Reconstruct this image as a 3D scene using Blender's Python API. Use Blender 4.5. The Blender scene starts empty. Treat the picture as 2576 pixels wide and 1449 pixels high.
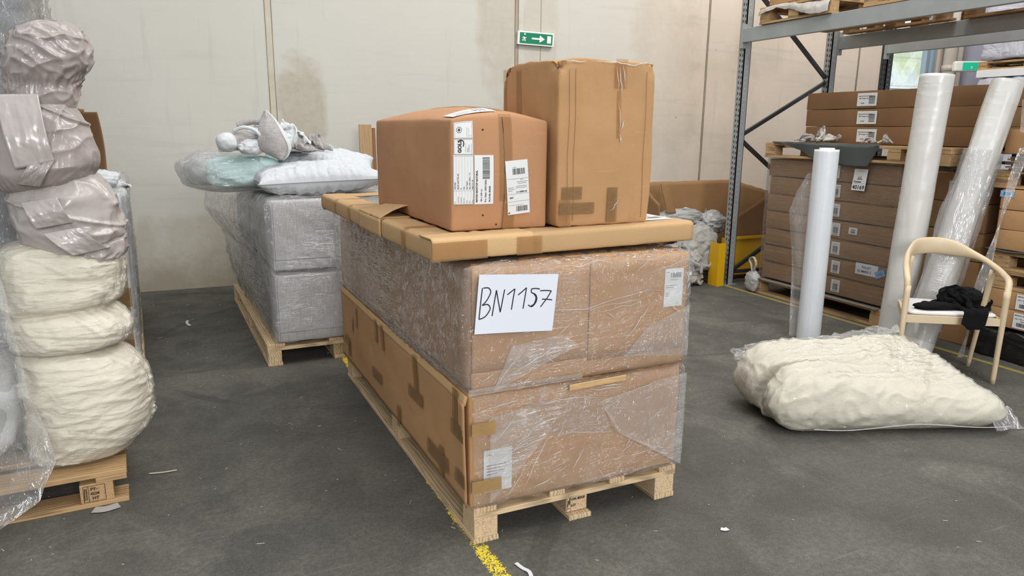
import bpy, math, random
import numpy as np
from mathutils import Matrix, Vector
R = math.radians
scn = bpy.context.scene
COL = scn.collection

# ------------------------------------------------------------------ camera
F_PX, PITCH, ROLL, CAM_H, AZ = 1830.2, 0.22364, 0.011536, 1.50007, 1.144941
d = Vector((math.cos(AZ) * math.cos(PITCH), math.sin(AZ) * math.cos(PITCH), -math.sin(PITCH)))
r0 = Vector((math.sin(AZ), -math.cos(AZ), 0)); u0 = r0.cross(d)
rx_ = r0 * math.cos(ROLL) + u0 * math.sin(ROLL); ux_ = -r0 * math.sin(ROLL) + u0 * math.cos(ROLL)
cam = bpy.data.cameras.new('camera'); camo = bpy.data.objects.new('camera', cam); COL.objects.link(camo)
camo.matrix_world = Matrix(((rx_.x, ux_.x, -d.x, 0), (rx_.y, ux_.y, -d.y, 0), (rx_.z, ux_.z, -d.z, CAM_H), (0, 0, 0, 1)))
cam.sensor_width = 36; cam.lens = 36 * F_PX / 2576
cam.shift_x = -(1301.06 - 1288) / 2576; cam.shift_y = (741.36 - 724.5) / 2576
cam.clip_start = 0.05; cam.clip_end = 200
scn.camera = camo

# ------------------------------------------------------------------ light
w = bpy.data.worlds.new('hall_light'); scn.world = w; w.use_nodes = True
w.node_tree.nodes['Background'].inputs[0].default_value = (0.93, 0.97, 1.0, 1)
w.node_tree.nodes['Background'].inputs[1].default_value = 0.66
def area(name, loc, target, sx, sy, power, color=(1, 1, 1)):
    L = bpy.data.lights.new(name, 'AREA'); L.shape = 'RECTANGLE'; L.size = sx; L.size_y = sy; L.energy = power; L.color = color
    o = bpy.data.objects.new(name, L); COL.objects.link(o); o.location = loc
    o.rotation_euler = (Vector(target) - Vector(loc)).to_track_quat('-Z', 'Y').to_euler(); return o
area('loading_gate_daylight', (0.5, -6.0, 3.6), (2.2, 4.0, 0.6), 4.2, 2.4, 500, (0.97, 0.985, 1.0))
area('overhead_light', (2.5, 1.0, 6.5), (2.5, 1.6, 0), 1.2, 6.0, 150, (0.95, 0.98, 1.0))
area('overhead_light', (-1.5, 4.8, 6.5), (-0.3, 5.2, 0.6), 0.5, 5.0, 60, (0.95, 0.98, 1.0))
area('glint_strip', (0.3, 2.0, 6.2), (1.0, 3.6, 0), 0.12, 2.4, 45, (1, 1, 1))  # this narrow strip and the next are added for sharp film glints
area('glint_strip', (3.6, 1.2, 6.2), (3.0, 3.0, 0), 0.12, 2.4, 45, (1, 1, 1))
area('overhead_light', (5.6, 4.0, 6.5), (5.6, 7.2, .6), 4.0, .7, 260, (1.0, .95, .90))  # added warm fill to brighten the right back wall, not a known skylight
area('yard_daylight', (10.0, 9.4, 8.0), (10.0, 11.5, 1.5), 9.0, 2.0, 900, (0.93, 0.98, 1.0))
vs = scn.view_settings
vs.view_transform = 'Standard'; vs.look = 'None'; vs.gamma = 1.0; vs.exposure = 0.0; vs.use_curve_mapping = False

# ------------------------------------------------------------------ numpy noise
_rng = np.random.RandomState(7)
_perm = _rng.permutation(256).astype(np.int64); _perm = np.concatenate([_perm, _perm, _perm])
_grad = _rng.normal(size=(256, 3)); _grad /= np.linalg.norm(_grad, axis=1)[:, None]
def perlin(P):
    P = np.asarray(P, float); I = np.floor(P).astype(np.int64); f = P - I; I &= 255
    u = f * f * f * (f * (f * 6 - 15) + 10); out = 0
    for a in (0, 1):
        for b in (0, 1):
            for c in (0, 1):
                h = _perm[_perm[_perm[(I[:, 0] + a) & 255] + ((I[:, 1] + b) & 255)] + ((I[:, 2] + c) & 255)]
                dt = (_grad[h] * (f - (a, b, c))).sum(1)
                wgt = (u[:, 0] if a else 1 - u[:, 0]) * (u[:, 1] if b else 1 - u[:, 1]) * (u[:, 2] if c else 1 - u[:, 2])
                out = out + wgt * dt
    return out * 1.5
def fbm(P, o=3):
    s = 0; a = 1
    for i in range(o): s = s + a * perlin(P * 2 ** i + 17.3 * i); a *= .5
    return s
def ridge(P, o=2):
    s = 0; a = 1
    for i in range(o): s = s + a * (1 - np.abs(perlin(P * 2 ** i + 9.1 * i)) * 2.2); a *= .5
    return s / (2 - .5 ** (o - 1))
def dfold(P, d, hi=9.0, lo=1.5, seed=0, sharp=2.0):
    """long creases running along direction d"""
    d = np.array(d, float); d /= np.linalg.norm(d); e = np.cross(d, [.31, .87, .38]); e /= np.linalg.norm(e); f = np.cross(d, e)
    Q = np.stack([P @ d * lo, P @ e * hi, P @ f * hi], 1) + seed; n = perlin(Q + .35 * perlin(Q * .7 + 3)[:, None]); return np.clip(1 - np.abs(n) * 2.6, 0, 1) ** sharp
def folds(P, seed=0, hi=8.0, lo=1.3, dirs=((.5, 0, 1), (-.7, .2, .6), (1, .3, .15))):
    s = 0
    for i, d in enumerate(dirs):
        m = np.clip(.5 + 1.6 * perlin(P * 1.9 + 11 * i + seed), 0, 1); s = s + m * dfold(P, d, hi * (1 + .3 * i), lo, seed + 7 * i)
    return s
def warp(P, s=1.0, a=.4):
    return P + a * np.stack([perlin(P * s + 5.2), perlin(P * s + 31.7), perlin(P * s + 77.1)], 1)

# ------------------------------------------------------------------ material helpers
class NT:
    def __init__(s, name):
        s.m = bpy.data.materials.new(name); s.m.use_nodes = True; s.t = s.m.node_tree; s.t.nodes.clear()
        s.out = s.n('ShaderNodeOutputMaterial'); s.tc = None
    def n(s, t, **k):
        x = s.t.nodes.new(t)
        for a, b in k.items(): setattr(x, a, b)
        return x
    def link(s, a, b): s.t.links.new(a, b)
    def setv(s, sock, v):
        if hasattr(v, 'is_output') or isinstance(v, bpy.types.NodeSocket): s.link(v, sock)
        else: sock.default_value = v if not (isinstance(v, tuple) and len(v) == 3 and sock.type == 'RGBA') else (*v, 1)
    def coord(s, scale=(1, 1, 1), kind='Object', rot=(0, 0, 0)):
        if s.tc is None: s.tc = s.n('ShaderNodeTexCoord')
        mp = s.n('ShaderNodeMapping'); mp.inputs['Scale'].default_value = scale; mp.inputs['Rotation'].default_value = rot
        s.link(s.tc.outputs[kind], mp.inputs[0]); return mp.outputs[0]
    def noise(s, scale, detail=4, rough=.55, dist=0, vec=None, out='Fac'):
        x = s.n('ShaderNodeTexNoise'); x.inputs['Scale'].default_value = scale; x.inputs['Detail'].default_value = detail
        x.inputs['Roughness'].default_value = rough; x.inputs['Distortion'].default_value = dist
        s.link(vec if vec is not None else s.coord(), x.inputs['Vector']); return x.outputs[out]
    def vor(s, scale, feature='F1', vec=None, out='Distance', rand=1):
        x = s.n('ShaderNodeTexVoronoi', feature=feature); x.inputs['Scale'].default_value = scale; x.inputs['Randomness'].default_value = rand
        s.link(vec if vec is not None else s.coord(), x.inputs['Vector']); return x.outputs[out]
    def wave(s, scale, dist=0, dscale=1, vec=None, direction='X', detail=2):
        x = s.n('ShaderNodeTexWave', bands_direction=direction); x.inputs['Scale'].default_value = scale
        x.inputs['Distortion'].default_value = dist; x.inputs['Detail Scale'].default_value = dscale; x.inputs['Detail'].default_value = detail
        s.link(vec if vec is not None else s.coord(), x.inputs['Vector']); return x.outputs['Fac']
    def ramp(s, fac, *st):
        x = s.n('ShaderNodeValToRGB'); s.link(fac, x.inputs[0]); e = x.color_ramp.elements
        while len(e) < len(st): e.new(.5)
        for i, (p, c) in enumerate(st):
            e[i].position = p; e[i].color = (c, c, c, 1) if not isinstance(c, tuple) else (*c, 1)
        return x.outputs[0]
    def mix(s, fac, a, b, mode='MIX'):
        x = s.n('ShaderNodeMix', data_type='RGBA', blend_type=mode)
        s.setv(x.inputs[0], fac); s.setv(x.inputs[6], a); s.setv(x.inputs[7], b); return x.outputs[2]
    def math(s, op, a, b=0.0, clamp=False):
        x = s.n('ShaderNodeMath', operation=op, use_clamp=clamp); s.setv(x.inputs[0], a); s.setv(x.inputs[1], b); return x.outputs[0]
    def bump(s, h, strength=.3, dist=.01, normal=None):
        x = s.n('ShaderNodeBump'); x.inputs['Strength'].default_value = strength; x.inputs['Distance'].default_value = dist
        s.link(h, x.inputs['Height'])
        if normal is not None: s.link(normal, x.inputs['Normal'])
        return x.outputs[0]
    def bsdf(s, color, rough=.6, normal=None, metal=0, spec=.5, **kw):
        x = s.n('ShaderNodeBsdfPrincipled'); s.setv(x.inputs['Base Color'], color); s.setv(x.inputs['Roughness'], rough)
        x.inputs['Metallic'].default_value = metal; x.inputs['Specular IOR Level'].default_value = spec
        if normal is not None: s.link(normal, x.inputs['Normal'])
        for k, v in kw.items(): s.setv(x.inputs[k.replace('_', ' ')], v)
        return x.outputs[0]
    def end(s, sh): s.link(sh, s.out.inputs[0]); return s.m

def lin(h):
    c = [int(h[i:i + 2], 16) / 255 for i in (0, 2, 4)]
    return tuple(x / 12.92 if x <= .04045 else ((x + .055) / 1.055) ** 2.4 for x in c)
def mul(c, k): return tuple(x * k for x in c)

def m_simple(name, col, rough=.6, metal=0, bumpy=0, bs=60, var=.12, spec=.5):
    t = NT(name); c = t.mix(t.noise(6, 5), mul(col, 1 - var), mul(col, 1 + var))
    return t.end(t.bsdf(c, rough, t.bump(t.noise(bs, 4), bumpy, .004) if bumpy else None, metal, spec))
def m_card(name, col, dark=.8, stain=.5, flute=(0, 0, 0), fold=0):
    t = NT(name)
    a = t.mix(t.noise(2.6, 6, .6), mul(col, dark), mul(col, 1.08))
    fine = t.noise(140, 3, .7); a = t.mix(t.ramp(fine, (.3, 0), (.75, 1)), mul(col, .86), a) if False else t.mix(.25, a, t.mix(fine, mul(col, .7), mul(col, 1.25)))
    sm = t.ramp(t.noise(5, 6, .7, .6), (.60, 0), (.78, 1)); a = t.mix(t.math('MULTIPLY', sm, stain * .5), a, mul(col, .45))
    sc = t.ramp(t.noise(7, 3, .5, .3, vec=t.coord((1, 1, 9))), (.66, 0), (.70, 1)); a = t.mix(t.math('MULTIPLY', sc, .12), a, mul(col, 1.5))
    hgt = t.noise(3.5, 3); nrm = t.bump(hgt, .25, .02)
    wv = t.wave(42, 0, vec=t.coord(rot=flute)); nrm = t.bump(wv, .05, .002, nrm)
    if fold:
        v = t.vor(7, 'DISTANCE_TO_EDGE', vec=t.coord((1, 1, .6))); nrm = t.bump(t.ramp(v, (0, 0), (.06, 1)), fold, .004, nrm)
    return t.end(t.bsdf(a, .78, nrm, spec=.25))
def m_wood(name, col, axis=(14, 1.2, 14), dark=.6, sat=None):
    t = NT(name)
    v = t.coord(axis); g = t.noise(3.5, 6, .6, 1.2, vec=v); wv = t.wave(1.6, 7, 1.4, vec=v)
    c = t.mix(t.ramp(t.math('MULTIPLY', g, wv), (.12, 0), (.55, 1)), mul(col, 1.1), mul(col, dark))
    k = t.ramp(t.vor(3.0, vec=t.coord((1.5, 1, 1.5))), (.03, 1), (.07, 0)); c = t.mix(t.math('MULTIPLY', k, .5), c, mul(col, .3))
    c = t.mix(t.ramp(t.noise(4, 4), (.5, 0), (.8, .5)), c, mul(col, .62))
    return t.end(t.bsdf(c, .75, t.bump(g, .3, .003), spec=.3))
def m_chip(name, col):
    t = NT(name); v = t.vor(400, out='Color'); x = t.n('ShaderNodeSeparateColor'); t.link(v, x.inputs[0])
    c = t.mix(t.ramp(x.outputs[0], (.08, 0), (.22, 1)), mul(col, .5), mul(col, 1.05)); c = t.mix(t.ramp(x.outputs[1], (.8, 0), (.95, .6)), c, mul(col, 1.4))
    return t.end(t.bsdf(c, .85, t.bump(x.outputs[0], .3, .002), spec=.2))
def m_film(name, haze=.10, tint=(.86, .87, .88), crease=9, bump=.5, cr_white=.35, patch=.35, gloss=.06, bscale=7, clear=.975, stretch=(1, 1, 1), refl=2.1):
    """thin clear polythene: see-through, glossy, whitened along creases, which also paints in glint lines"""
    t = NT(name); vc = t.coord(stretch)
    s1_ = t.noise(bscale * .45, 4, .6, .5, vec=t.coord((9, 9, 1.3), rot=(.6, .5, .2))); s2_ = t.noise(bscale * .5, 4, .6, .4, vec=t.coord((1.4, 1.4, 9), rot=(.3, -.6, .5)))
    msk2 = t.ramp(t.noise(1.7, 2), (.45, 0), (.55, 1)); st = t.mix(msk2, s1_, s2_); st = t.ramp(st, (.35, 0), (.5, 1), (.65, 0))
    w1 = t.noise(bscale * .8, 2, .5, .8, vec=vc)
    line = t.ramp(st, (.90, 0), (.99, 1)); msk = t.ramp(t.noise(2.3, 3, .5), (.50, 0), (.66, 1)); line = t.math('MULTIPLY', line, msk)  # pale lines along creases, painted in as glints
    nrm = t.bump(w1, bump, .05); nrm = t.bump(st, bump, .022, nrm)
    g = t.n('ShaderNodeBsdfGlossy'); g.inputs['Roughness'].default_value = gloss; t.link(nrm, g.inputs['Normal'])
    tr = t.n('ShaderNodeBsdfTransparent'); tr.inputs[0].default_value = (clear, clear, clear, 1)
    df = t.n('ShaderNodeBsdfDiffuse'); df.inputs[0].default_value = (*tint, 1)
    tl = t.n('ShaderNodeBsdfTranslucent'); tl.inputs[0].default_value = (*tint, 1)
    dd = t.n('ShaderNodeMixShader'); dd.inputs[0].default_value = .3; t.link(df.outputs[0], dd.inputs[1]); t.link(tl.outputs[0], dd.inputs[2])
    pt = t.ramp(t.noise(3.1, 4, .6, 1.5), (.45, 0), (.72, 1))
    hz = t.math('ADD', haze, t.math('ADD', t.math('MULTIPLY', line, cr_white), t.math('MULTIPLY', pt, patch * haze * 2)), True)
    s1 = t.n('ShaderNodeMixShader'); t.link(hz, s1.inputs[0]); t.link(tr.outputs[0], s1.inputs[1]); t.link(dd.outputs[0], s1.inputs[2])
    fr = t.n('ShaderNodeFresnel'); fr.inputs[0].default_value = 1.45; ft = t.math('MULTIPLY', fr.outputs[0], refl); ft = t.math('MINIMUM', ft, .42)
    s2 = t.n('ShaderNodeMixShader'); t.link(ft, s2.inputs[0]); t.link(s1.outputs[0], s2.inputs[1]); t.link(g.outputs[0], s2.inputs[2])
    return t.end(s2.outputs[0])
def m_tape(name, col=(.30, .19, .08), op=.62):
    t = NT(name); nrm = t.bump(t.noise(40, 3, .5, 1), .35, .004)
    b = t.bsdf(t.mix(t.noise(12, 3), mul(col, .8), mul(col, 1.2)), .22, nrm, spec=.7)
    tr = t.n('ShaderNodeBsdfTransparent'); tr.inputs[0].default_value = (.86, .74, .55, 1)
    s = t.n('ShaderNodeMixShader'); s.inputs[0].default_value = op; t.link(tr.outputs[0], s.inputs[1]); t.link(b, s.inputs[2]); return t.end(s.outputs[0])
def m_poly(name, col, rough=.28, bs=9, b=.35):
    t = NT(name); n1 = t.noise(bs * .5, 3, .5, 1.0); s1 = t.noise(bs * .3, 1.5, .5, .5, vec=t.coord((5, 5, 1.2), rot=(.5, .7, 0))); s2 = t.noise(bs * .3, 1.5, .5, .5, vec=t.coord((1.3, 1.3, 5), rot=(.4, -.5, .3)))
    st = t.ramp(t.mix(t.ramp(t.noise(2.1, 2), (.45, 0), (.55, 1)), s1, s2), (.3, 0), (.5, 1), (.7, 0))
    nrm = t.bump(n1, b, .03); nrm = t.bump(st, b * .7, .010, nrm)
    c = t.mix(t.noise(3, 3), mul(col, .93), mul(col, 1.06))
    return t.end(t.bsdf(c, rough, nrm, spec=.6))
def m_fabric(name, col, rough=.9, wrinkle=.2, weave=0, ws=8, stretch=(1, 1, 1), col2=None, sheen=0):
    t = NT(name); n1 = t.noise(ws, 3, .5, .3, vec=t.coord(stretch)); nrm = t.bump(n1, wrinkle, .03)
    c = t.mix(t.noise(5, 3), mul(col, .95), mul(col, 1.04))
    if weave:
        a = t.noise(220, 2, .6, vec=t.coord((1, 1, .06))); b_ = t.noise(220, 2, .6, vec=t.coord((.06, .06, 1)))
        m = t.math('MULTIPLY', a, b_); c = t.mix(t.ramp(m, (.12, 0), (.34, 1)), col2 or mul(col, .6), c); nrm = t.bump(m, .3, .002, nrm)
    return t.end(t.bsdf(c, rough, nrm, spec=.2))

# colours
CARD = lin('b58c62'); CARD_R = lin('b38560'); CARD_D = lin('94714c'); KRAFT = lin('b8966c')
M = {}
M['card'] = m_card('cardboard', CARD)
M['card_red'] = m_card('reddish_cardboard', CARD_R, stain=.35)
M['card_dull'] = m_card('dull_cardboard', CARD_D, .8, .6)
M['card_dark'] = m_card('brown_cardboard', lin('846243'), .85, .3)
M['card_light'] = m_card('light_cardboard', KRAFT, .88, .3)
M['card_edge'] = m_card('cut_cardboard', lin('caa678'), .8, .5)
M['wood'] = m_wood('pine_wood', lin('cdb28c'))
M['wood_old'] = m_wood('old_pine_wood', lin('b08f66'), dark=.5)
M['wood_x'] = m_wood('pine_wood_crosswise', lin('cdb28c'), (1.2, 14, 14))
M['wood_old_x'] = m_wood('old_pine_wood_crosswise', lin('b08f66'), (1.2, 14, 14), .5)
M['wood_v'] = m_wood('upright_board_wood', lin('a88a66'), (14, 14, 1.2), .7)
M['wood_dusty'] = m_wood('dusty_wood', lin('a88f74'), dark=.75)
M['chip'] = m_chip('pressed_chip', lin('cbb08c'))
M['chip_old'] = m_chip('old_pressed_chip', lin('b5936a'))
M['paper'] = m_simple('white_paper', lin('dadce4'), .7, var=.02)
M['label'] = m_simple('label_paper', lin('d8d8d6'), .55, var=.03)
M['ink'] = m_simple('black_ink', (.012, .012, .014), .6)
M['ink_grey'] = m_simple('grey_print', (.16, .16, .16), .7)
M['blue'] = m_simple('blue_sticker', lin('7fb0d8'), .6)
M['tape'] = m_tape('brown_parcel_tape', (.25, .155, .07), .62)
M['tape_solid'] = m_tape('solid_parcel_tape', (.36, .22, .09), .9)
M['tape_clear'] = m_tape('clear_parcel_tape', (.46, .30, .17), .30)
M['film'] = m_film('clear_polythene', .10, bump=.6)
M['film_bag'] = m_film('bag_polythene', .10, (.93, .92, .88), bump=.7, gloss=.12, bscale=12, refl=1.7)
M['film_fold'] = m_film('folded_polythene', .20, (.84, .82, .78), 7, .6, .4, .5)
M['crease'] = m_film('creased_polythene', .42, (.95, .95, .93), 7, .9, .3, .2, .12)  # extra pale, so crease strokes also stand in for bright glints
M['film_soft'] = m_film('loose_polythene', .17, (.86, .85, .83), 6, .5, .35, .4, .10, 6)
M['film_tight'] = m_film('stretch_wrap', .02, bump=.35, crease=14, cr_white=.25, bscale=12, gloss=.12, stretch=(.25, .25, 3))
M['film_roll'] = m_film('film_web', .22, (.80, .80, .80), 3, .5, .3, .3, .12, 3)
M['galv'] = m_simple('galvanised_steel', lin('9a9d9c'), .42, .25, .05, var=.16)
M['galv_dark'] = m_simple('dark_steel', lin('4a4d50'), .45, .75, .05)
M['hole'] = m_simple('black_hole', (.006, .006, .007), .9)
M['hole_light'] = m_simple('punched_hole', lin('c9c4ba'), .8)
M['yellow'] = m_simple('yellow_paint', lin('d9a50c'), .45, 0, .05, var=.1)
M['green'] = m_simple('sign_green', lin('167a58'), .4, var=.02)
M['sign_white'] = m_simple('sign_white', lin('e8ebe0'), .4, var=.02)

# ------------------------------------------------------------------ mesh helpers
class G:
    """collects shapes that belong to one part"""
    def __init__(s): s.v = []; s.f = []; s.n = 0; s.mi = []
    def add(s, V, Fs, mi=0):
        V = np.asarray(V, float); s.v.append(V)
        for f in Fs: s.f.append([int(i) + s.n for i in f]); s.mi.append(mi)
        s.n += len(V); return s
    def box(s, x0, x1, y0, y1, z0, z1, mi=0, bev=0.0):
        if bev > 0:
            V, Fs = grid_box((x1 - x0, y1 - y0, z1 - z0), 1e9, bev, seg=1)
            return s.add(V + np.array([(x0 + x1) / 2, (y0 + y1) / 2, (z0 + z1) / 2]), Fs, mi)
        V = [(x, y, z) for x in (x0, x1) for y in (y0, y1) for z in (z0, z1)]
        return s.add(V, [(0, 1, 3, 2), (4, 6, 7, 5), (0, 4, 5, 1), (2, 3, 7, 6), (0, 2, 6, 4), (1, 5, 7, 3)], mi)
    def tube(s, pts, rad, seg=12, mi=0, cap=True, flat=1.0):
        pts = np.asarray(pts, float); n = len(pts); rad = np.broadcast_to(rad, (n,)) if np.ndim(rad) < 2 else rad
        T = np.gradient(pts, axis=0); T /= np.linalg.norm(T, axis=1)[:, None] + 1e-12
        up = np.array([0, 0, 1.0]) if abs(T[0, 2]) < .9 else np.array([1.0, 0, 0]); V = []; a = np.linspace(0, 2 * np.pi, seg, endpoint=False)
        N = up - T[0] * (up @ T[0]); N /= np.linalg.norm(N)
        for i in range(n):
            N = N - T[i] * (N @ T[i]); N /= np.linalg.norm(N); B = np.cross(T[i], N)
            rr = rad[i] if np.ndim(rad) < 2 else None
            ra, rb = (rr, rr * flat) if rr is not None else rad[i]
            V.append(pts[i] + np.outer(np.cos(a) * ra, N) + np.outer(np.sin(a) * rb, B))
        Fs = [(i * seg + j, i * seg + (j + 1) % seg, (i + 1) * seg + (j + 1) % seg, (i + 1) * seg + j) for i in range(n - 1) for j in range(seg)]
        if cap: Fs += [tuple(range(seg))[::-1], tuple((n - 1) * seg + j for j in range(seg))]
        return s.add(np.concatenate(V), Fs, mi)
    def bar(s, a, b, wn, wb, mi=0, up=(0, 0, 1)):
        """rectangular bar from a to b; wn is its width along up"""
        a, b, up = (np.array(k, float) for k in (a, b, up)); t = b - a; t /= np.linalg.norm(t)
        if abs(t @ up) > .99: up = np.array([1.0, 0, 0])
        n = up - t * (up @ t); n /= np.linalg.norm(n); m = np.cross(t, n)
        V = [p + n * i * wn / 2 + m * j * wb / 2 for p in (a, b) for i, j in ((-1, -1), (1, -1), (1, 1), (-1, 1))]
        return s.add(V, [(3, 2, 1, 0), (4, 5, 6, 7), (0, 1, 5, 4), (1, 2, 6, 5), (2, 3, 7, 6), (3, 0, 4, 7)], mi)
    def obj(s, name, mats, parent=None, smooth=False, loc=None):
        me = bpy.data.meshes.new(name)
        me.from_pydata(np.concatenate(s.v).tolist() if s.v else [], [], s.f)
        for m in (mats if isinstance(mats, (list, tuple)) else [mats]): me.materials.append(m)
        if isinstance(mats, (list, tuple)) and len(mats) > 1: me.polygons.foreach_set('material_index', s.mi)
        if smooth: me.polygons.foreach_set('use_smooth', [True] * len(me.polygons))
        me.update(); o = bpy.data.objects.new(name, me); COL.objects.link(o)
        if parent is not None: o.parent = parent
        if loc is not None: o.location = loc
        return o

def grid_box(size, step, r=0.0, seg=4, fn=None):
    """closed box, subdivided, with rounded edges; centred. fn(V, N) displaces"""
    size = np.array(size, float); h = size / 2
    def ticks(L):
        core = np.linspace(-L / 2 + r, L / 2 - r, max(2, int(round((L - 2 * r) / step)) + 1)) if L > 2 * r else np.array([0.0])
        if r > 0:
            e = r * (1 - np.cos(np.linspace(0, np.pi / 2, seg + 1)))[:-1]
            return np.concatenate([-L / 2 + e, core, (L / 2 - e)[::-1]])
        return core
    tk = [ticks(L) for L in size]; Vs = []; Fs = []; n = 0
    for ax in range(3):
        a, b = [(1, 2), (2, 0), (0, 1)][ax]
        A, B = np.meshgrid(tk[a], tk[b], indexing='ij'); na, nb = A.shape
        for sg in (-1, 1):
            P = np.zeros((na * nb, 3)); P[:, a] = A.ravel(); P[:, b] = B.ravel(); P[:, ax] = sg * h[ax]; Vs.append(P)
            idx = np.arange(na * nb).reshape(na, nb) + n
            q = np.stack([idx[:-1, :-1], idx[1:, :-1], idx[1:, 1:], idx[:-1, 1:]], -1).reshape(-1, 4)
            Fs.append(q if sg > 0 else q[:, ::-1]); n += na * nb
    V = np.concatenate(Vs); Fq = np.concatenate(Fs)
    key = np.round(V * 1e5).astype(np.int64); _, first, inv = np.unique(key, axis=0, return_index=True, return_inverse=True)
    V = V[first]; Fq = inv.reshape(-1)[Fq]
    if r > 0:
        c = np.clip(V, -h + r, h - r); dd = V - c; N = dd / (np.linalg.norm(dd, axis=1)[:, None] + 1e-12); V = c + N * r
    else:
        N = V / h; m = np.abs(N) > .9999; N = np.where(m, N, 0); N /= np.linalg.norm(N, axis=1)[:, None] + 1e-12
    if fn is not None: V = fn(V, N)
    return V, Fq

def sheet(nu, nv, fn):
    U, W = np.meshgrid(np.linspace(0, 1, nu), np.linspace(0, 1, nv), indexing='ij')
    V = fn(U.ravel(), W.ravel()); idx = np.arange(nu * nv).reshape(nu, nv)
    return V, np.stack([idx[:-1, :-1], idx[1:, :-1], idx[1:, 1:], idx[:-1, 1:]], -1).reshape(-1, 4)

def interp(t, xs, ys):
    """smooth interpolation of rows ys at xs"""
    xs = np.asarray(xs, float); ys = np.asarray(ys, float)
    if ys.ndim == 1: ys = ys[:, None]
    m = np.gradient(ys, xs, axis=0); i = np.clip(np.searchsorted(xs, t) - 1, 0, len(xs) - 2); hh = xs[i + 1] - xs[i]; s = ((t - xs[i]) / hh)[:, None]; hh = hh[:, None]
    return (2 * s ** 3 - 3 * s ** 2 + 1) * ys[i] + (s ** 3 - 2 * s ** 2 + s) * hh * m[i] + (-2 * s ** 3 + 3 * s ** 2) * ys[i + 1] + (s ** 3 - s ** 2) * hh * m[i + 1]

def empty(name, loc=(0, 0, 0), rz=0.0, label=None, cat=None, group=None, rot=None):
    o = bpy.data.objects.new(name, None); COL.objects.link(o); o.empty_display_size = .1
    o.location = loc; o.rotation_euler = rot or (0, 0, rz); return tag(o, label, cat, group)
def tag(o, label=None, cat=None, group=None, kind=None):
    for k, v in (('label', label), ('category', cat), ('group', group), ('kind', kind)):
        if v: o[k] = v
    return o
def copy_tree(o, parent=None):
    c = o.copy(); COL.objects.link(c)
    if parent is not None: c.parent = parent
    for ch in list(o.children): copy_tree(ch, c)
    return c

# text / print ------------------------------------------------------
_tc = {}
def text_geo(s, size, bold=0.0):
    k = (s, size, bold)
    if k not in _tc:
        cu = bpy.data.curves.new('lettering', 'FONT'); cu.body = s; cu.size = size; cu.offset = bold; cu.resolution_u = 2
        o = bpy.data.objects.new('lettering', cu); COL.objects.link(o); bpy.context.view_layer.update()
        me = bpy.data.meshes.new_from_object(o.evaluated_get(bpy.context.evaluated_depsgraph_get()))
        V = np.zeros(len(me.vertices) * 3); me.vertices.foreach_get('co', V); V = V.reshape(-1, 3)
        Fs = [tuple(p.vertices) for p in me.polygons]
        bpy.data.objects.remove(o); bpy.data.meshes.remove(me); bpy.data.curves.remove(cu); _tc[k] = (V, Fs)
    return _tc[k]
def stroke(pts, wd):
    P = np.asarray(pts, float); T = np.gradient(P, axis=0); T /= np.linalg.norm(T, axis=1)[:, None] + 1e-9
    N = np.stack([-T[:, 1], T[:, 0]], 1) * wd / 2; V = np.concatenate([P + N, P - N]); n = len(P)
    return np.c_[V, np.zeros(2 * n)], [(i, i + 1, n + i + 1, n + i) for i in range(n - 1)]
def smooth_pts(P, n=24):
    P = np.asarray(P, float); t = np.r_[0, np.cumsum(np.linalg.norm(np.diff(P, axis=0), axis=1))]; return interp(np.linspace(0, t[-1], n), t, P)
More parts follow.
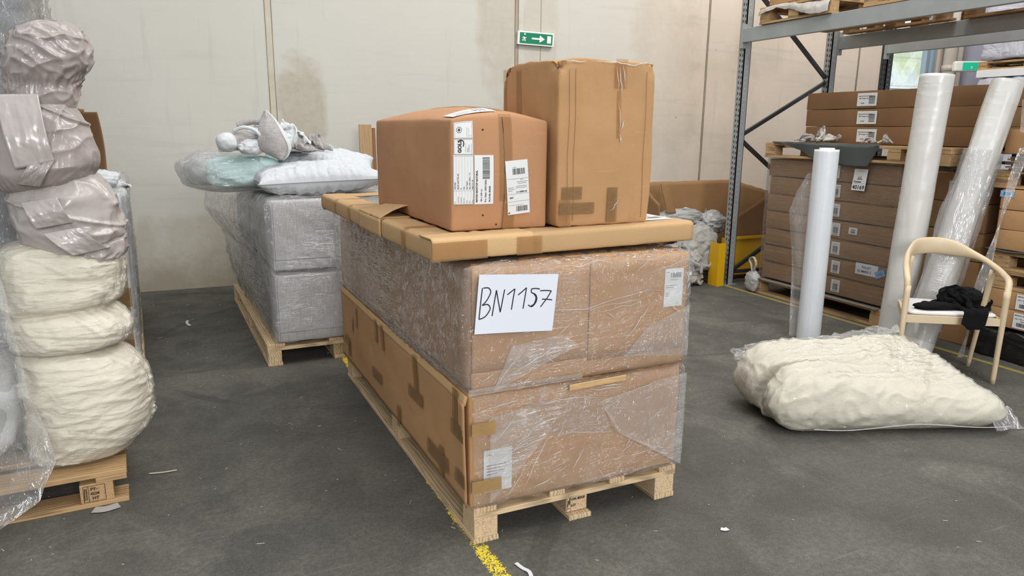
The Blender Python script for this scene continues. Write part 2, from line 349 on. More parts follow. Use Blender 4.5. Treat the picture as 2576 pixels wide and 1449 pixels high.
def print_geo(items, w, h):
    """2D artwork in millimetres-free units: fractions of width and height; sizes in metres"""
    V = []; Fs = []; n = 0
    def put(v, f):
        nonlocal n
        V.append(np.asarray(v)[:, :2]); Fs.extend([[int(i) + n for i in q] for q in f]); n += len(v)
    def quad(x0, y0, x1, y1, m=10):
        # long strokes are cut up so that they follow a curved face
        if abs(x1 - x0) >= abs(y1 - y0): q = [(x0 + (x1 - x0) * i / m, y) for i in range(m + 1) for y in (y0, y1)]
        else: q = [(x, y0 + (y1 - y0) * i / m) for i in range(m + 1) for x in (x1, x0)]
        put(q, [(2 * i, 2 * i + 2, 2 * i + 3, 2 * i + 1) for i in range(m)])
    for it in items:
        k = it[0]
        if k == 't':
            _, s, x, y, size = it[:5]; rot = it[5] if len(it) > 5 else 0; bold = it[6] if len(it) > 6 else 0
            v, f = text_geo(s, size, bold); c, sn = math.cos(rot), math.sin(rot)
            put(np.c_[v[:, 0] * c - v[:, 1] * sn + x * w, v[:, 0] * sn + v[:, 1] * c + y * h], f)
        elif k == 'bar':
            _, x, y, bw, bh, nb, vert = it[:7]; rr = random.Random(int(x * 1000) + nb); t = 0; tot = []
            for i in range(nb): a = rr.choice((1, 1, 2, 3)); g = rr.choice((1, 1, 2)); tot.append((t, a)); t += a + g
            for a, b in tot:
                if vert: q = (x * w, (y + bh * a / t) * h, (x + bw) * w, (y + bh * (a + b) / t) * h)
                else: q = ((x + bw * a / t) * w, y * h, (x + bw * (a + b) / t) * w, (y + bh) * h)
                put([(q[0], q[1]), (q[2], q[1]), (q[2], q[3]), (q[0], q[3])], [(0, 1, 2, 3)])
        elif k == 'r':
            _, x, y, bw, bh = it; quad(x * w, y * h, (x + bw) * w, (y + bh) * h)
        elif k == 'frame':
            _, x, y, bw, bh, t = it
            for q in ((x * w, y * h, (x + bw) * w, y * h + t), (x * w, (y + bh) * h - t, (x + bw) * w, (y + bh) * h), (x * w, y * h, x * w + t, (y + bh) * h), ((x + bw) * w - t, y * h, (x + bw) * w, (y + bh) * h)):
                quad(*q)
        elif k == 's':
            _, pts, wd = it; v, f = stroke(np.asarray(pts) * (w, h), wd); put(v, f)
        elif k == 'poly':
            put(np.asarray(it[1]) * (w, h), [tuple(range(len(it[1])))])
        elif k == 'ring':
            _, cx, cy, ra, rb = it; a = np.linspace(0, 2 * np.pi, 25)[:-1]; e = np.stack([np.cos(a), np.sin(a)], 1)
            put(np.r_[e * ra, e * rb] + (cx * w, cy * h), [(i, (i + 1) % 24, 24 + (i + 1) % 24, 24 + i) for i in range(24)])
    return np.concatenate(V), Fs
def lay(o, u, v, P2, eps, conform=None):
    o, u, v = (np.array(k, float) for k in (o, u, v)); n = np.cross(u, v); n /= np.linalg.norm(n)
    X = o + np.outer(P2[:, 0], u) + np.outer(P2[:, 1], v)
    if conform is not None: X = conform(X)
    return X + n * eps
def label(parent, o, u, v, w, h, items=(), mat='label', ink='ink', name='label', conform=None, lab=None, skew=None, eps=.0008, nseg=1, printname='print'):
    g = G(); th = .0006
    U, W = np.meshgrid(np.linspace(0, w, nseg + 1), np.linspace(0, h, nseg + 1), indexing='ij'); P2 = np.stack([U.ravel(), W.ravel()], 1)
    sk = (lambda P: P) if skew is None else (lambda P: np.stack([P[:, 0] + skew * P[:, 1], P[:, 1]], 1))
    A = lay(o, u, v, sk(P2), eps + th, conform); B = lay(o, u, v, sk(P2), eps, conform); idx = np.arange(len(P2)).reshape(nseg + 1, nseg + 1)
    q = np.stack([idx[:-1, :-1], idx[1:, :-1], idx[1:, 1:], idx[:-1, 1:]], -1).reshape(-1, 4); k = len(P2)
    rim = list(idx[:, 0]) + list(idx[-1, 1:]) + list(idx[-2::-1, -1]) + list(idx[0, -2:0:-1]); side = [(rim[i], rim[i - 1], rim[i - 1] + k, rim[i] + k) for i in range(len(rim))]
    g.add(np.r_[A, B], [tuple(a) for a in q] + [tuple(a[::-1] + k) for a in q] + side)
    lo = g.obj(name, M[mat], parent)
    if lab: lo['label'] = lab
    if items:
        P, Fs = print_geo(items, w, h); gp = G(); gp.add(lay(o, u, v, sk(P), eps + th + .0004, conform), Fs); gp.obj(printname, M[ink], lo)
    return lo
def tape_strip(parent, o, u, v, w, h, mat='tape', conform=None, eps=.0012, n=6, seed=0):
    rr = np.random.RandomState(seed); g = G()
    V, Fq = sheet(n, max(2, n // 2), lambda a, b: np.stack([a * w, b * h], 1).dot(np.eye(2, 3)))
    e = V[:, 1] * 0 + rr.rand(len(V)) * .0015
    X = lay(o, u, v, V[:, :2], eps, conform); nn = np.cross(np.array(u, float), np.array(v, float)); X += np.outer(e, nn / np.linalg.norm(nn))
    return g.add(X, Fq).obj('tape', M[mat], parent, True)
FX, FZ = (1, 0, 0), (0, 0, 1); LXU = (0, -1, 0)

# ================================================================== THE HALL
def mat_floor():
    t = NT('worn_concrete_floor'); c0 = lin('5e5b54')
    big = t.noise(.55, 5, .6, .4); mid = t.noise(3.2, 6, .65, .6); fine = t.noise(45, 4, .7); sp = t.noise(210, 2, .6)
    c = t.mix(t.ramp(big, (.35, 0), (.65, 1)), mul(c0, .72), mul(c0, 1.18))
    c = t.mix(t.ramp(mid, (.42, .0), (.62, .75)), c, mul(c0, .60)); c = t.mix(t.ramp(t.noise(1.5, 5, .7, 1.0), (.5, 0), (.66, .45)), c, lin('7b776c'))
    c = t.mix(t.ramp(fine, (.42, .5), (.62, 0)), c, mul(c0, .5)); c = t.mix(t.ramp(sp, (.60, 0), (.72, .55)), c, mul(lin('98958c'), 1))
    st = t.ramp(t.noise(6, 3, .5, .4, vec=t.coord((.3, 6, 1), rot=(0, 0, .5))), (.66, 0), (.74, 1)); c = t.mix(t.math('MULTIPLY', st, .10), c, lin('a5a29a'))
    for cx, cy, rad, wd, k in ((1.1, 5.2, 1.45, .02, .5), (-.9, 3.9, 1.3, .014, .35), (2.6, 1.0, 1.9, .03, .3), (-.2, 6.2, .95, .02, .45), (3.4, 4.9, 1.1, .02, .35)):
        x = t.n('ShaderNodeVectorMath', operation='DISTANCE'); t.link(t.coord(), x.inputs[0]); x.inputs[1].default_value = (cx, cy, 0)
        dd = t.math('ABSOLUTE', t.math('SUBTRACT', x.outputs['Value'], rad)); m = t.math('LESS_THAN', dd, t.math('MULTIPLY', t.noise(2.2, 4), wd * 2.4))
        m = t.math('MULTIPLY', t.math('MULTIPLY', m, t.ramp(t.noise(1.1, 2), (.42, 0), (.6, 1))), k); c = t.mix(m, c, mul(c0, .35))
    nrm = t.bump(fine, .35, .004); nrm = t.bump(mid, .15, .01, nrm)
    return t.end(t.bsdf(c, t.ramp(mid, (.3, .62), (.7, .82)), nrm, spec=.35))
def mat_wall():
    t = NT('painted_concrete_panels'); x = t.n('ShaderNodeSeparateXYZ'); t.link(t.coord(), x.inputs[0]); X, Z = x.outputs[0], x.outputs[2]
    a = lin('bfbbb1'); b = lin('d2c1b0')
    warm = t.math('MULTIPLY', t.math('SUBTRACT', X, 4.3), .7, True)  # warm light on the right part, painted into the wall colour
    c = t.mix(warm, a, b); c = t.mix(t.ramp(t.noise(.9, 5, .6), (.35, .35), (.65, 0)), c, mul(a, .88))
    hs = t.ramp(t.noise(7, 6, .7, .3, vec=t.coord((.12, 1, 1.3))), (.55, 0), (.75, .5)); c = t.mix(hs, c, mul(a, .80))
    vs_ = t.ramp(t.noise(9, 4, .6, .3, vec=t.coord((1.2, 1, .1))), (.60, 0), (.74, .4)); c = t.mix(vs_, c, mul(a, .76))
    nz = t.noise(2.4, 6, .65, .4); dirt = lin('9c8f78')
    def blob(cx, cz, sx, sz, k):
        nonlocal c
        dx = t.math('MULTIPLY', t.math('ABSOLUTE', t.math('SUBTRACT', X, cx)), 1 / sx); dz = t.math('MULTIPLY', t.math('ABSOLUTE', t.math('SUBTRACT', Z, cz)), 1 / sz)
        q = t.math('ADD', t.math('POWER', dx, 3.0), t.math('POWER', dz, 3.0)); q = t.math('ADD', q, t.math('MULTIPLY', t.math('SUBTRACT', nz, .5), 2.6))
        m = t.math('MULTIPLY', t.ramp(q, (.35, 1), (1.0, 0)), k); m = t.math('MULTIPLY', m, t.ramp(t.noise(14, 5, .7), (.25, .55), (.6, 1))); c = t.mix(m, c, dirt)
    for q in ((1.05, 1.45, .26, .72, .62), (3.08, 2.9, .25, 1.3, .38), (3.6, 2.6, .22, 1.4, .25), (5.2, 2.0, .55, 1.2, .30), (6.1, 1.8, .6, .8, .20), (.35, .3, 1.3, .42, .45), (6.6, 3.0, .5, .9, .18)): blob(*q)
    bz = t.math('ADD', Z, t.math('MULTIPLY', t.math('SUBTRACT', nz, .5), .9)); c = t.mix(t.ramp(bz, (.0, .75), (.42, 0)), c, lin('8d8470'))
    ch = t.ramp(t.vor(1.9, vec=t.coord((1, 1, 1))), (.012, 1), (.022, 0)); c = t.mix(t.math('MULTIPLY', ch, .8), c, lin('5d564c'))
    nrm = t.bump(t.noise(30, 4, .6), .12, .004); nrm = t.bump(t.noise(3, 3), .1, .03, nrm)
    return t.end(t.bsdf(c, .72, nrm, spec=.3))
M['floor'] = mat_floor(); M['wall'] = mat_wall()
D = 7.3735
def struct(g, name, m, **k): return tag(g.obj(name, m, **k), kind='structure')
struct(G().box(-9, 24, -9, D + .3, -.25, 0), 'floor', M['floor'])
WX0, WX1, WZ0, WZ1 = 8.88, 9.86, 1.55, 3.35
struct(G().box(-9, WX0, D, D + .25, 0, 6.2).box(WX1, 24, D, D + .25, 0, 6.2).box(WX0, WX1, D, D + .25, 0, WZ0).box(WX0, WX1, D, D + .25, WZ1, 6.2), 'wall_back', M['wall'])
M['joint'] = m_simple('joint_filler', lin('968c79'), .8, var=.25)
M['joint_dark'] = m_simple('joint_gap', lin('6d6555'), .9)
M['joint_pale'] = m_simple('pale_joint_filler', lin('b9b1a0'), .8, var=.2)
for k, wd in ((0, .062), (1, .040), (2, .024), (3, .022), (6, .022), (-1, .05)):
    x = .8086 + 2.4934 * k
    if WX0 - .1 < x < WX1 + .1: continue
    g = G().box(x - wd / 2, x + wd / 2, D - .004, D + .001, 0, 6.2)
    rr = random.Random(k); z = 0
    for sx in (-wd / 2, wd / 2 - .005):
        z = 0
        while z < 6:
            L = rr.uniform(.12, .5); e = rr.uniform(-.001, .001); g.box(x + sx + e, x + sx + rr.uniform(.003, .0065), D - .006, D + .001, z, min(6.2, z + L), 1); z += L
    struct(g, 'trim_%d' % (k + 2), [M['joint_pale' if k in (0,) else 'joint'], M['joint_dark']])
struct(G().box(x0 := .8086 + 2.4934 + .28, x0 + .006, D - .004, D, 0, 6.2), 'trim_9', M['joint'])
# floor lines
def mat_line():
    t = NT('worn_yellow_floor_paint'); n1 = t.noise(26, 5, .7, .5); n2 = t.noise(5, 3)
    c = t.mix(t.noise(60, 3), lin('d8b91c'), lin('f0dc58')); b = t.bsdf(c, .7, spec=.3)
    x = t.n('ShaderNodeUVMap'); s = t.n('ShaderNodeSeparateXYZ'); t.link(x.outputs[0], s.inputs[0])
    e = t.math('MULTIPLY', t.math('ABSOLUTE', t.math('SUBTRACT', s.outputs[0], .5)), 2.0); e = t.math('POWER', e, 4.0)
    al = t.math('SUBTRACT', t.math('ADD', t.math('MULTIPLY', n1, .55), t.math('ADD', t.math('MULTIPLY', n2, .40), t.math('MULTIPLY', t.noise(150, 3, .7), .75))), t.math('MULTIPLY', e, .40))
    al = t.ramp(al, (.80, 0), (.84, 1)); tr = t.n('ShaderNodeBsdfTransparent'); m = t.n('ShaderNodeMixShader')
    t.link(al, m.inputs[0]); t.link(tr.outputs[0], m.inputs[1]); t.link(b, m.inputs[2]); return t.end(m.outputs[0])
M['line'] = mat_line()
M['line_dull'] = m_simple('dull_yellow_floor_paint', lin('8f8246'), .75, var=.25)
def floor_line(name, x, y0, y1, wd, m):
    V = [(x - wd / 2, y0, .0015), (x + wd / 2, y0, .0015), (x + wd / 2, y1, .0015), (x - wd / 2, y1, .0015)]
    o = struct(G().add(V, [(0, 1, 2, 3)]), name, m); uv = o.data.uv_layers.new(name='UVMap')
    for i, q in enumerate(((0, 0), (1, 0), (1, 1), (0, 1))): uv.data[i].uv = q
    return o
floor_line('floor_marking', .878, .8, D, .085, M['line'])
floor_line('floor_marking', 4.83, .8, D, .05, M['line_dull'])

# window in the back wall and what lies outside
def window():
    fr = m_simple('window_frame_metal', lin('a9b9c6'), .35, .5); g = G()
    y = D + .04
    for a in (WX0, WX1 - .07, WX1 - .21): g.box(a, a + .07, y, y + .08, WZ0, WZ1)
    for z in (WZ0, WZ1 - .07): g.box(WX0, WX1, y, y + .08, z, z + .07)
    g.box(WX0, WX1 - .2, y + .02, y + .05, 2.10, 2.115)
    wo = tag(g.obj('window_1', fr), kind='structure')
    t = NT('window_glass'); tr = t.n('ShaderNodeBsdfTransparent'); tr.inputs[0].default_value = (.93, .96, .97, 1); gl = t.n('ShaderNodeBsdfGlossy'); gl.inputs['Roughness'].default_value = .03
    m = t.n('ShaderNodeMixShader'); m.inputs[0].default_value = .06; t.link(tr.outputs[0], m.inputs[1]); t.link(gl.outputs[0], m.inputs[2])
    G().box(WX0 + .06, WX1 - .06, y + .035, y + .041, WZ0 + .06, WZ1 - .06).obj('pane', t.end(m.outputs[0]), wo)
window()
def mat_bank():
    t = NT('mossy_embankment'); g = t.ramp(t.noise(1.1, 5, .6), (.45, 0), (.6, 1)); c = t.mix(g, lin('d5dadb'), lin('c3cba6'))
    c = t.mix(t.ramp(t.noise(2.5, 6, .7), (.5, 0), (.7, .5)), c, lin('9aa08f')); x = t.n('ShaderNodeSeparateXYZ'); t.link(t.coord(), x.inputs[0])
    c = t.mix(t.ramp(t.math('FRACT', t.math('MULTIPLY', x.outputs[2], 1.6)), (.0, .6), (.06, 0)), c, lin('8b8f8a')); return t.end(t.bsdf(c, .9))
g = G(); V, Fq = sheet(60, 20, lambda a, b: np.stack([5 + a * 16, 10.6 + b * 1.6 + 0 * a, -.2 + b * 4.4], 1)); V[:, 1] += .15 * fbm(V * (.8, 1, 1.4)); g.add(V, Fq); g.box(5, 21, 12.2, 13.5, -.2, 4.1)
struct(g, 'hill', mat_bank())

# ------------------------------------------------------------------ pallets
def pallet(name, lab, loc, rz, W, L, group=None, mats=('wood', 'wood_x', 'chip', 'wood'), deck=((0, .1), (.28, .35), (.58, .66), (.9, 1.)), blockw=.1, H=.144, ny=(0, .5, 1), inset=.0, stamp=None, runner=True, seed=1):
    """long boards run along local y; deck given as fractions of the width"""
    rr = random.Random(seed); p = empty(name, loc, rz, lab, 'pallet', group); wl, wx, wb, wr = [M[m] for m in mats]
    zs = (.0, .02, H - .044, H - .022, H)
    for i in range(3):
        x0 = i * (W - blockw) / 2
        if runner: G().box(x0, x0 + blockw, 0, L, zs[0], zs[1], bev=.002).obj('bottom_board', wr, p)
        for j, fy in enumerate(ny):
            y0 = fy * (L - .12) + (inset if j == 0 else -inset if j == len(ny) - 1 else 0)
            if i == 1 and j == 0: y0 += .03
            b = G().box(x0 + .002, x0 + blockw - .004, y0 + .001, y0 + .119, zs[1], zs[2], bev=.003).obj('block', wb, p)
            if stamp and (i, j) == stamp[0]: stamp[1](b, x0, y0)
    for j, fy in enumerate(ny):
        y0 = fy * (L - .11); G().box(0, W, y0, y0 + .11, zs[2], zs[3], bev=.002).obj('cross_board', wx, p)
    for a, b in deck:
        G().box(a * W, b * W, rr.uniform(-.004, .004), L + rr.uniform(-.01, .01), zs[3], zs[4] - rr.uniform(0, .001), bev=.003).obj('deck_board', wl, p)
    return p
def stamp_dk(b, x0, y0):
    P, Fs = print_geo([('t', 'DK-8058', .022, .052, .0175, 0, .0004), ('t', 'HT', .022, .018, .0175, 0, .0004), ('frame', .0, -.008, .1, .09, .0012), ('r', .017, -.008, .0012, .088),
        ('s', [(.004, .02), (.008, .055), (.012, .03), (.014, .07)], .003), ('s', [(.003, .01), (.013, .012)], .003), ('s', [(.004, .07), (.009, .075)], .003)], 1, 1)
    G().add(lay((x0 + .004, y0 - .0008, .028), FX, FZ, P * (.92, .8), .0006), Fs).obj('stamp', M['ink'], b)
def stamp_pt(b, x0, y0):
    P, Fs = print_geo([('t', 'PT-', .026, .052, .018, 0, .0006), ('t', '4228', .024, .032, .016, 0, .0006), ('t', 'HT', .03, .010, .018, 0, .0006), ('frame', .0, .0, .078, .075, .0018), ('r', .018, 0, .0018, .075),
        ('s', [(.004, .01), (.006, .065)], .003), ('s', [(.011, .01), (.012, .065)], .003)], 1, 1)
    # this pallet is turned a quarter, so its block faces the viewer with its local +x side
    return P, Fs
PN = (.8626, 2.2619, 0); PA = .021
near = pallet('pallet', 'long pale pallet of new wood stamped DK-8058 HT under the two film-wrapped cartons', PN, PA, .907, 2.07, deck=((0, .1), (.345, .42), (.64, .72), (.91, 1.)), stamp=((1, 0), stamp_dk), seed=3)
grey_p = pallet('pallet', 'pale pallet under the two stacked grey fabric bed bases', (.388, 4.689, 0), R(2.2), .93, 2.05, mats=('wood', 'wood_x', 'wood', 'wood'), blockw=.09, deck=((0, .12), (.42, .52), (.86, 1.)), seed=5)

# ------------------------------------------------------------------ cartons
def carton_body(parent, size, mat, r=.006, step=.04, fn=None, name='body', off=(0, 0, 0)):
    V, Fq = grid_box(size, step, r, 2, fn); return G().add(V + np.array(size) * (.5, .5, .5) + np.array(off), Fq).obj(name, M[mat], parent, True)
def dent(amp, s=3, seed=0):
    return lambda V, N: V + N * (amp * fbm(V * s + seed))[:, None]

BX, BL, BW = -.022, 2.05, .925
H0, H1, H2 = .149, .592, 1.053
lower = empty('mattress_carton', (PN[0], PN[1], 0), PA, 'lower long carton on the pallet, bare taped side and film over its end', 'carton', 'two big cartons on the long pallet')
carton_body(lower, (BW - .012, BL, H1 - H0 - .003), 'card', .008, .05, dent(.006, 2.5, 3), off=(BX + .006, 0, H0))
# bare side board with a torn upper edge
def side_board():
    def f(a, b):
        y = .02 + a * 2.0; z = H0 + .012 + b * (H1 - H0 - .05); X = np.full_like(a, BX - .006) - .005 * fbm(np.stack([y * 2, z * 4, y * 0], 1)) - .012 * np.exp(-((a - .0) / .03) ** 2) * b
        return np.stack([X, y - .012 * (a < .02), z + .004 * fbm(np.stack([y * 9, y * 0 + b * 3, y * 0], 1)) * (b > .97)], 1)
    V, Fq = sheet(90, 20, f); g = G().add(V, Fq); o = g.obj('side_board', M['card'], lower, True); md = o.modifiers.new('s', 'SOLIDIFY'); md.thickness = .006; md.offset = 1
    def f2(a, b):
        y = .01 + a * 2.02; z = H1 - .046 + b * .034 + .004 * (a); return np.stack([np.full_like(a, BX - .010) - .006 * a * (1 - a) + .008 * b, y, z + .003 * fbm(np.stack([y * 6, b * 2, y * 0], 1))], 1)
    V, Fq = sheet(80, 4, f2); o = G().add(V, Fq).obj('top_flap', M['card_edge'], lower, True); md = o.modifiers.new('s', 'SOLIDIFY'); md.thickness = .005; md.offset = 1
side_board()
def on_board(P): P = P.copy(); P[:, 0] = BX - .0128 - .005 * fbm(np.stack([P[:, 1] * 2, P[:, 2] * 4, P[:, 1] * 0], 1)); return P
def ltape(y, z, w_, h_, mat='tape', s=0): return tape_strip(lower, (BX - .0165, y, z), LXU, FZ, w_, h_, mat, seed=s, conform=on_board, n=10, eps=.0005)
for i, (y, z, w_, h_) in enumerate(((.12, .455, .05, .13), (.14, .40, .13, .06), (.60, .40, .05, .17), (.68, .36, .19, .055), (1.12, .44, .04, .13), (1.24, .45, .04, .12), (1.66, .42, .04, .12), (1.78, .37, .05, .08),
        (.28, .165, .05, .13), (.42, .205, .24, .065), (.86, .15, .05, .10), (1.30, .25, .17, .055), (1.86, .20, .05, .10), (1.97, .26, .14, .05), (.10, .225, .10, .055))):
    ltape(y, z, w_, h_, s=i)
# tape wrapping the near corner
for i, (z, wf) in enumerate(((.225, .115), (.445, .09))):
    tape_strip(lower, (BX - .001, -.0385, z), FX, FZ, wf, .05, 'tape_solid', seed=40 + i)
# lid lip at top of the end face
def rough_plate(parent, name, x0, x1, z0, z1, y, th, mat, seed=0, jag=.0, slope=0):
    def f(a, b): return np.stack([x0 + a * (x1 - x0), y - .002 * fbm(np.stack([a * 3, b * 2, a * 0 + seed], 1)), z0 + b * (z1 - z0) + slope * a + jag * (b < .01) * fbm(np.stack([a * 14, a * 0, a * 0 + seed], 1))], 1)
    V, Fq = sheet(40, 8, f); o = G().add(V, Fq).obj(name, M[mat], parent, True); md = o.modifiers.new('s', 'SOLIDIFY'); md.thickness = th; md.offset = 1; return o
label(lower, (.035, -.0065, .205), FX, FZ, .112, .165, [('t', '3 70021 004 511', .1, .86, .008), ('r', .1, .62, .7, .02), ('r', .1, .55, .55, .02), ('r', .1, .48, .62, .02), ('r', .1, .41, .4, .02), ('bar', .1, .06, .55, .13, 22, False), ('t', '8 711 244 930', .1, .22, .008)], ink='ink_grey', lab='white address sticker under the film')
rough_plate(lower, 'torn_flap', .37, .62, H1 - .036, H1 - .012, -.026, .004, 'card_edge', 4, .004, .006)

upper = empty('mattress_carton', (PN[0], PN[1], 0), PA, 'upper long film-wrapped carton below the wide flat frame carton', 'carton', 'two big cartons on the long pallet')
carton_body(upper, (BW - .012, BL, H2 - H1 - .006), 'card', .022, .05, dent(.006, 2.2, 11), off=(BX + .006, 0, H1 + .002))
rough_plate(upper, 'end_flap', BX + .012, .47, H1 + .075, H2 - .012, -.007, .004, 'card', 2, slope=.0)
rough_plate(upper, 'end_flap', .452, BX + BW - .012, H1 + .068, H2 - .008, -.014, .004, 'card', 5, slope=.0)
rough_plate(upper, 'tray_edge', BX + .008, BX + BW - .004, H1 + .006, H1 + .078, -.010, .003, 'card', 7)
label(upper, (.782, -.0200, .835), FX, FZ, .088, .15, [('bar', .32, .76, .6, .13, 20, False), ('t', '3 700213 45', .3, .69, .007), ('r', .06, .55, .6, .012), ('r', .06, .5, .45, .012), ('r', .06, .9, .2, .012), ('r', .06, .36, .2, .01), ('r', .06, .32, .22, .01), ('r', .06, .28, .16, .01)], ink='ink_grey', lab='yellowish address sticker under the film')
# polythene around both cartons
def film_box(parent, name, x0, x1, y0, y1, z0, z1, mat, amp=.006, step=.016, r=.02, sc=5, seed=0, extra=None):
    c = np.array([(x0 + x1) / 2, (y0 + y1) / 2, (z0 + z1) / 2])
    def fn(V, N):
        Wp = warp(V + c, 3, .12) * sc
        q = folds(V + c, seed, sc * 2.6, sc * .35); dd = amp * (q * .9 + .35 * fbm((V + c) * 7 + seed, 2) + .1); V = V + N * (dd + .002)[:, None]
        return extra(V + c, N) - c if extra else V
    V, Fq = grid_box((x1 - x0, y1 - y0, z1 - z0), step, r, 3, fn); return G().add(V + c, Fq).obj(name, M[mat], parent, True)
def up_extra(P, N):
    # slack film between the carton edges: taut diagonals on the long side
    k = (N[:, 0] < -.5); s = np.sin((P[:, 1] * 3.2 + P[:, 2] * 5)) * .006; P[k, 0] -= np.abs(s[k]) + .004; return P
def skirt_open(o, zcut):
    """film is open below: drop the bottom faces"""
    import bmesh
    bm = bmesh.new(); bm.from_mesh(o.data); bmesh.ops.delete(bm, geom=[f for f in bm.faces if f.calc_center_median().z < zcut and f.normal.z < -.6], context='FACES'); bm.to_mesh(o.data); bm.free(); return o
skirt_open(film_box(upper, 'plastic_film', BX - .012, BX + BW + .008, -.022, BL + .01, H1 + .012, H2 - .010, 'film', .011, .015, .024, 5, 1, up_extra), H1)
def film_patch(parent, name, pts, y, mat='film_fold', seed=0, amp=.004, axis='y', n=22):
    """a loose fold of film lying on an end face; pts are four corners (x, z)"""
    p = np.array(pts, float)
    def f(a, b):
        q = (p[0] * ((1 - a) * (1 - b))[:, None] + p[1] * (a * (1 - b))[:, None] + p[2] * (a * b)[:, None] + p[3] * ((1 - a) * b)[:, None])
        h = amp * (ridge(np.stack([q[:, 0] * 9 + seed, q[:, 1] * 9, a * 0], 1), 2) + .5)
        return np.stack([q[:, 0], y - np.abs(h), q[:, 1]], 1) if axis == 'y' else np.stack([y - np.abs(h), q[:, 0], q[:, 1]], 1)
    V, Fq = sheet(n, n, f); return G().add(V, Fq).obj(name, M[mat], parent, True)
film_patch(upper, 'film_fold', ((.06, .60), (.40, .735), (.33, .78), (.13, .76)), -.032, seed=1)
film_patch(upper, 'film_fold', ((.60, .665), (.90, .63), (.895, .84), (.70, .77)), -.034, seed=2)
film_patch(upper, 'film_fold', ((-.035, .598), (.42, .602), (.42, .624), (-.035, .622)), -.034, seed=9)
def low_extra(P, N): return P
def low_film():
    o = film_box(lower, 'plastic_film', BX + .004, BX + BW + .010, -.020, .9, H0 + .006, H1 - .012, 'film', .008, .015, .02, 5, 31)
    import bmesh
    bm = bmesh.new(); bm.from_mesh(o.data)
    bmesh.ops.delete(bm, geom=[f for f in bm.faces if f.calc_center_median().x < BX + .03 and f.normal.x < -.5 or f.normal.z < -.6 and f.calc_center_median().z < H0 + .05], context='FACES'); bm.to_mesh(o.data); bm.free()
low_film()
film_patch(lower, 'film_fold', ((.05, .17), (.30, .42), (.20, .53), (.05, .50)), -.030, seed=4)
film_patch(lower, 'film_fold', ((.905, .16), (.905, .56), (.50, .50), (.585, .36)), -.032, seed=5, n=30)
film_patch(lower, 'film_fold', ((.30, .40), (.56, .36), (.50, .52), (.18, .54)), -.030, 'film', seed=6)

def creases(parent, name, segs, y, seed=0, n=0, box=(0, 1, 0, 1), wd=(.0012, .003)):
    """raised pale crease lines that paint in film glints on an end face; segs are ((x, z), (x, z), width)"""
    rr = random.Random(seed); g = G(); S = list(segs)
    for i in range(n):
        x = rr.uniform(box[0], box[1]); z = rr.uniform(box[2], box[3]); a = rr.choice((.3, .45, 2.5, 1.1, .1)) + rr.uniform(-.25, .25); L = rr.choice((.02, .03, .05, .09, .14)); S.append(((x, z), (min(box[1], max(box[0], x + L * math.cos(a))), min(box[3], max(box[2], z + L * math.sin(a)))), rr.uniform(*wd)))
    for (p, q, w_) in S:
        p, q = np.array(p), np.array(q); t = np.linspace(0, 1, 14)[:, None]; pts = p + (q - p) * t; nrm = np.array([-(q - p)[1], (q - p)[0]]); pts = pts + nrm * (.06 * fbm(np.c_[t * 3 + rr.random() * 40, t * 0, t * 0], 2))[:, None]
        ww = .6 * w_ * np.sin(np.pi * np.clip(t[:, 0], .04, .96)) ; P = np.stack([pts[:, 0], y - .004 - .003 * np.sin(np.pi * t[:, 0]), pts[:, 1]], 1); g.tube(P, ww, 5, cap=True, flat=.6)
    return g.obj(name, M['crease'], parent, True)  # crease strokes double as painted highlights of the film
creases(upper, 'crease_glint', (((.02, .83), (.90, .925), .002), ((.30, .86), (.80, .90), .0016), ((.44, .845), (.70, .875), .0018), ((.60, .72), (.72, .87), .0025), ((.10, .64), (.34, .755), .003), ((.17, .74), (.06, .61), .0022), ((.05, 1.00), (.30, 1.03), .002), ((.31, 1.03), (.55, 1.035), .003), ((.72, .98), (.90, 1.03), .002), ((.56, 1.03), (.88, 1.04), .0016)), -.030, 3, 34, (0, .89, .62, 1.04))
creases(lower, 'crease_glint', (((.05, .30), (.28, .47), .0022), ((.02, .35), (.24, .39), .002), ((.18, .20), (.30, .42), .003), ((.30, .40), (.58, .36), .0022), ((.20, .53), (.56, .52), .0018), ((.58, .36), (.90, .18), .0025), ((.50, .50), (.62, .33), .002), ((.56, .50), (.86, .56), .002), ((.44, .55), (.60, .54), .003), ((.10, .17), (.20, .30), .0022)), -.029, 5, 34, (0, .89, .18, .56))
V, Fq = sheet(12, 16, lambda a, b: np.stack([BX + BW + .012 + .006 * b, .02 + a * .30, .30 + b * .285], 1)); o = G().add(V, Fq).obj('side_flap', M['card_dark'], lower, True); md = o.modifiers.new('s', 'SOLIDIFY'); md.thickness = .005
cr = lambda *a: creases(*a)
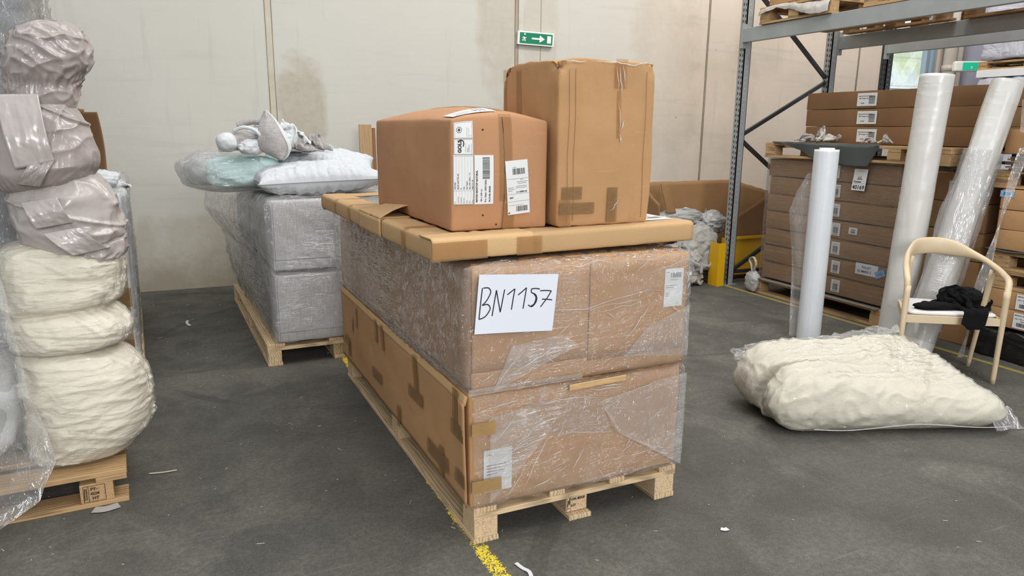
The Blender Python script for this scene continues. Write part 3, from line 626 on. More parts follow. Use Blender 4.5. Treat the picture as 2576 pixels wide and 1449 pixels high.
# handwritten sheet
def sheet_sign():
    zx = lambda x, y: ((x - 238 + (y - 297) * .047) / 839 , 1 - (y - 298) / 627)
    S = [[(275, 437), (271, 480), (262, 600), (255, 700), (251, 765)], [(285, 438), (335, 437), (358, 462), (340, 540), (300, 600), (278, 620)], [(278, 620), (335, 612), (362, 645), (345, 700), (300, 750), (250, 768)],
         [(386, 738), (398, 640), (410, 540), (420, 462)], [(420, 462), (440, 560), (458, 640), (470, 700)], [(470, 700), (484, 610), (496, 520), (506, 456)],
         [(536, 515), (575, 482), (613, 452)], [(613, 452), (602, 540), (594, 610), (588, 676)], [(650, 519), (695, 480), (735, 442)], [(735, 442), (726, 530), (718, 600), (711, 670)],
         [(880, 459), (835, 452), (790, 455)], [(790, 455), (788, 478), (792, 497)], [(792, 497), (832, 515), (853, 560), (838, 615), (800, 650), (763, 630)], [(815, 505), (842, 545), (838, 590), (815, 632), (795, 640)],
         [(884, 478), (950, 476), (1008, 482)], [(1008, 482), (965, 560), (930, 610), (899, 656)], [(910, 570), (970, 574), (1024, 581)]]
    it = [('s', smooth_pts([zx(*q) for q in s], 20), .0042) for s in S]
    a = PA; sg = empty('paper_sign', (PN[0] + .004, PN[1] - .046, 0), a, 'white sheet with BN1157 handwritten in black marker on the wrapped carton', 'sign')
    bend = lambda P: P + np.array([0, -1, 0]) * (.004 * np.sin(P[:, 0:1] * 9 + P[:, 2:] * 5) + .002)
    label(sg, (-.019, 0, .822), (.9982, 0, -.060), (.060, 0, .9982), .297, .205, it, 'paper', 'ink', 'sheet', bend, nseg=14, skew=.03, printname='handwriting')
sheet_sign()

# ------------------------------------------------------------------ flat frame carton
FRA = R(1.9); FRO = (.731, 2.285, 1.066); FW, FL, FT = 1.075, 1.78, .068
frame = empty('flat_carton', FRO, 0, 'wide flat carton of cardboard edge strips around a dark wrapped panel', 'carton', rot=(0, -R(.75), FRA))
V, Fq = grid_box((FW - .06, FL - .06, FT - .014), .05, .008, 2, dent(.004, 4, 2)); G().add(V + np.array((FW / 2, FL / 2, FT / 2)), Fq).obj('panel', m_fabric('dark_wrapped_panel', lin('4c4b4b'), .35, .3), frame, True)
skirt = film_box(frame, 'plastic_film', .03, FW - .03, .03, FL - .03, .006, FT - .004, 'film_soft', .004, .03, .01, 6, 8)
def edge_strip(along, x0, x1, y0, y1, mat, seed, name='edge_strip', t0=0.0, lift=0.0):
    """cardboard U profile: side, top and bottom leaf"""
    g = G(); th = .005; wd = .13; n = 40
    def leaf(f):
        V, Fq = sheet(n, 6, f); o = G().add(V, Fq).obj(name, M[mat], frame, True); md = o.modifiers.new('s', 'SOLIDIFY'); md.thickness = th; md.offset = 0; return o
    prof = np.array([(wd, FT + .003), (wd * .5, FT + .004), (.012, FT + .005), (-.002, FT - .002), (-.004, FT * .6), (-.004, FT * .3), (-.002, .004), (.02, -.002)]) + (0, lift)
    def f(a, b):
        t = b * (len(prof) - 1); i = np.clip(t.astype(int), 0, len(prof) - 2); s = (t - i)[:, None]; q = prof[i] * (1 - s) + prof[i + 1] * s
        jag = .005 * fbm(np.stack([a * 12, a * 0 + seed, b * 2], 1)); din = q[:, 0] + jag * (b < .1) * 3; z = q[:, 1] + .3 * jag
        if along == 'x': return np.stack([x0 + a * (x1 - x0), y0 + din, z], 1)
        if along == 'y': return np.stack([x0 + din, y0 + a * (y1 - y0), z], 1)
        if along == 'yr': return np.stack([x1 - din, y0 + a * (y1 - y0), z], 1)
        return np.stack([x0 + a * (x1 - x0), y1 - din, z], 1)
    V, Fq = sheet(n, 8 * 3 - 2, f); o = G().add(V, Fq).obj(name, M[mat], frame, True); md = o.modifiers.new('s', 'SOLIDIFY'); md.thickness = th; md.offset = 0; return o
edge_strip('y', 0, 0, .0, .82, 'card_light', 1)
edge_strip('y', 0, 0, .62, FL, 'card_light', 2, lift=.004)
edge_strip('x', -.008, .37, -.006, 0, 'card_edge', 3, lift=.003)
edge_strip('x', .33, FW + .004, 0, 0, 'card_light', 4)
edge_strip('yr', 0, FW, .02, FL, 'card_light', 5)
edge_strip('xr', 0, FW, 0, FL, 'card_light', 6)
def lifted_flap():
    f = lambda a, b: np.stack([-.012 + b * .19, .60 + a * .33 + .03 * b, FT + .008 + .045 * np.sin(b * 2.2) * (1 - a * .6) + .003 * fbm(np.stack([a * 9, b * 5, a * 0], 1))], 1)
    V, Fq = sheet(24, 16, f); o = G().add(V, Fq).obj('torn_flap', M['card_light'], frame, True); md = o.modifiers.new('s', 'SOLIDIFY'); md.thickness = .005
    f = lambda a, b: np.stack([-.014 - .003 * np.sin(a * 3), .60 + a * .33, FT + .008 - b * (FT + .006)], 1) + 0
    V, Fq = sheet(20, 6, f); o = G().add(V, Fq).obj('torn_flap', M['card_light'], frame, True); md = o.modifiers.new('s', 'SOLIDIFY'); md.thickness = .005
lifted_flap()
for i, (y, w_) in enumerate(((1.12, .05), (1.42, .045), (.28, .05))):
    tape_strip(frame, (-.0095, y + w_, .0), LXU, FZ, w_, FT, 'tape_clear' , seed=i); tape_strip(frame, (-.004, y, FT + .009), FX, (0, 1, 0), .15, w_, 'tape_clear', seed=i + 5)
tape_strip(frame, (-.012, -.0165, .002), FX, FZ, .20, FT - .004, 'tape_clear', seed=9)
tape_strip(frame, (.30, -.0155, .002), FX, FZ, .10, FT - .004, 'tape_clear', seed=10)
label(frame, (.86, .09, FT + .0075), FX, (0, 1, 0), .19, .20, [('r', .1, .2, .5, .05), ('r', .1, .5, .7, .04), ('r', .6, .2, .3, .2), ('s', [(.1, .8), (.4, .7), (.7, .85)], .003)], ink='ink_grey', lab='white sticker on the top strip')

# ------------------------------------------------------------------ bulging carton with labels
SW, SL, SH = .375, .98, .385
shortc = empty('labelled_carton', (.836, 2.408, 1.146), R(1.2), 'squat reddish-brown carton with bulging top and white shipping stickers', 'carton', 'loose cartons on the frame carton')
def bulge(P):
    """local coordinates -> swollen shape"""
    x, y, z = P[:, 0] / SW, P[:, 1] / SL, P[:, 2] / SH; c = lambda t: np.clip(4 * t * (1 - t), 0, 1); Q = P.copy()
    top = np.clip((z - .8) * 5, 0, 1); Q[:, 2] += top * .052 * c(x) * (c(y) ** .5 * .7 + .3)
    Q[:, 1] -= np.clip(1 - y * 4, 0, 1) * .018 * c(x) * c(z) ** .7
    Q[:, 0] += (x - .5) * 2 * .012 * c(z) * c(y)
    return Q
def sfn(V, N): h = np.array((SW, SL, SH)) / 2; return bulge(V + h) - h + N * (.003 * fbm(V * 6 + 4))[:, None] * np.clip(1 - np.abs(N[:, 1:2]) * 1.2, 0, 1)
carton_body(shortc, (SW, SL, SH), 'card_red', .010, .022, sfn)
sl = lambda *a, **k: label(shortc, *a, conform=bulge, nseg=10, **k)
UP, LF = (0, 0, 1), (-1, 0, 0)
rows = ['Date', 'Size', 'Item', 'Box No', 'Quantity', 'Customer', 'P.o']; vals = ['0509 / 01 / 09', 'King (180 x 200) x * 5 2', 'Box Topper', 'Zen', '01', 'BEDRE NAETTER APS', 'KS0T3050']
it = [('frame', .0, .01, .98, .98, .0007)] + [('r', 0, k / 7, .98, .004) for k in range(1, 7)] + [('r', .28, 0, .003, 1)]
it += [('t', rows[k], .02, k / 7 + .03, .0062) for k in range(7)] + [('t', vals[k], .31, k / 7 + .03, .0058, 0, .0002) for k in range(7)]
FY = -.001
sl((.079, FY, .095), UP, LF, .170, .072, items=it, lab='white table sticker')
it = [('t', 'MAYAN BOXTOP NATURAL', .04, .84, .0088, 0, .0005), ('t', '180 x 200 cm', .04, .60, .0085, 0, .0002), ('t', 'Pro. Date : 00/01/2026', .04, .38, .0085, 0, .0003), ('t', '04.24.08.180200', .04, .16, .0085, 0, .0003), ('bar', .52, .20, .44, .38, 34, False)]
sl((.152, FY, .095), UP, LF, .170, .070, items=it, lab='white barcode sticker')
def tick_mark():
    return [('frame', .04, .04, .92, .92, .0006), ('ring', .52, .72, .0098, .0082), ('poly', [(.48, .65), (.56, .65), (.56, .69), (.62, .69), (.62, .75), (.56, .75), (.56, .79), (.48, .79), (.48, .75), (.42, .75), (.42, .69), (.48, .69)]), ('t', 'certified latex blend', .1, .30, .0034), ('t', 'organic content 95', .1, .2, .0034), ('t', '28 01', .1, .1, .003)]
sl((.078, FY, .320), UP, LF, .052, .068, items=tick_mark(), lab='small white sticker with round mark')
it = [('t', 'GOLS', .10, .62, .017, 0, .0010), ('s', [(.52, .52), (.70, .49), (.86, .50), (.93, .58), (.94, .72)], .0040), ('frame', .02, .02, .96, .96, .0005), ('t', 'Global Organic Latex', .15, .38, .0036), ('r', .15, .28, .3, .02), ('r', .15, .21, .5, .02), ('t', 'CU 848122 GOLS-2020.1', .05, .08, .0034)]
sl((.078, FY, .267), UP, LF, .051, .068, items=it, lab='small white sticker reading GOLS')
it = [('bar', .30, .74, .55, .11, 20, False), ('bar', .38, .05, .52, .10, 24, False), ('r', .03, .66, .94, .004), ('r', .03, .38, .94, .004), ('r', .03, .24, .94, .004), ('r', .03, .17, .7, .004), ('t', '370012', .3, .86, .0055), ('t', '4057', .1, .30, .008, 0, .0003), ('t', '0 118900 44', .42, .40, .0085, 0, .0003),
      ('r', .45, .60, .5, .006), ('r', .5, .57, .4, .006), ('r', .05, .5, .25, .006), ('r', .05, .47, .3, .006), ('t', '9/12', .62, .63, .007), ('r', .05, .44, .2, .006), ('t', 'b9', .02, .02, .008, 0, .0004), ('r', .4, .52, .5, .006), ('r', .4, .49, .5, .006)]
sl((.210, FY, .052), (math.cos(-.08), 0, -math.sin(-.08)), (-math.sin(.08), 0, math.cos(.08)), .090, .192, items=it, lab='tilted white shipping sticker', eps=.004)
sl((.02, .03, SH + .001), FX, (0, 1, 0), .16, .10, items=[('r', .1, .1, .3, .03), ('r', .1, .3, .5, .03), ('r', .1, .5, .4, .03), ('r', .6, .2, .03, .6), ('r', .7, .2, .03, .6), ('r', .8, .2, .03, .6)], lab='white sticker folded onto the top')
for z0, h_ in ((.0, .10), (.10, .285)):
    tape_strip(shortc, (.188 if z0 == 0 else .176, FY - .0005, z0 + .004), FX, FZ, .05, h_ - .006, 'tape_clear', conform=bulge, n=12)
tape_strip(shortc, (.176, .0, SH + .001), FX, (0, 1, 0), .05, .9, 'tape_clear', conform=bulge, n=24)
g = G(); zz = np.linspace(.003, SH - .004, 20); P = bulge(np.stack([.191 + .004 * np.sin(zz * 9), 0 * zz - .0022, zz], 1))
for i in range(19): g.bar(P[i], P[i + 1], .0016, .0016)
g.obj('flap_seam', M['hole'], shortc)
for x, z in ((.286, .21), (.115, .055), (.115, .345), (.168, .02)):
    p = bulge(np.array([[x, -.0015, z]]))[0]; G().tube([p, p + (0, -.0015, 0)], .0042 if x > .2 else .003, 10).obj('puncture', M['hole'], shortc)

# ------------------------------------------------------------------ tall carton
TW, TD, TH = .398, .47, .59
tall = empty('tall_carton', (1.232, 2.368, 1.152), R(1.5), 'tall plain tan carton with crushed top corners beside the labelled carton', 'carton', 'loose cartons on the frame carton')
def tfn(V, N):
    h = np.array((TW, TD, TH)) / 2; P = V + h; x, y, z = P[:, 0] / TW, P[:, 1] / TD, P[:, 2] / TH
    P[:, 0] += (x - .3) * .022 * z + .006 * np.sin(z * 5) * (x > .5)
    P[:, 1] -= .008 * np.sin(np.pi * x) * np.sin(np.pi * z) * (y < .3)
    P[:, 2] += (z > .9) * (.010 * x + .006 * np.sin(x * 6 + y * 3) + .004 * fbm(P * 12))
    for cx, cy, k in ((0, 0, .028), (1, 0, .016), (0, 1, .03)):
        q = np.exp(-(((x - cx) / .09) ** 2 + ((y - cy) / .1) ** 2 + ((z - 1) / .07) ** 2)); P -= (N * (k * q * (1 + .9 * fbm(P * 45)))[:, None])
    P += N * (.0035 * fbm(P * 5 + 2) + .002 * ridge(P * (9, 9, 3), 2))[:, None]
    return P - h
carton_body(tall, (TW, TD, TH), 'card', .008, .012, tfn)
M['card_rip'] = m_simple('torn_board_core', lin('5c4630'), .9)
def rips(parent, pts, seed=0):
    rr = random.Random(seed)
    for (x, y, z, L) in pts:
        for k in range(3):
            a = np.array([x + rr.uniform(-.01, .01), y - .004, z + rr.uniform(-.02, .01)]); q = [a, a + (rr.uniform(-.012, .02), -.004, -L * .5), a + (rr.uniform(-.01, .03), -.001, -L)]
            V, Fs = stroke(np.array(q)[:, [0, 2]], .007); G().add(np.c_[V[:, 0], np.full(len(V), y - .006 - .002 * k), V[:, 1]], Fs).obj('torn_edge', M['card_rip' if k else 'card_edge'], parent)
tt = lambda x, z, w_, h_, m='tape', s=0: tape_strip(tall, (x, -.0115, z), FX, FZ, w_, h_, m, seed=s)
tt(.222, .50, .05, .10, 'tape_clear', 1); tt(.235, .32, .016, .17, 'tape_clear', 2); tt(.01, .10, .085, .045, 'tape', 3); tt(.0, .045, .15, .042, 'tape', 4); tt(.205, .01, .045, .13, 'tape', 5); tt(.0, .0, .05, .10, 'tape_clear', 6)
def tall_left(y, z, w_, h_): tape_strip(tall, (-.0075, y, z), LXU, FZ, w_, h_, 'tape_clear', seed=int(y * 90))
tall_left(.34, .33, .045, .24); tall_left(.46, .30, .03, .28)
creases(tall, 'crease_glint', (((.235, .57), (.250, .47), .004), ((.25, .58), (.262, .50), .003), ((.222, .57), (.236, .49), .003), ((.24, .45), (.247, .33), .003), ((.25, .35), (.262, .385), .005), ((.246, .335), (.254, .30), .005), ((.0, .585), (.10, .582), .003), ((.12, .583), (.38, .588), .003), ((.22, .05), (.25, .09), .003)), -.012, 8, 0)  # pale strokes paint in the glints of clear film on this face
for x in (.035, .060, .365):   # creased fold lines
    zz = np.linspace(.02, TH - .03, 12); G().tube(np.stack([x + .002 * np.sin(zz * 20), np.full(12, -.0082) + .001 * np.cos(zz * 6), zz], 1), .0011, 5).obj('fold_line', M['card'], tall)

# ================================================================== SOFT GOODS
def ring_bag(parent, name, rings, mat, yc, ry=.20, amp=.012, sc=6, seed=0, nseg=150, nz=130, power=2.5, pleat=None, off=0.0, tilt=0.0):
    """swollen bag through horizontal rings (z, xc, half width)"""
    rg = np.array(sorted(rings)); z = rg[:, 0]; s = np.r_[0, np.cumsum(np.hypot(np.diff(z), np.diff(rg[:, 2])))]; s /= s[-1]
    t = np.linspace(0, 1, nz); Q = interp(t, s, rg); Q[:, 2] = np.maximum(Q[:, 2], .004) + off
    a = np.linspace(0, 2 * np.pi, nseg, endpoint=False); c, sn = np.cos(a), np.sin(a); k = (np.abs(c) ** power + np.abs(sn) ** power) ** (-1 / power)
    wmax = rg[:, 2].max(); X = Q[:, 1:2] + Q[:, 2:3] * c * k; Y = yc + (Q[:, 2:3] / wmax) ** .8 * (ry + off) * sn * k + 0 * X; Zz = Q[:, 0:1] + 0 * X + tilt * (X - Q[:, 1:2])
    V = np.stack([X, Y, Zz], -1).reshape(-1, 3); cen = np.stack([Q[:, 1:2] + 0 * X, yc + 0 * X, Zz], -1).reshape(-1, 3); N = V - cen; N /= np.linalg.norm(N, axis=1)[:, None] + 1e-9
    P = warp(V, 2.0, .10); dsp = amp * (1.1 * folds(P, seed, sc * 2.2, sc * .42) + .9 * fbm(P * sc * .6 + seed, 2) - .5)
    if pleat: dsp = dsp + pleat(V, t.repeat(nseg), np.tile(a, nz))
    V = V + N * dsp[:, None]; idx = np.arange(nz * nseg).reshape(nz, nseg); nx = np.roll(idx, -1, axis=1)
    Fq = [tuple(q) for q in np.stack([idx[:-1], nx[:-1], nx[1:], idx[1:]], -1).reshape(-1, 4)] + [tuple(idx[0][::-1]), tuple(idx[-1])]
    return G().add(V, Fq).obj(name, M[mat], parent, True)
def crumple(parent, name, c, rad, mat, amp=.25, sc=4, seed=0, n=70, flat=.0, power=2.2, zmin=None, rot=0, sharp=1.0):
    """crushed film, paper or cloth"""
    th = np.linspace(0, np.pi, n); ph = np.linspace(0, 2 * np.pi, n * 2, endpoint=False); T, Pp = np.meshgrid(th, ph, indexing='ij')
    N = np.stack([np.sin(T) * np.cos(Pp), np.sin(T) * np.sin(Pp), np.cos(T)], -1).reshape(-1, 3); k = (np.abs(N) ** power).sum(1) ** (-1 / power)
    W = warp(N, 1.3, .5); dd = 1 + amp * (folds(N + seed, seed, sc * .75, sc * .35) * .30 - .15) * sharp + amp * .8 * fbm(N * 1.2 + seed + 3, 2)
    V = N * (k * dd)[:, None] * rad; cr, sr = math.cos(rot), math.sin(rot); V = np.stack([V[:, 0] * cr - V[:, 1] * sr, V[:, 0] * sr + V[:, 1] * cr, V[:, 2]], 1) + np.array(c)
    if zmin is not None: V[:, 2] = np.maximum(V[:, 2], zmin + .002 * (1 + fbm(V * 20)))
    idx = np.arange(n * n * 2).reshape(n, n * 2); nx = np.roll(idx, -1, axis=1)
    return G().add(V, np.stack([idx[:-1], idx[1:], nx[1:], nx[:-1]], -1).reshape(-1, 4)).obj(name, M[mat], parent, True)
def pillow(parent, w_, d_, h_, mat, seed=0, n=110, piping=True):
    lin_ = np.linspace(-1, 1, n); U, W = np.meshgrid(lin_, lin_, indexing='ij'); U = U.ravel(); W = W.ravel()
    px = U * (1 - .09 * (1 - np.abs(W)) ** 0 * (1 - W ** 2) * 1.0) ; py = W * (1 - .12 * (1 - U ** 2))
    e = np.clip(1 - U ** 2, 0, 1) * np.clip(1 - W ** 2, 0, 1); T = e ** .38
    du, dw = 1 - np.abs(U), 1 - np.abs(W); wr = fbm(np.stack([U * 9 + seed, W * 1.2, U * 0], 1), 3) * np.exp(-dw * 3.0) + fbm(np.stack([U * 1.2 + seed, W * 9, U * 0 + 4], 1), 3) * np.exp(-du * 3.0)
    wr = wr + .5 * fbm(np.stack([U * 3 + W * 2, W * 3 - U, U * 0 + seed], 1), 3)
    z = h_ / 2 * T * (1 + .34 * wr) ; V1 = np.stack([px * w_ / 2, py * d_ / 2, z], 1); V2 = np.stack([px * w_ / 2, py * d_ / 2, -z * .95], 1)
    idx = np.arange(n * n).reshape(n, n); q = np.stack([idx[:-1, :-1], idx[1:, :-1], idx[1:, 1:], idx[:-1, 1:]], -1).reshape(-1, 4)
    g = G().add(V1, q).add(V2, q[:, ::-1]); o = g.obj('cover', M[mat], parent, True)
    rim = np.r_[idx[:, 0], idx[-1, 1:], idx[-2::-1, -1], idx[0, -2::-1]][::3]; P = V1[rim]; P[:, 2] = 0
    if piping: G().tube(np.r_[P, P[:1]], .0045, 6).obj('piping', M['piping'], parent, True)
    return o

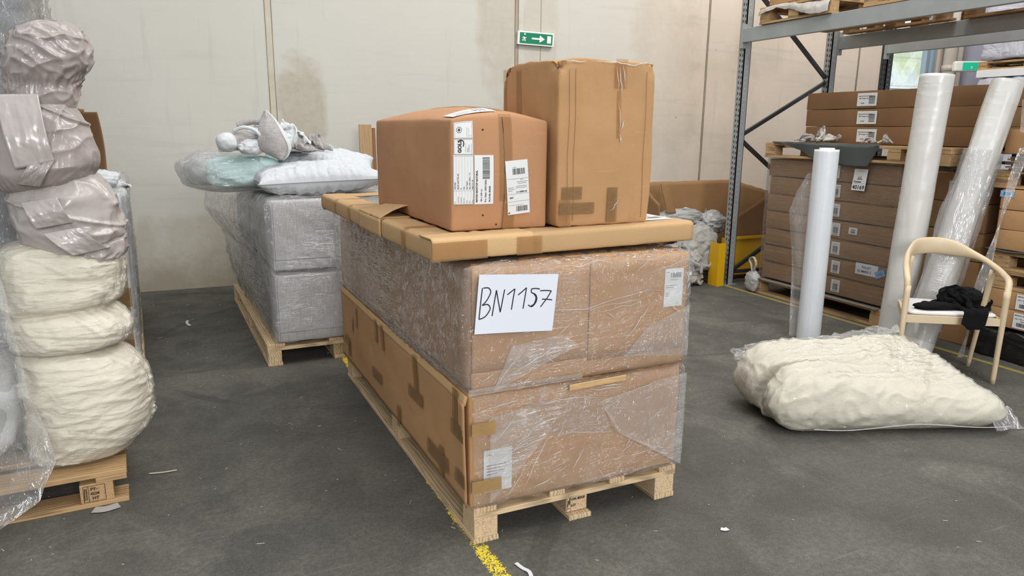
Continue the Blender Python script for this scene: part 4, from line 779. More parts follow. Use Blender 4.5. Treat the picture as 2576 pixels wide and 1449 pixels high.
# folded cloth shapes: vertex offsets of two crumpled sheets ---------------
SOFT_STEPS = """
-20 -9 1 -4 1 3 -4 -14 -4 -10 -9 -4 -6 -10 -7 -8 -2 -6 -2 15 7 14 21 7 -6 -14 -13 -12 -12 -9 -5 -4 -14 -8 -9 -11 -3 -16 -14 -4 -5 8 4 -18 -3 -4 1 5 -6 -9 -8 -14 -2 -8 -8 -8 -4 -8 -7 -3
-3 -5 16 14 19 18 -6 -17 -14 -11 -7 -7 -7 -8 -3 -8 -12 -13 -9 -6 -10 -15 -9 -5 6 9 -9 1 -2 -4 -6 0 -15 -9 -12 -5 -7 -6 -9 -6 -1 -8 -3 -1 2 15 19 16 4 -17 -14 -14 -9 -3 -7 2 -10 -8 -4 -14
-11 -10 -11 -7 -11 -11 -4 4 9 2 -1 -1 -6 -8 -6 -13 -11 -8 -6 -11 -7 -3 -9 -5 -1 0 1 9 14 14 6 -9 -12 -14 -7 -5 -7 -1 -3 -8 -8 -5 -13 -11 -10 -8 -8 -11 -4 -4 2 5 14 -4 -4 -6 -7 -14 -11 -9
-12 -3 -10 -5 -8 -3 -6 -1 0 4 14 12 2 -2 -2 -14 -11 -5 -3 -8 -7 -5 -4 0 -13 -11 -11 -6 -11 -7 -4 -2 0 -3 0 19 -4 -3 -9 -9 -13 -10 -11 -9 -6 -8 -6 -3 -7 -4 1 4 6 8 5 6 -7 0 -15 -6
-7 -9 -1 -5 -7 -2 -8 -9 -11 -8 -8 -4 -6 -2 -2 -2 -4 -8 23 -5 -3 -12 -9 -12 -13 -8 -3 -10 -5 -6 -7 -5 -5 4 10 4 6 4 -4 1 -4 -12 -8 -9 -3 -6 -5 -6 -1 -11 -11 -5 -9 -8 -5 -6 -7 1 -4 2
-11 30 -10 -7 -7 -12 -12 -8 -8 -6 -9 -3 -5 -5 -7 -4 4 0 12 7 3 0 -2 -5 -12 -8 -9 -1 -10 -6 -2 -9 -7 -11 -8 -5 -5 -6 -4 -6 -7 -5 -3 1 31 -10 -11 -5 -10 -11 -9 -6 -8 -3 -4 -4 -9 -6 -1 -1
1 9 12 4 -2 0 -7 -11 -7 -9 -9 -3 -9 -2 -7 -13 -4 -7 -7 -7 1 -8 -7 -7 -3 -11 -6 27 -6 -7 -11 -9 -7 -8 -7 -6 -2 -5 -6 -5 -6 1 -7 4 7 8 6 3 0 -9 -11 -8 -7 -8 -8 -7 -9 -6 -9 -8
-4 -5 -4 -4 -7 -6 -10 -2 -6 -10 32 -9 -10 -9 -9 -9 -3 -6 -7 -2 -4 -5 -4 -5 -1 -7 -4 13 7 6 5 -1 -6 -12 -9 -8 -11 -7 -8 -10 -9 -7 0 -8 -1 -10 0 -6 -8 -9 -7 -3 -2 25 -7 -8 -7 -5 -5 -6
-6 -5 -4 -4 -3 0 -7 -3 -9 -9 8 7 10 9 3 -4 -13 -10 -12 -11 -9 -10 -9 -8 -7 -1 -1 -4 -7 -5 -9 -5 -3 -5 -7 -4 20 -3 -9 0 -7 -2 -7 -6 -2 -9 -2 -1 -2 -1 -6 -8 -8 -5 7 11 12 0 -5 -2
-12 -14 -12 -12 -11 -10 -11 4 -9 1 -2 -6 -6 -4 -4 -6 -5 -5 -7 25 -6 -4 -3 -4 -7 -5 -5 -7 -1 -2 -3 3 1 -7 -5 -7 -10 -6 12 6 0 -2 -3 -5 -14 -15 -12 -9 -11 -9 1 -4 -2 -3 -1 -4 -3 -7 -2 -6
-8 -3 28 -3 -9 -1 -3 -6 -7 -4 -4 -2 -1 1 4 1 -3 -6 -8 -9 -9 -9 7 -1 -2 0 -4 -11 -12 -14 -11 -8 -4 -7 7 -6 1 -2 -1 -6 -6 -5 -5 -4 -2 35 -5 -6 -8 -5 -3 -2 -5 -2 0 1 5 4 2 -3
-7 -10 -9 -12 -14 -1 -4 9 -5 -12 -8 -13 -8 -10 -7 -5 -3 4 1 0 -2 0 -6 -5 -5 -2 -5 -7 41 -7 -12 -1 -6 -1 -1 -3 -2 7 3 4 4 -3 -4 -5 -12 -11 -14 -13 -3 -5 4 -1 -14 -11 -12 -9 -6 -3 -6 4
-1 4 -3 -3 -1 -1 -6 -3 -1 -8 -7 41 -6 -6 -5 -4 4 -4 0 2 3 12 1 2 -5 -4 -8 -10 -15 -14 -11 -11 -1 -5 -2 -7 -11 -12 -7 -4 -4 1 3 3 -2 -1 -2 -1 -3 -6 -3 -7 -4 -7 51 -8 -6 -6 1 -1
-4 3 4 4 15 0 -2 -7 -2 -13 -13 -14 -10 -15 -10 -1 -4 -9 -5 -11 -9 -5 -5 2 4 2 3 -6 1 -4 0 -5 -6 -6 -7 -3 -5 50 -7 -5 -2 0 5 -3 6 5 3 11 1 -5 -8 -10 -9 -13 -16 -16 -6 -10 -3 -2
-6 -12 -7 -3 -4 -2 2 3 0 -4 0 -2 -3 0 -8 -6 -3 -8 -5 1 57 -11 -2 0 6 -1 2 7 3 4 6 -1 -9 -4 -12 -12 -14 -17 -12 -8 -8 -4 -9 -1 -3 -5 -7 0 1 2 1 -5 -1 -2 -5 -3 0 -10 -7 -2
-6 -9 1 58 -4 0 4 2 -1 2 9 0 2 -4 3 -5 -8 -9 -14 -15 -16 -10 -8 -6 -5 -6 -4 2 -5 -7 2 -2 4 -6 -3 -3 -3 -4 0 -7 -3 -6 -2 -8 -8 -2 67 -5 5 -1 1 5 1 4 -1 1 -2 -4 0 -10
-12 -16 -15 -10 -11 -6 -7 -6 -2 0 -3 -2 -6 -1 1 -6 1 -6 -2 -5 0 -3 -2 -4 -9 -5 -7 -5 -2 76 -2 3 -5 6 3 2 1 1 -2 0 -4 -10 -9 -13 -13 -13 -12 -5 -8 -6 -6 -1 -2 5 -9 -2 -1 -3 -7 -4
-1 -2 -2 -4 -1 -2 -6 -4 -9 -3 -6 -8 85 -1 -1 -3 4 5 3 -1 1 2 -7 -10 -10 -9 -11 -13 -12 -6 -5 -8 -9 -3 -3 -3 0 -1 -8 4 -4 -7 -6 4 -1 -3 -1 -4 -4 -1 -5 -9 -9 -4 -11 93 2 -8 0 5
5 3 0 -4 -7 -7 -8 -9 -11 -9 -8 -11 -8 -3 -6 -8 -3 -5 -4 -3 -1 -2 -5 0 -5 -2 4 3 -4 1 -5 -6 -5 -6 -8 -8 -10 1 91 10 -5 -6 8 5 -1 -8 -7 -6 -6 -9 -4 -6 -11 -9 -4 -11 -6 -1 -4 -8
-4 -5 1 -4 -3 -2 -3 -5 4 4 -7 2 -1 0 -4 -9 -8 -7 -10 -9 3 89 10 1 -4 7 -2 -6 -8 -7 -5 -7 -7 -8 2 -6 -9 -10 -1 -9 0 -7 -7 -5 -5 2 -1 0 0 -4 -2 -4 2 -7 5 -4 1 0 -10 -10
-9 -9 -7 -2 98 -4 7 8 -7 -7 -7 -5 -6 -8 -9 -6 -2 -3 -4 -5 -14 0 1 -4 -8 -4 -9 4 -3 6 1 -2 -4 0 -7 -1 -4 -9 9 -5 -5 -2 -10 -11 -9 -5 0 113 -6 -4 7 -6 -8 -7 -8 -6 -5 -6 -6 0
-3 -7 -10 -7 -10 3 4 -7 -8 -2 0 7 5 -1 -3 0 -4 -9 -1 -10 -9 1 6 -3 -12 -8 -7 -10 -10 6 122 5 -6 2 -4 -9 -8 -10 -9 -3 -6 -9 -4 -7 -3 -10 -11 -5 -3 9 -7 -3 0 5 8 2 -10 -6 -3 -7
3 -5 -3 -13 -11 13 2 -13 -6 -11 -11 -4 -4 142 -4 3 -2 -5 -10 -11 -13 -10 -11 -3 -7 -5 -3 -9 -7 -9 -3 2 2 -6 1 5 8 4 -11 -10 -5 -5 -6 1 -5 -6 -6 -16 10 2 -5 -9 -8 -6 -4 -3 160 -3 -3 -4
-10 -10 -11 -15 -13 -8 -7 -1 -7 -1 -8 -8 -8 -2 5 -4 -1 6 11 2 -14 -12 -6 -6 -1 -12 2 -8 -6 -6 -11 3 9 -11 2 -4 -4 -5 -6 177 -5 -5 -9 -10 -13 -10 -16 -11 -9 -6 -6 -4 -4 -4 -6 -5 0 1 -3 5
8 -1 -14 -10 -8 -9 -6 -5 -4 -3 -5 -11 -3 -11 4 3 0 3 -1 -4 -8 -4 193 -6 -10 -10 -11 -19 -16 -9 -13 -6 -10 1 -6 -4 -1 -4 -1 0 -5 3 10 -5 -17 -12 -9 -8 -7 -2 -8 3 -11 -1 -11 -7 -9 1 1 4
6 -8 -1 -3 -6 202 -7 -10 -12 -13 -20 -18 -11 -5 -10 -4 -3 -3 -1 -1 -1 -1 -7 -5 7 -5 -13 -14 -8 -6 -5 -6 -7 -3 0 -14 0 -6 -13 -7 0 0 0 3 -1 -9 -6 -7 203 -3 -9 -17 -17 -15 -19 -7 -5 -6 -6 -1
0 -1 -1 -2 -5 -10 -7 6 -13 -13 -10 -9 -1 -3 -3 -12 -9 2 -13 -3 -7 -7 -10 -4 -1 0 6 -6 -6 -9 -6 194 7 -9 -16 -16 -15 -16 -7 -4 -5 -3 -7 -6 3 2 -7 -10 -6 -5 -3 -10 -9 -8 -6 -2 -7 -7 -9 -7
-4 -7 -7 -4 -12 -7 -4 -3 5 2 -4 -8 -9 -7 200 1 -13 -13 -12 -16 -13 -6 -9 4 -1 -8 -6 -8 -6 -1 -10 -3 -7 -9 -7 -8 -6 0 -8 -10 -4 -13 -2 -8 -6 -7 -3 -6 -8 -1 2 2 -2 -10 -11 -9 -6 210 -8 -11
-13 -16 -13 -10 -6 -8 -1 4 -10 -6 -9 -8 -6 -5 -5 -7 -9 -10 -7 -5 -3 -5 -9 -6 -10 -9 -5 -5 -6 -6 -2 -3 0 2 -2 -10 -6 -11 -11 -2 214 -9 -13 -11 -17 -9 -11 -13 2 0 -4 -5 -11 -7 -8 -2 -10 -9 -5 -9
-10 -11 -9 1 -2 -7 -8 -8 -11 -10 -1 -7 -6 -7 5 5 -2 -8 -3 -10 -10 -13 -10 210 -5 -13 -13 -10 -13 -10 -7 -7 2 2 -7 -9 -12 -7 -6 -2 -7 -12 -10 -8 -11 -10 -6 -3 -9 -7 -6 -6 -8 -7 -6 -7 2 2 -3 -4
-6 -5 -4 -11 -12 -12 212 -8 -11 -12 -13 -9 -13 -8 5 -8 0 -10 -5 -5 -4 -9 -10 -3 -6 -9 -12 -10 -9 -10 -7 -10 -9 -9 -6 -7 -6 0 -3 -9 1 -4 -1 -8 -8 -3 -5 -14 -14 -134 -5 -3 3 7 11 10 0 10 6 -4
5 5 5 6 7 14 13 13 8 -3 1 -5 -12 -13 -10 -2 6 -4 9 10 2 6 11 7 10 4 0 -1 1 -9 -2 1 -151 -3 -1 8 9 10 11 10 1 12 2 1 6 7 6 10 12 17 15 2 0 -11 -10 -18 -2 -8 -8 4
2 8 9 9 7 10 5 12 4 3 -1 -1 -4 -2 0 -167 4 5 7 13 13 2 13 3 14 11 -6 5 8 12 10 17 12 17 -4 -11 -12 -20 -11 -2 2 -7 6 7 5 8 11 8 8 7 8 8 1 -4 4 1 -3 0 -168 4
7 13 6 9 10 9 11 13 5 2 4 7 9 14 16 18 6 -11 -16 -17 -18 -8 -1 6 6 2 7 5 10 8 8 11 3 10 4 4 3 2 -1 3 3 -168 6 10 10 8 10 12 11 8 12 4 2 6 8 12 15 18 16 -6
-14 -19 -19 -17 -2 6 3 8 4 9 -3 15 6 10 6 7 2 11 7 2 -2 -2 10 10 -164 8 9 11 10 8 12 11 10 7 6 3 7 11 12 16 20 4 -11 -22 -18 -15 -14 4 7 6 1 7 5 8 8 9 9 4 9 3
10 0 1 0 4 11 9 -153 3 14 11 6 11 7 12 12 5 4 8 10 7 12 18 17 -5 -16 -20 -16 -16 -11 2 10 8 6 7 6 8 7 6 3 9 7 7 3 7 0 4 2 12 1 -146 9 10 13 7 8 6 10 8 7
7 9 8 11 13 10 5 -3 -14 -16 -17 -11 -7 6 6 9 7 6 3 8 7 5 2 8 6 5 7 5 5 2 3 10 5 -132 8 10 8 7 8 4 11 5 8 9 10 6 14 1 10 6 -10 -11 -11 -13 -9 -1 6 7 3 6
9 4 6 7 -3 8 5 4 9 4 6 9 1 4 4 7 -120 10 4 8 8 5 6 9 6 10 9 8 9 10 -6 8 7 -6 -11 -10 -10 -3 2 3 3 6 4 6 3 3 9 -3 5 5 7 5 9 5 3 7 7 4 5 -107
7 5 1 9 6 5 8 8 8 9 10 6 11 -5 6 -2 -1 0 -9 -7 -1 -1 0 3 3 -2 7 4 2 1 3 6 8 6 5 10 8 -1 8 8 10 1 -97 1 7 4 5 5 7 7 9 7 10 6 9 3 6 3 6 2
-3 -6 -6 -2 -5 -4 -2 2 6 0 3 5 -3 7 4 4 5 8 8 9 9 10 10 7 6 -90 0 5 4 3 8 5 10 5 11 8 6 5 8 5 7 8 7 -3 -5 -5 -8 -12 -2 -5 3 6 4 -4 3 3 6 7 3 -1
11 13 9 14 12 11 10 6 -88 1 4 6 4 6 8 9 6 9 10 11 7 6 8 8 7 7 2 -6 -12 -12 -13 -3 -3 1 1 1 5 5 0 5 5 5 7 11 13 12 13 15 11 9 7 -87 2 7 4 6 4 7 11 10
10 13 8 11 9 4 9 3 7 4 -4 -15 -16 -13 -10 3 -6 10 -1 0 7 4 5 4 5 11 17 11 16 15 15 7 8 5 -83 6 0 7 6 7 10 8 10 12 11 10 12 9 8 6 5 3 3 -5 -15 -18 -14 -10 2 -8
7 4 4 6 2 10 1 6 18 16 14 15 15 9 7 6 8 -81 8 3 4 6 13 10 6 15 8 12 16 7 9 7 6 1 4 2 -10 -15 -16 -13 -11 3 -7 4 5 4 9 6 1 10 9 17 17 17 13 6 6 9 6 5
-83 7 8 9 6 13 10 13 16 9 7 13 11 5 6 6 1 4 -2 -13 -13 -17 -11 -12 -2 2 4 4 6 7 1 6 13 16 18 14 15 9 6 6 3 8 4 -78 6 13 3 8 14 15 16 15 13 0 11 7 8 0 6 8
1 -11 -12 -14 -16 -10 -5 -3 1 6 6 10 3 -3 15 14 14 18 11 10 7 9 7 3 3 0 -70 3 5 9 16 16 15 15 12 10 4 7 7 7 2 -1 8 2 -7 -18 -15 -16 -10 -3 1 4 3 10 3 2 6 13 15 14
15 12 6 8 8 6 8 0 -6 -67 -2 10 14 14 19 11 13 8 10 8 9 1 5 4 8 8 -7 -12 -18 -15 -6 -8 -6 -2 8 10 4 1 0 15 12 13 16 7 13 10 8 4 8 9 1 -5 -77 9 8 20 17 13 14 12
7 10 8 9 1 6 7 5 1 -10 -13 -14 -13 -7 -6 -2 -1 8 3 7 1 7 13 12 10 15 12 6 10 7 7 8 4 -1 8 -79 11 17 14 14 18 10 16 5 11 6 8 9 3 4 -2 -6 -7 -11 -12 -11 -10 -7 2 8
5 4 0 10 9 8 10 14 7 12 11 7 10 1 7 0 8 1 -76 14 13 13 15 16 10 13 11 7 9 9 3 4 -1 -5 -4 -6 -7 -11 -10 -10 -2 3 3 5 5 3 9 11 10 5 9 11 7 10 9 6 8 3 6 8
7 -73 14 16 9 14 11 12 13 8 11 5 4 3 2 3 -4 0 -7 -6 -7 -10 -6 -7 8 2 5 5 4 7 7 10 9 5 9 9 9 8 8 8 6 7 11 3 -70 13 10 11 11 10 11 9 8 8 5 4 6 2 3 2
0 -6 -6 -7 -5 -9 -5 10 4 5 5 5 3 8 5 6 8 9 7 9 9 10 12 8 6 8 6 -62 5 3 8 12 8 9 8 9 7 8 3 7 5 1 6 2 -6 -8 -3 -6 -4 -11 9 10 5 7 5 5 2 5 5 7
6 10 9 10 10 13 11 7 10 2 -73 5 3 5 10 9 9 8 8 9 8 8 8 8 9 2 1 -5 -3 -10 -7 -4 -2 4 7 10 7 3 7 0 1 6 5 7 10 10 13 12 13 13 5 11 6 -81 -4 7 5 7 7 7
12 11 8 10 10 11 9 7 5 2 -3 -5 -7 -8 -8 -3 15 8 8 9 6 -4 1 -1 7 9 5 7 12 17 11 15 11 10 5 0 -86 -8 0 9 6 7 7 13 11 12 11 11 12 12 6 2 2 -1 -7 -4 -10 -6 7 10
11 11 6 -1 -6 3 2 5 7 9 6 12 15 15 15 15 8 8 -6 -98 2 -9 8 9 9 12 11 15 9 15 10 11 9 7 8 0 -7 -8 -6 -10 2 9 13 12 6 -6 -4 -3 2 7 11 10 8 8 10 17 13 16 13 12
6 1 -110 -1 6 2 12 12 11 12 13 13 16 10 12 7 3 4 4 -11 -5 -13 -7 10 12 14 9 -1 -5 -4 -7 -1 9 13 15 14 8 10 15 15 10 15 12 6 7 -120 -2 8 13 7 13 15 10 11 18 16 9 9 12 4
1 -6 -11 -7 -14 5 10 15 11 -2 -6 0 -3 -7 -1 11 14 17 18 15 6 15 12 13 13 12 8 1 -124 5 8 9 11 13 14 9 14 15 17 12 4 8 7 -1 -11 -10 -17 -1 10 15 10 -3 -2 0 -3 -3 4 1 7 16
15 17 11 9 18 14 11 11 10 3 2 -127 11 12 7 10 11 12 16 12 13 13 13 9 6 5 -10 -8 -16 -6 1 13 9 -2 2 -8 6 1 -6 7 9 1 22 12 15 5 16 14 16 10 6 7 3 -1 -125 12 13 11 9 10
14 15 10 13 7 12 8 7 -2 -9 -12 -14 -4 12 9 10 5 -7 0 -7 -3 0 10 15 2 17 13 13 12 10 11 14 12 4 4 1 3 -118 12 12 15 5 11 6 21 11 7 4 11 9 1 1 -13 -13 -12 8 13 10 -1 4
-6 3 -10 -2 3 10 17 5 12 11 14 11 11 11 10 7 4 2 2 3 -113 16 7 15 9 10 7 11 8 12 5 7 -1 1 -1 -4 -10 -5 4 9 8 -1 4 -3 1 -5 1 6 13 11 11 3 9 11 8 11 9 8 5 4
4 1 4 -103 15 11 11 11 7 7 -3 10 9 14 3 -8 -3 0 -3 -7 7 -7 12 5 4 -1 8 -2 -3 5 5 12 5 11 6 -1 11 7 9 11 7 7 1 4 3 6 -95 13 11 12 7 10 10 -4 -1 6 9 4 4 -7
-7 -4 -4 6 2 6 5 4 -2 11 7 -4 6 4 2 12 4 11 2 2 10 5 7 6 7 6 3 5 8 -84 11 8 15 1 12 11 -1 -1 -3 1 6 -4 5 0 -11 -7 2 5 7 5 -2 5 8 3 9 7 6 0 4 10
2 9 0 3 8 5 9 12 8 5 3 9 -72 9 5 7 6 2 12 6 2 2 1 -2 -1 -1 1 -4 -6 -4 0 3 3 6 5 5 7 3 7 9 8 5 1 2 2 3 3 7 13 10 11 15 8 5 3 -59 6 -1 3 0
6 4 9 9 8 4 -5 0 0 -6 1 0 -4 -3 5 2 4 2 4 8 -1 3 7 9 10 1 -7 4 3 4 12 13 13 9 19 13 6 -4 12 6 7 9 11 -3 -4 -6 -5 -3 -11 0 7 -1 -7 -1 3 -6 6 3 12 -12
-5 1 -2 3 3 4 -3 3 0 -7 -3 5 -6 -1 17 2 -6 16 2 7 -6 17 4 9 5 5 -4 -5 -5 -3 -3 -7 -5 7 1 3 -9 -4 2 6 11 -3 -2 -1 -3 2 4 6 1 -1 -2 -1 -8 -10 6 5 -9 12 6 -3
8 9 6 4 16 5 8 4 -2 0 -6 -5 -8 -2 5 -4 -6 7 1 3 -5 -3 11 13 -6 -1 -1 -5 7 5 7 -2 -7 -5 3 -7 -14 3 13 -9 4 11 4 2 8 11 6 11 11 8 3 -13 0 -1 -7 -2 1 -3 5 -9
4 0 0 -1 4 16 4 -1 0 -6 -2 8 8 -4 5 -3 -10 -4 -3 -8 -1 9 -5 2 6 4 8 8 7 9 15 4 7 2 -15 3 0 -5 -7 7 4 -7 2 -1 -6 3 -2 12 13 4 0 -2 -5 4 4 10 -4 -3 -1 -2
-6 -12 0 0 1 -10 0 9 9 9 11 4 6 9 8 6 -2 -5 -1 1 -4 -7 3 1 -3 1 3 -1 -2 0 16 14 2 -2 -2 -4 6 -1 6 5 -9 0 -3 -9 -7 -6 6 3 -9 -7 8 11 10 7 4 -1 5 10 5 4
-10 -5 -4 1 4 2 -8 4 -4 5 6 -3 0 17 5 8 1 -7 4 3 3 3 -7 2 -11 2 -13 -1 -1 -4 3 4 -9 -3 8 10 6 2 -1 10 0 5 2 -7 -4 7 -3 -5 1 4 -5 7 -5 4 -4 13 12 7 -1 1
2 3 -4 -1 0 5 -1 -6 -5 -3 -7 0 -2 -7 4 -1 6 -2 3 4 4 7 12 -2 -2 5 -5 5 -4 3 2 -6 -5 4 -1 -2 8 0 11 6 5 8 1 2 6 -6 -6 -5 0 7 1 -9 -6 1 -4 -6 2 0 -8 4
4 0 10 -4 8 4 6 -5 1 8 0 -2 -3 2 2 -3 -4 1 -2 5 7 2 8 2 4 -1 11 6 3 -5 -6 -3 -2 1 1 -5 -3 -1 -3 -8 0 2 -7 1 2 5 6 1 9 -5 5 -1 -4 3 6 3 0 -8 2 2
-8 2 3 6 7 0 5 -5 3 13 11 2 -1 -1 -2 -9 -4 5 -4 1 -8 2 -8 -5 0 -1 4 -3 -2 5 8 18 -5 -6 7 -3 0 1 -1 4 1 -4 -4 -1 2 6 -2 -1 8 -3 -2 4 12 11 1 2 -2 -1 2 0
-1 0 -3 -4 -11 -7 -3 -5 -3 4 8 -8 3 8 12 6 -1 -8 8 -8 4 3 -4 2 3 -6 -8 4 -2 -1 0 5 1 1 6 11 5 11 6 -6 -1 -1 6 2 -4 -6 0 -13 -13 -1 0 -6 0 8 1 0 5 19 -1 2
-6 0 3 -4 1 7 -3 -5 2 -5 -5 2 -1 -2 0 5 0 5 7 6 13 13 -7 1 3 -4 0 5 -10 -8 -7 -8 -7 -1 -3 1 5 -1 4 6 16 8 1 -6 -8 3 8 -5 -1 4 1 -5 -1 -7 1 -2 2 -1 -3 7
1 3 8 14 15 -1 -4 5 1 -7 5 -8 -12 -12 -1 -4 -10 -1 7 -3 5 -3 10 20 -1 4 1 -5 -6 5 3 1 -6 -8 7 -3 -5 0 1 2 -4 2 6 7 -2 9 11 11 7 -3 -5 -1 2 -5 -4 -14 -12 -1 -1 -7
4 -2 3 0 4 1 21 2 5 -8 3 -7 -4 14 -2 -14 -5 4 7 -3 -8 3 2 -4 -1 13 6 -4 12 13 8 4 3 -7 -3 -3 -2 -12 -9 -10 -7 4 7 -11 11 -11 6 -3 6 28 4 1 -8 -10 2 0 1 2 -9 -8
4 5 -2 -2 -2 5 -6 6 9 -5 6 16 10 13 -2 -4 3 -6 -5 -9 -12 -8 -7 -2 8 -6 3 -4 -1 1 0 10 33 -2 -1 -10 2 -4 -11 7 0 0 -7 0 -2 1 7 -1 -6 2 5 5 -3 7 15 11 12 4 -5 -9
6 -13 -13 -8 -11 4 6 -12 7 -6 -6 7 -3 4 9 33 -9 -8 -2 -3 1 -4 -1 9 4 -8 -6 1 -1 4 5 0 -1 5 -1 3 7 10 14 7 3 -3 -4 -7 -10 -13 -7 1 -1 -5 -8 10 -8 4 -3 -4 9 9 24 -9
0 -7 -4 5 -4 4 14 -4 -8 -1 3 1 4 -7 3 8 0 0 -5 15 10 8 10 3 -1 -8 -11 -12 -8 -1 0 -3 -10 -1 2 -2 -2 4 -3 7 11 14 -3 -3 -1 4 -1 4 0 14 -9 2 -4 -3 2 -2 4 7 1 -6
3 -6 13 10 9 8 2 -5 -6 -9 -8 -4 -7 -6 -1 -8 4 -5 3 1 0 7 2 8 15 -7 -4 7 1 -4 10 2 8 -5 -6 6 -8 5 4 5 -4 1 -12 7 2 0 13 11 2 7 -4 -13 3 -6 -13 -5 0 -10 -4 4
-2 2 5 3 -1 6 6 7 2 -1 5 -2 -3 9 2 3 5 -3 2 2 2 3 -7 3 -1 -11 2 -2 5 9 8 9 2 -7 -6 -2 -2 -6 -11 -6 1 1 -5 5 2 1 4 4 -2 -2 10 -1 0 10 -6 -7 3 8 7 3
6 4 -2 -6 -2 1 6 -5 -10 3 1 -2 9 1 9 11 -2 -12 -6 -4 -4 -2 -13 -2 8 -6 -2 9 0 2 3 2 -1 12 -3 3 4 -2 -4 0 7 6 7 4 2 -4 -5 -1 10 0 -4 -8 -1 5 -7 1 8 5 10 6
-8 -9 -2 -4 -6 -8 -1 0 -3 0 0 0 5 1 -2 7 7 3 5 5 -2 -4 5 -3 3 6 2 6 -3 -1 4 1 2 -4 -1 -8 8 -3 -1 6 2 9 2 -3 -9 9 -5 -7 -1 -6 -1 -6 -1 3 -3 0 -2 -5 10 5
4 7 4 -3 6 1 1 -4 -2 4 1 1 8 3 4 0 -9 -4 2 -4 -1 8 7 6 6 -2 -12 1 7 5 -2 -5 -7 -4 -5 -8 -1 -1 2 -10 0 10 4 3 3 8 8 3 1 -5 0 -5 1 5 8 -3 7 1 5 -9
-10 -1 4 -4 11 4 3 10 -7 -4 7 8 9 -5 -7 -5 -9 -7 -6 -11 -1 -1 -7 7 8 8 3 8 -3 6 6 5 2 -4 -4 0 5 0 3 8 -4 0 2 -7 -10 2 7 10 9 -3 -2 -1 8 7 6 -2 2 -4 -6 -11
-12 -7 -5 -1 -6 -8 3 9 7 8 7 5 3 6 5 2 -4 -8 -1 2 9 0 3 3 -4 1 -5 -10 -2 13 13 5 -5 1 7 1 9 -1 5 -1 -5 -8 -11 -8 -13 -10 -4 -4 -7 8 11 5 9 4 10 3 4 3 3 1
-2 -5 -6 5 8 3 4 4 -5 -10 -6 8 14 10 -4 3 9 7 -3 -6 -1 12 1 -6 -10 -10 -12 -10 -15 -10 -3 -2 8 6 5 9 0 2 5 2 10 2 -1 3 4 -6 0 4 10 4 5 -9 -11 2 9 17 -1 4 9 3
9 -3 -8 -5 3 6 -2 -11 -11 -14 -6 -14 -10 -8 -2 3 -2 8 6 9 -9 -1 3 8 6 8 -1 1 -4 6 7 6 5 0 -12 -6 12 14 5 5 0 1 10 8 -7 -3 -5 -5 4 -1 -8 -11 -18 -1 -9 -9 -5 -1 1 -3
10 2 9 -4 -11 1 7 12 7 2 -8 3 2 10 11 6 -8 -7 8 13 10 6 1 -2 0 7 3 -5 3 -2 -8 -3 -3 -1 -18 -14 -1 -2 -2 -9 4 -3 -1 10 8 5 -5 -7 -2 -2 12 15 1 -10 5 6 6 10 5 -8
6 11 10 9 4 2 -2 1 0 -1 -3 6 -3 -6 -8 -9 3 -9 -14 -1 -4 -2 -6 -3 -2 -4 4 12 9 -6 -12 7 1 3 12 8 -10 -2 8 10 11 0 2 10 11 11 6 0 -7 0 10 -4 -8 8 0 -4 -1 -13 -13 1
-4 -9 -2 -6 -10 -5 3 -5 -4 6 12 1 -9 -3 11 -7 12 9 5 -7 3 7 9 11 9 3 10 4 11 5 -7 -10 4 6 4 -4 3 0 -4 -3 -15 -7 -2 -9 -5 -10 -6 -8 -6 -2 2 0 5 10 6 -12 6 6 -8 15
7 0 2 6 2 6 12 13 6 12 -2 4 10 -7 -10 7 5 2 -6 6 0 -7 -2 -12 -14 -2 -8 -10 -5 -10 -9 -6 -1 3 4 6 7 0 -3 -2 8 1 10 11 5 4 2 8 3 7 7 11 10 4 -2 2 6 -7 5 6
-3 -2 2 -3 -5 -7 -9 -7 -13 -7 -7 -9 -10 -1 -5 -1 -1 4 6 7 3 -4 3 3 -1 7 11 12 8 1 7 5 3 9 5 7 10 4 -1 -1 1 5 1 3 -4 -1 -1 -10 -6 -8 -3 -12 -12 -11 -11 -3 3 -5 -5 4
-4 5 12 4 -2 3 3 5 -3 7 8 9 9 6 7 7 4 7 8 6 3 4 4 3 0 -3 -3 0 0 -4 -6 -5 -9 -8 -11 -14 -10 -3 -8 1 -4 -3 4 1 4 11 12 -2 3 7 1 -4 3 4 9 6 11 8 9 8
4 10 8 1 3 3 4 4 -3 -5 -4 -3 -3 -3 -7 -8 -12 -10 -14 -7 -8 -2 -7 4 -3 -2 -3"""
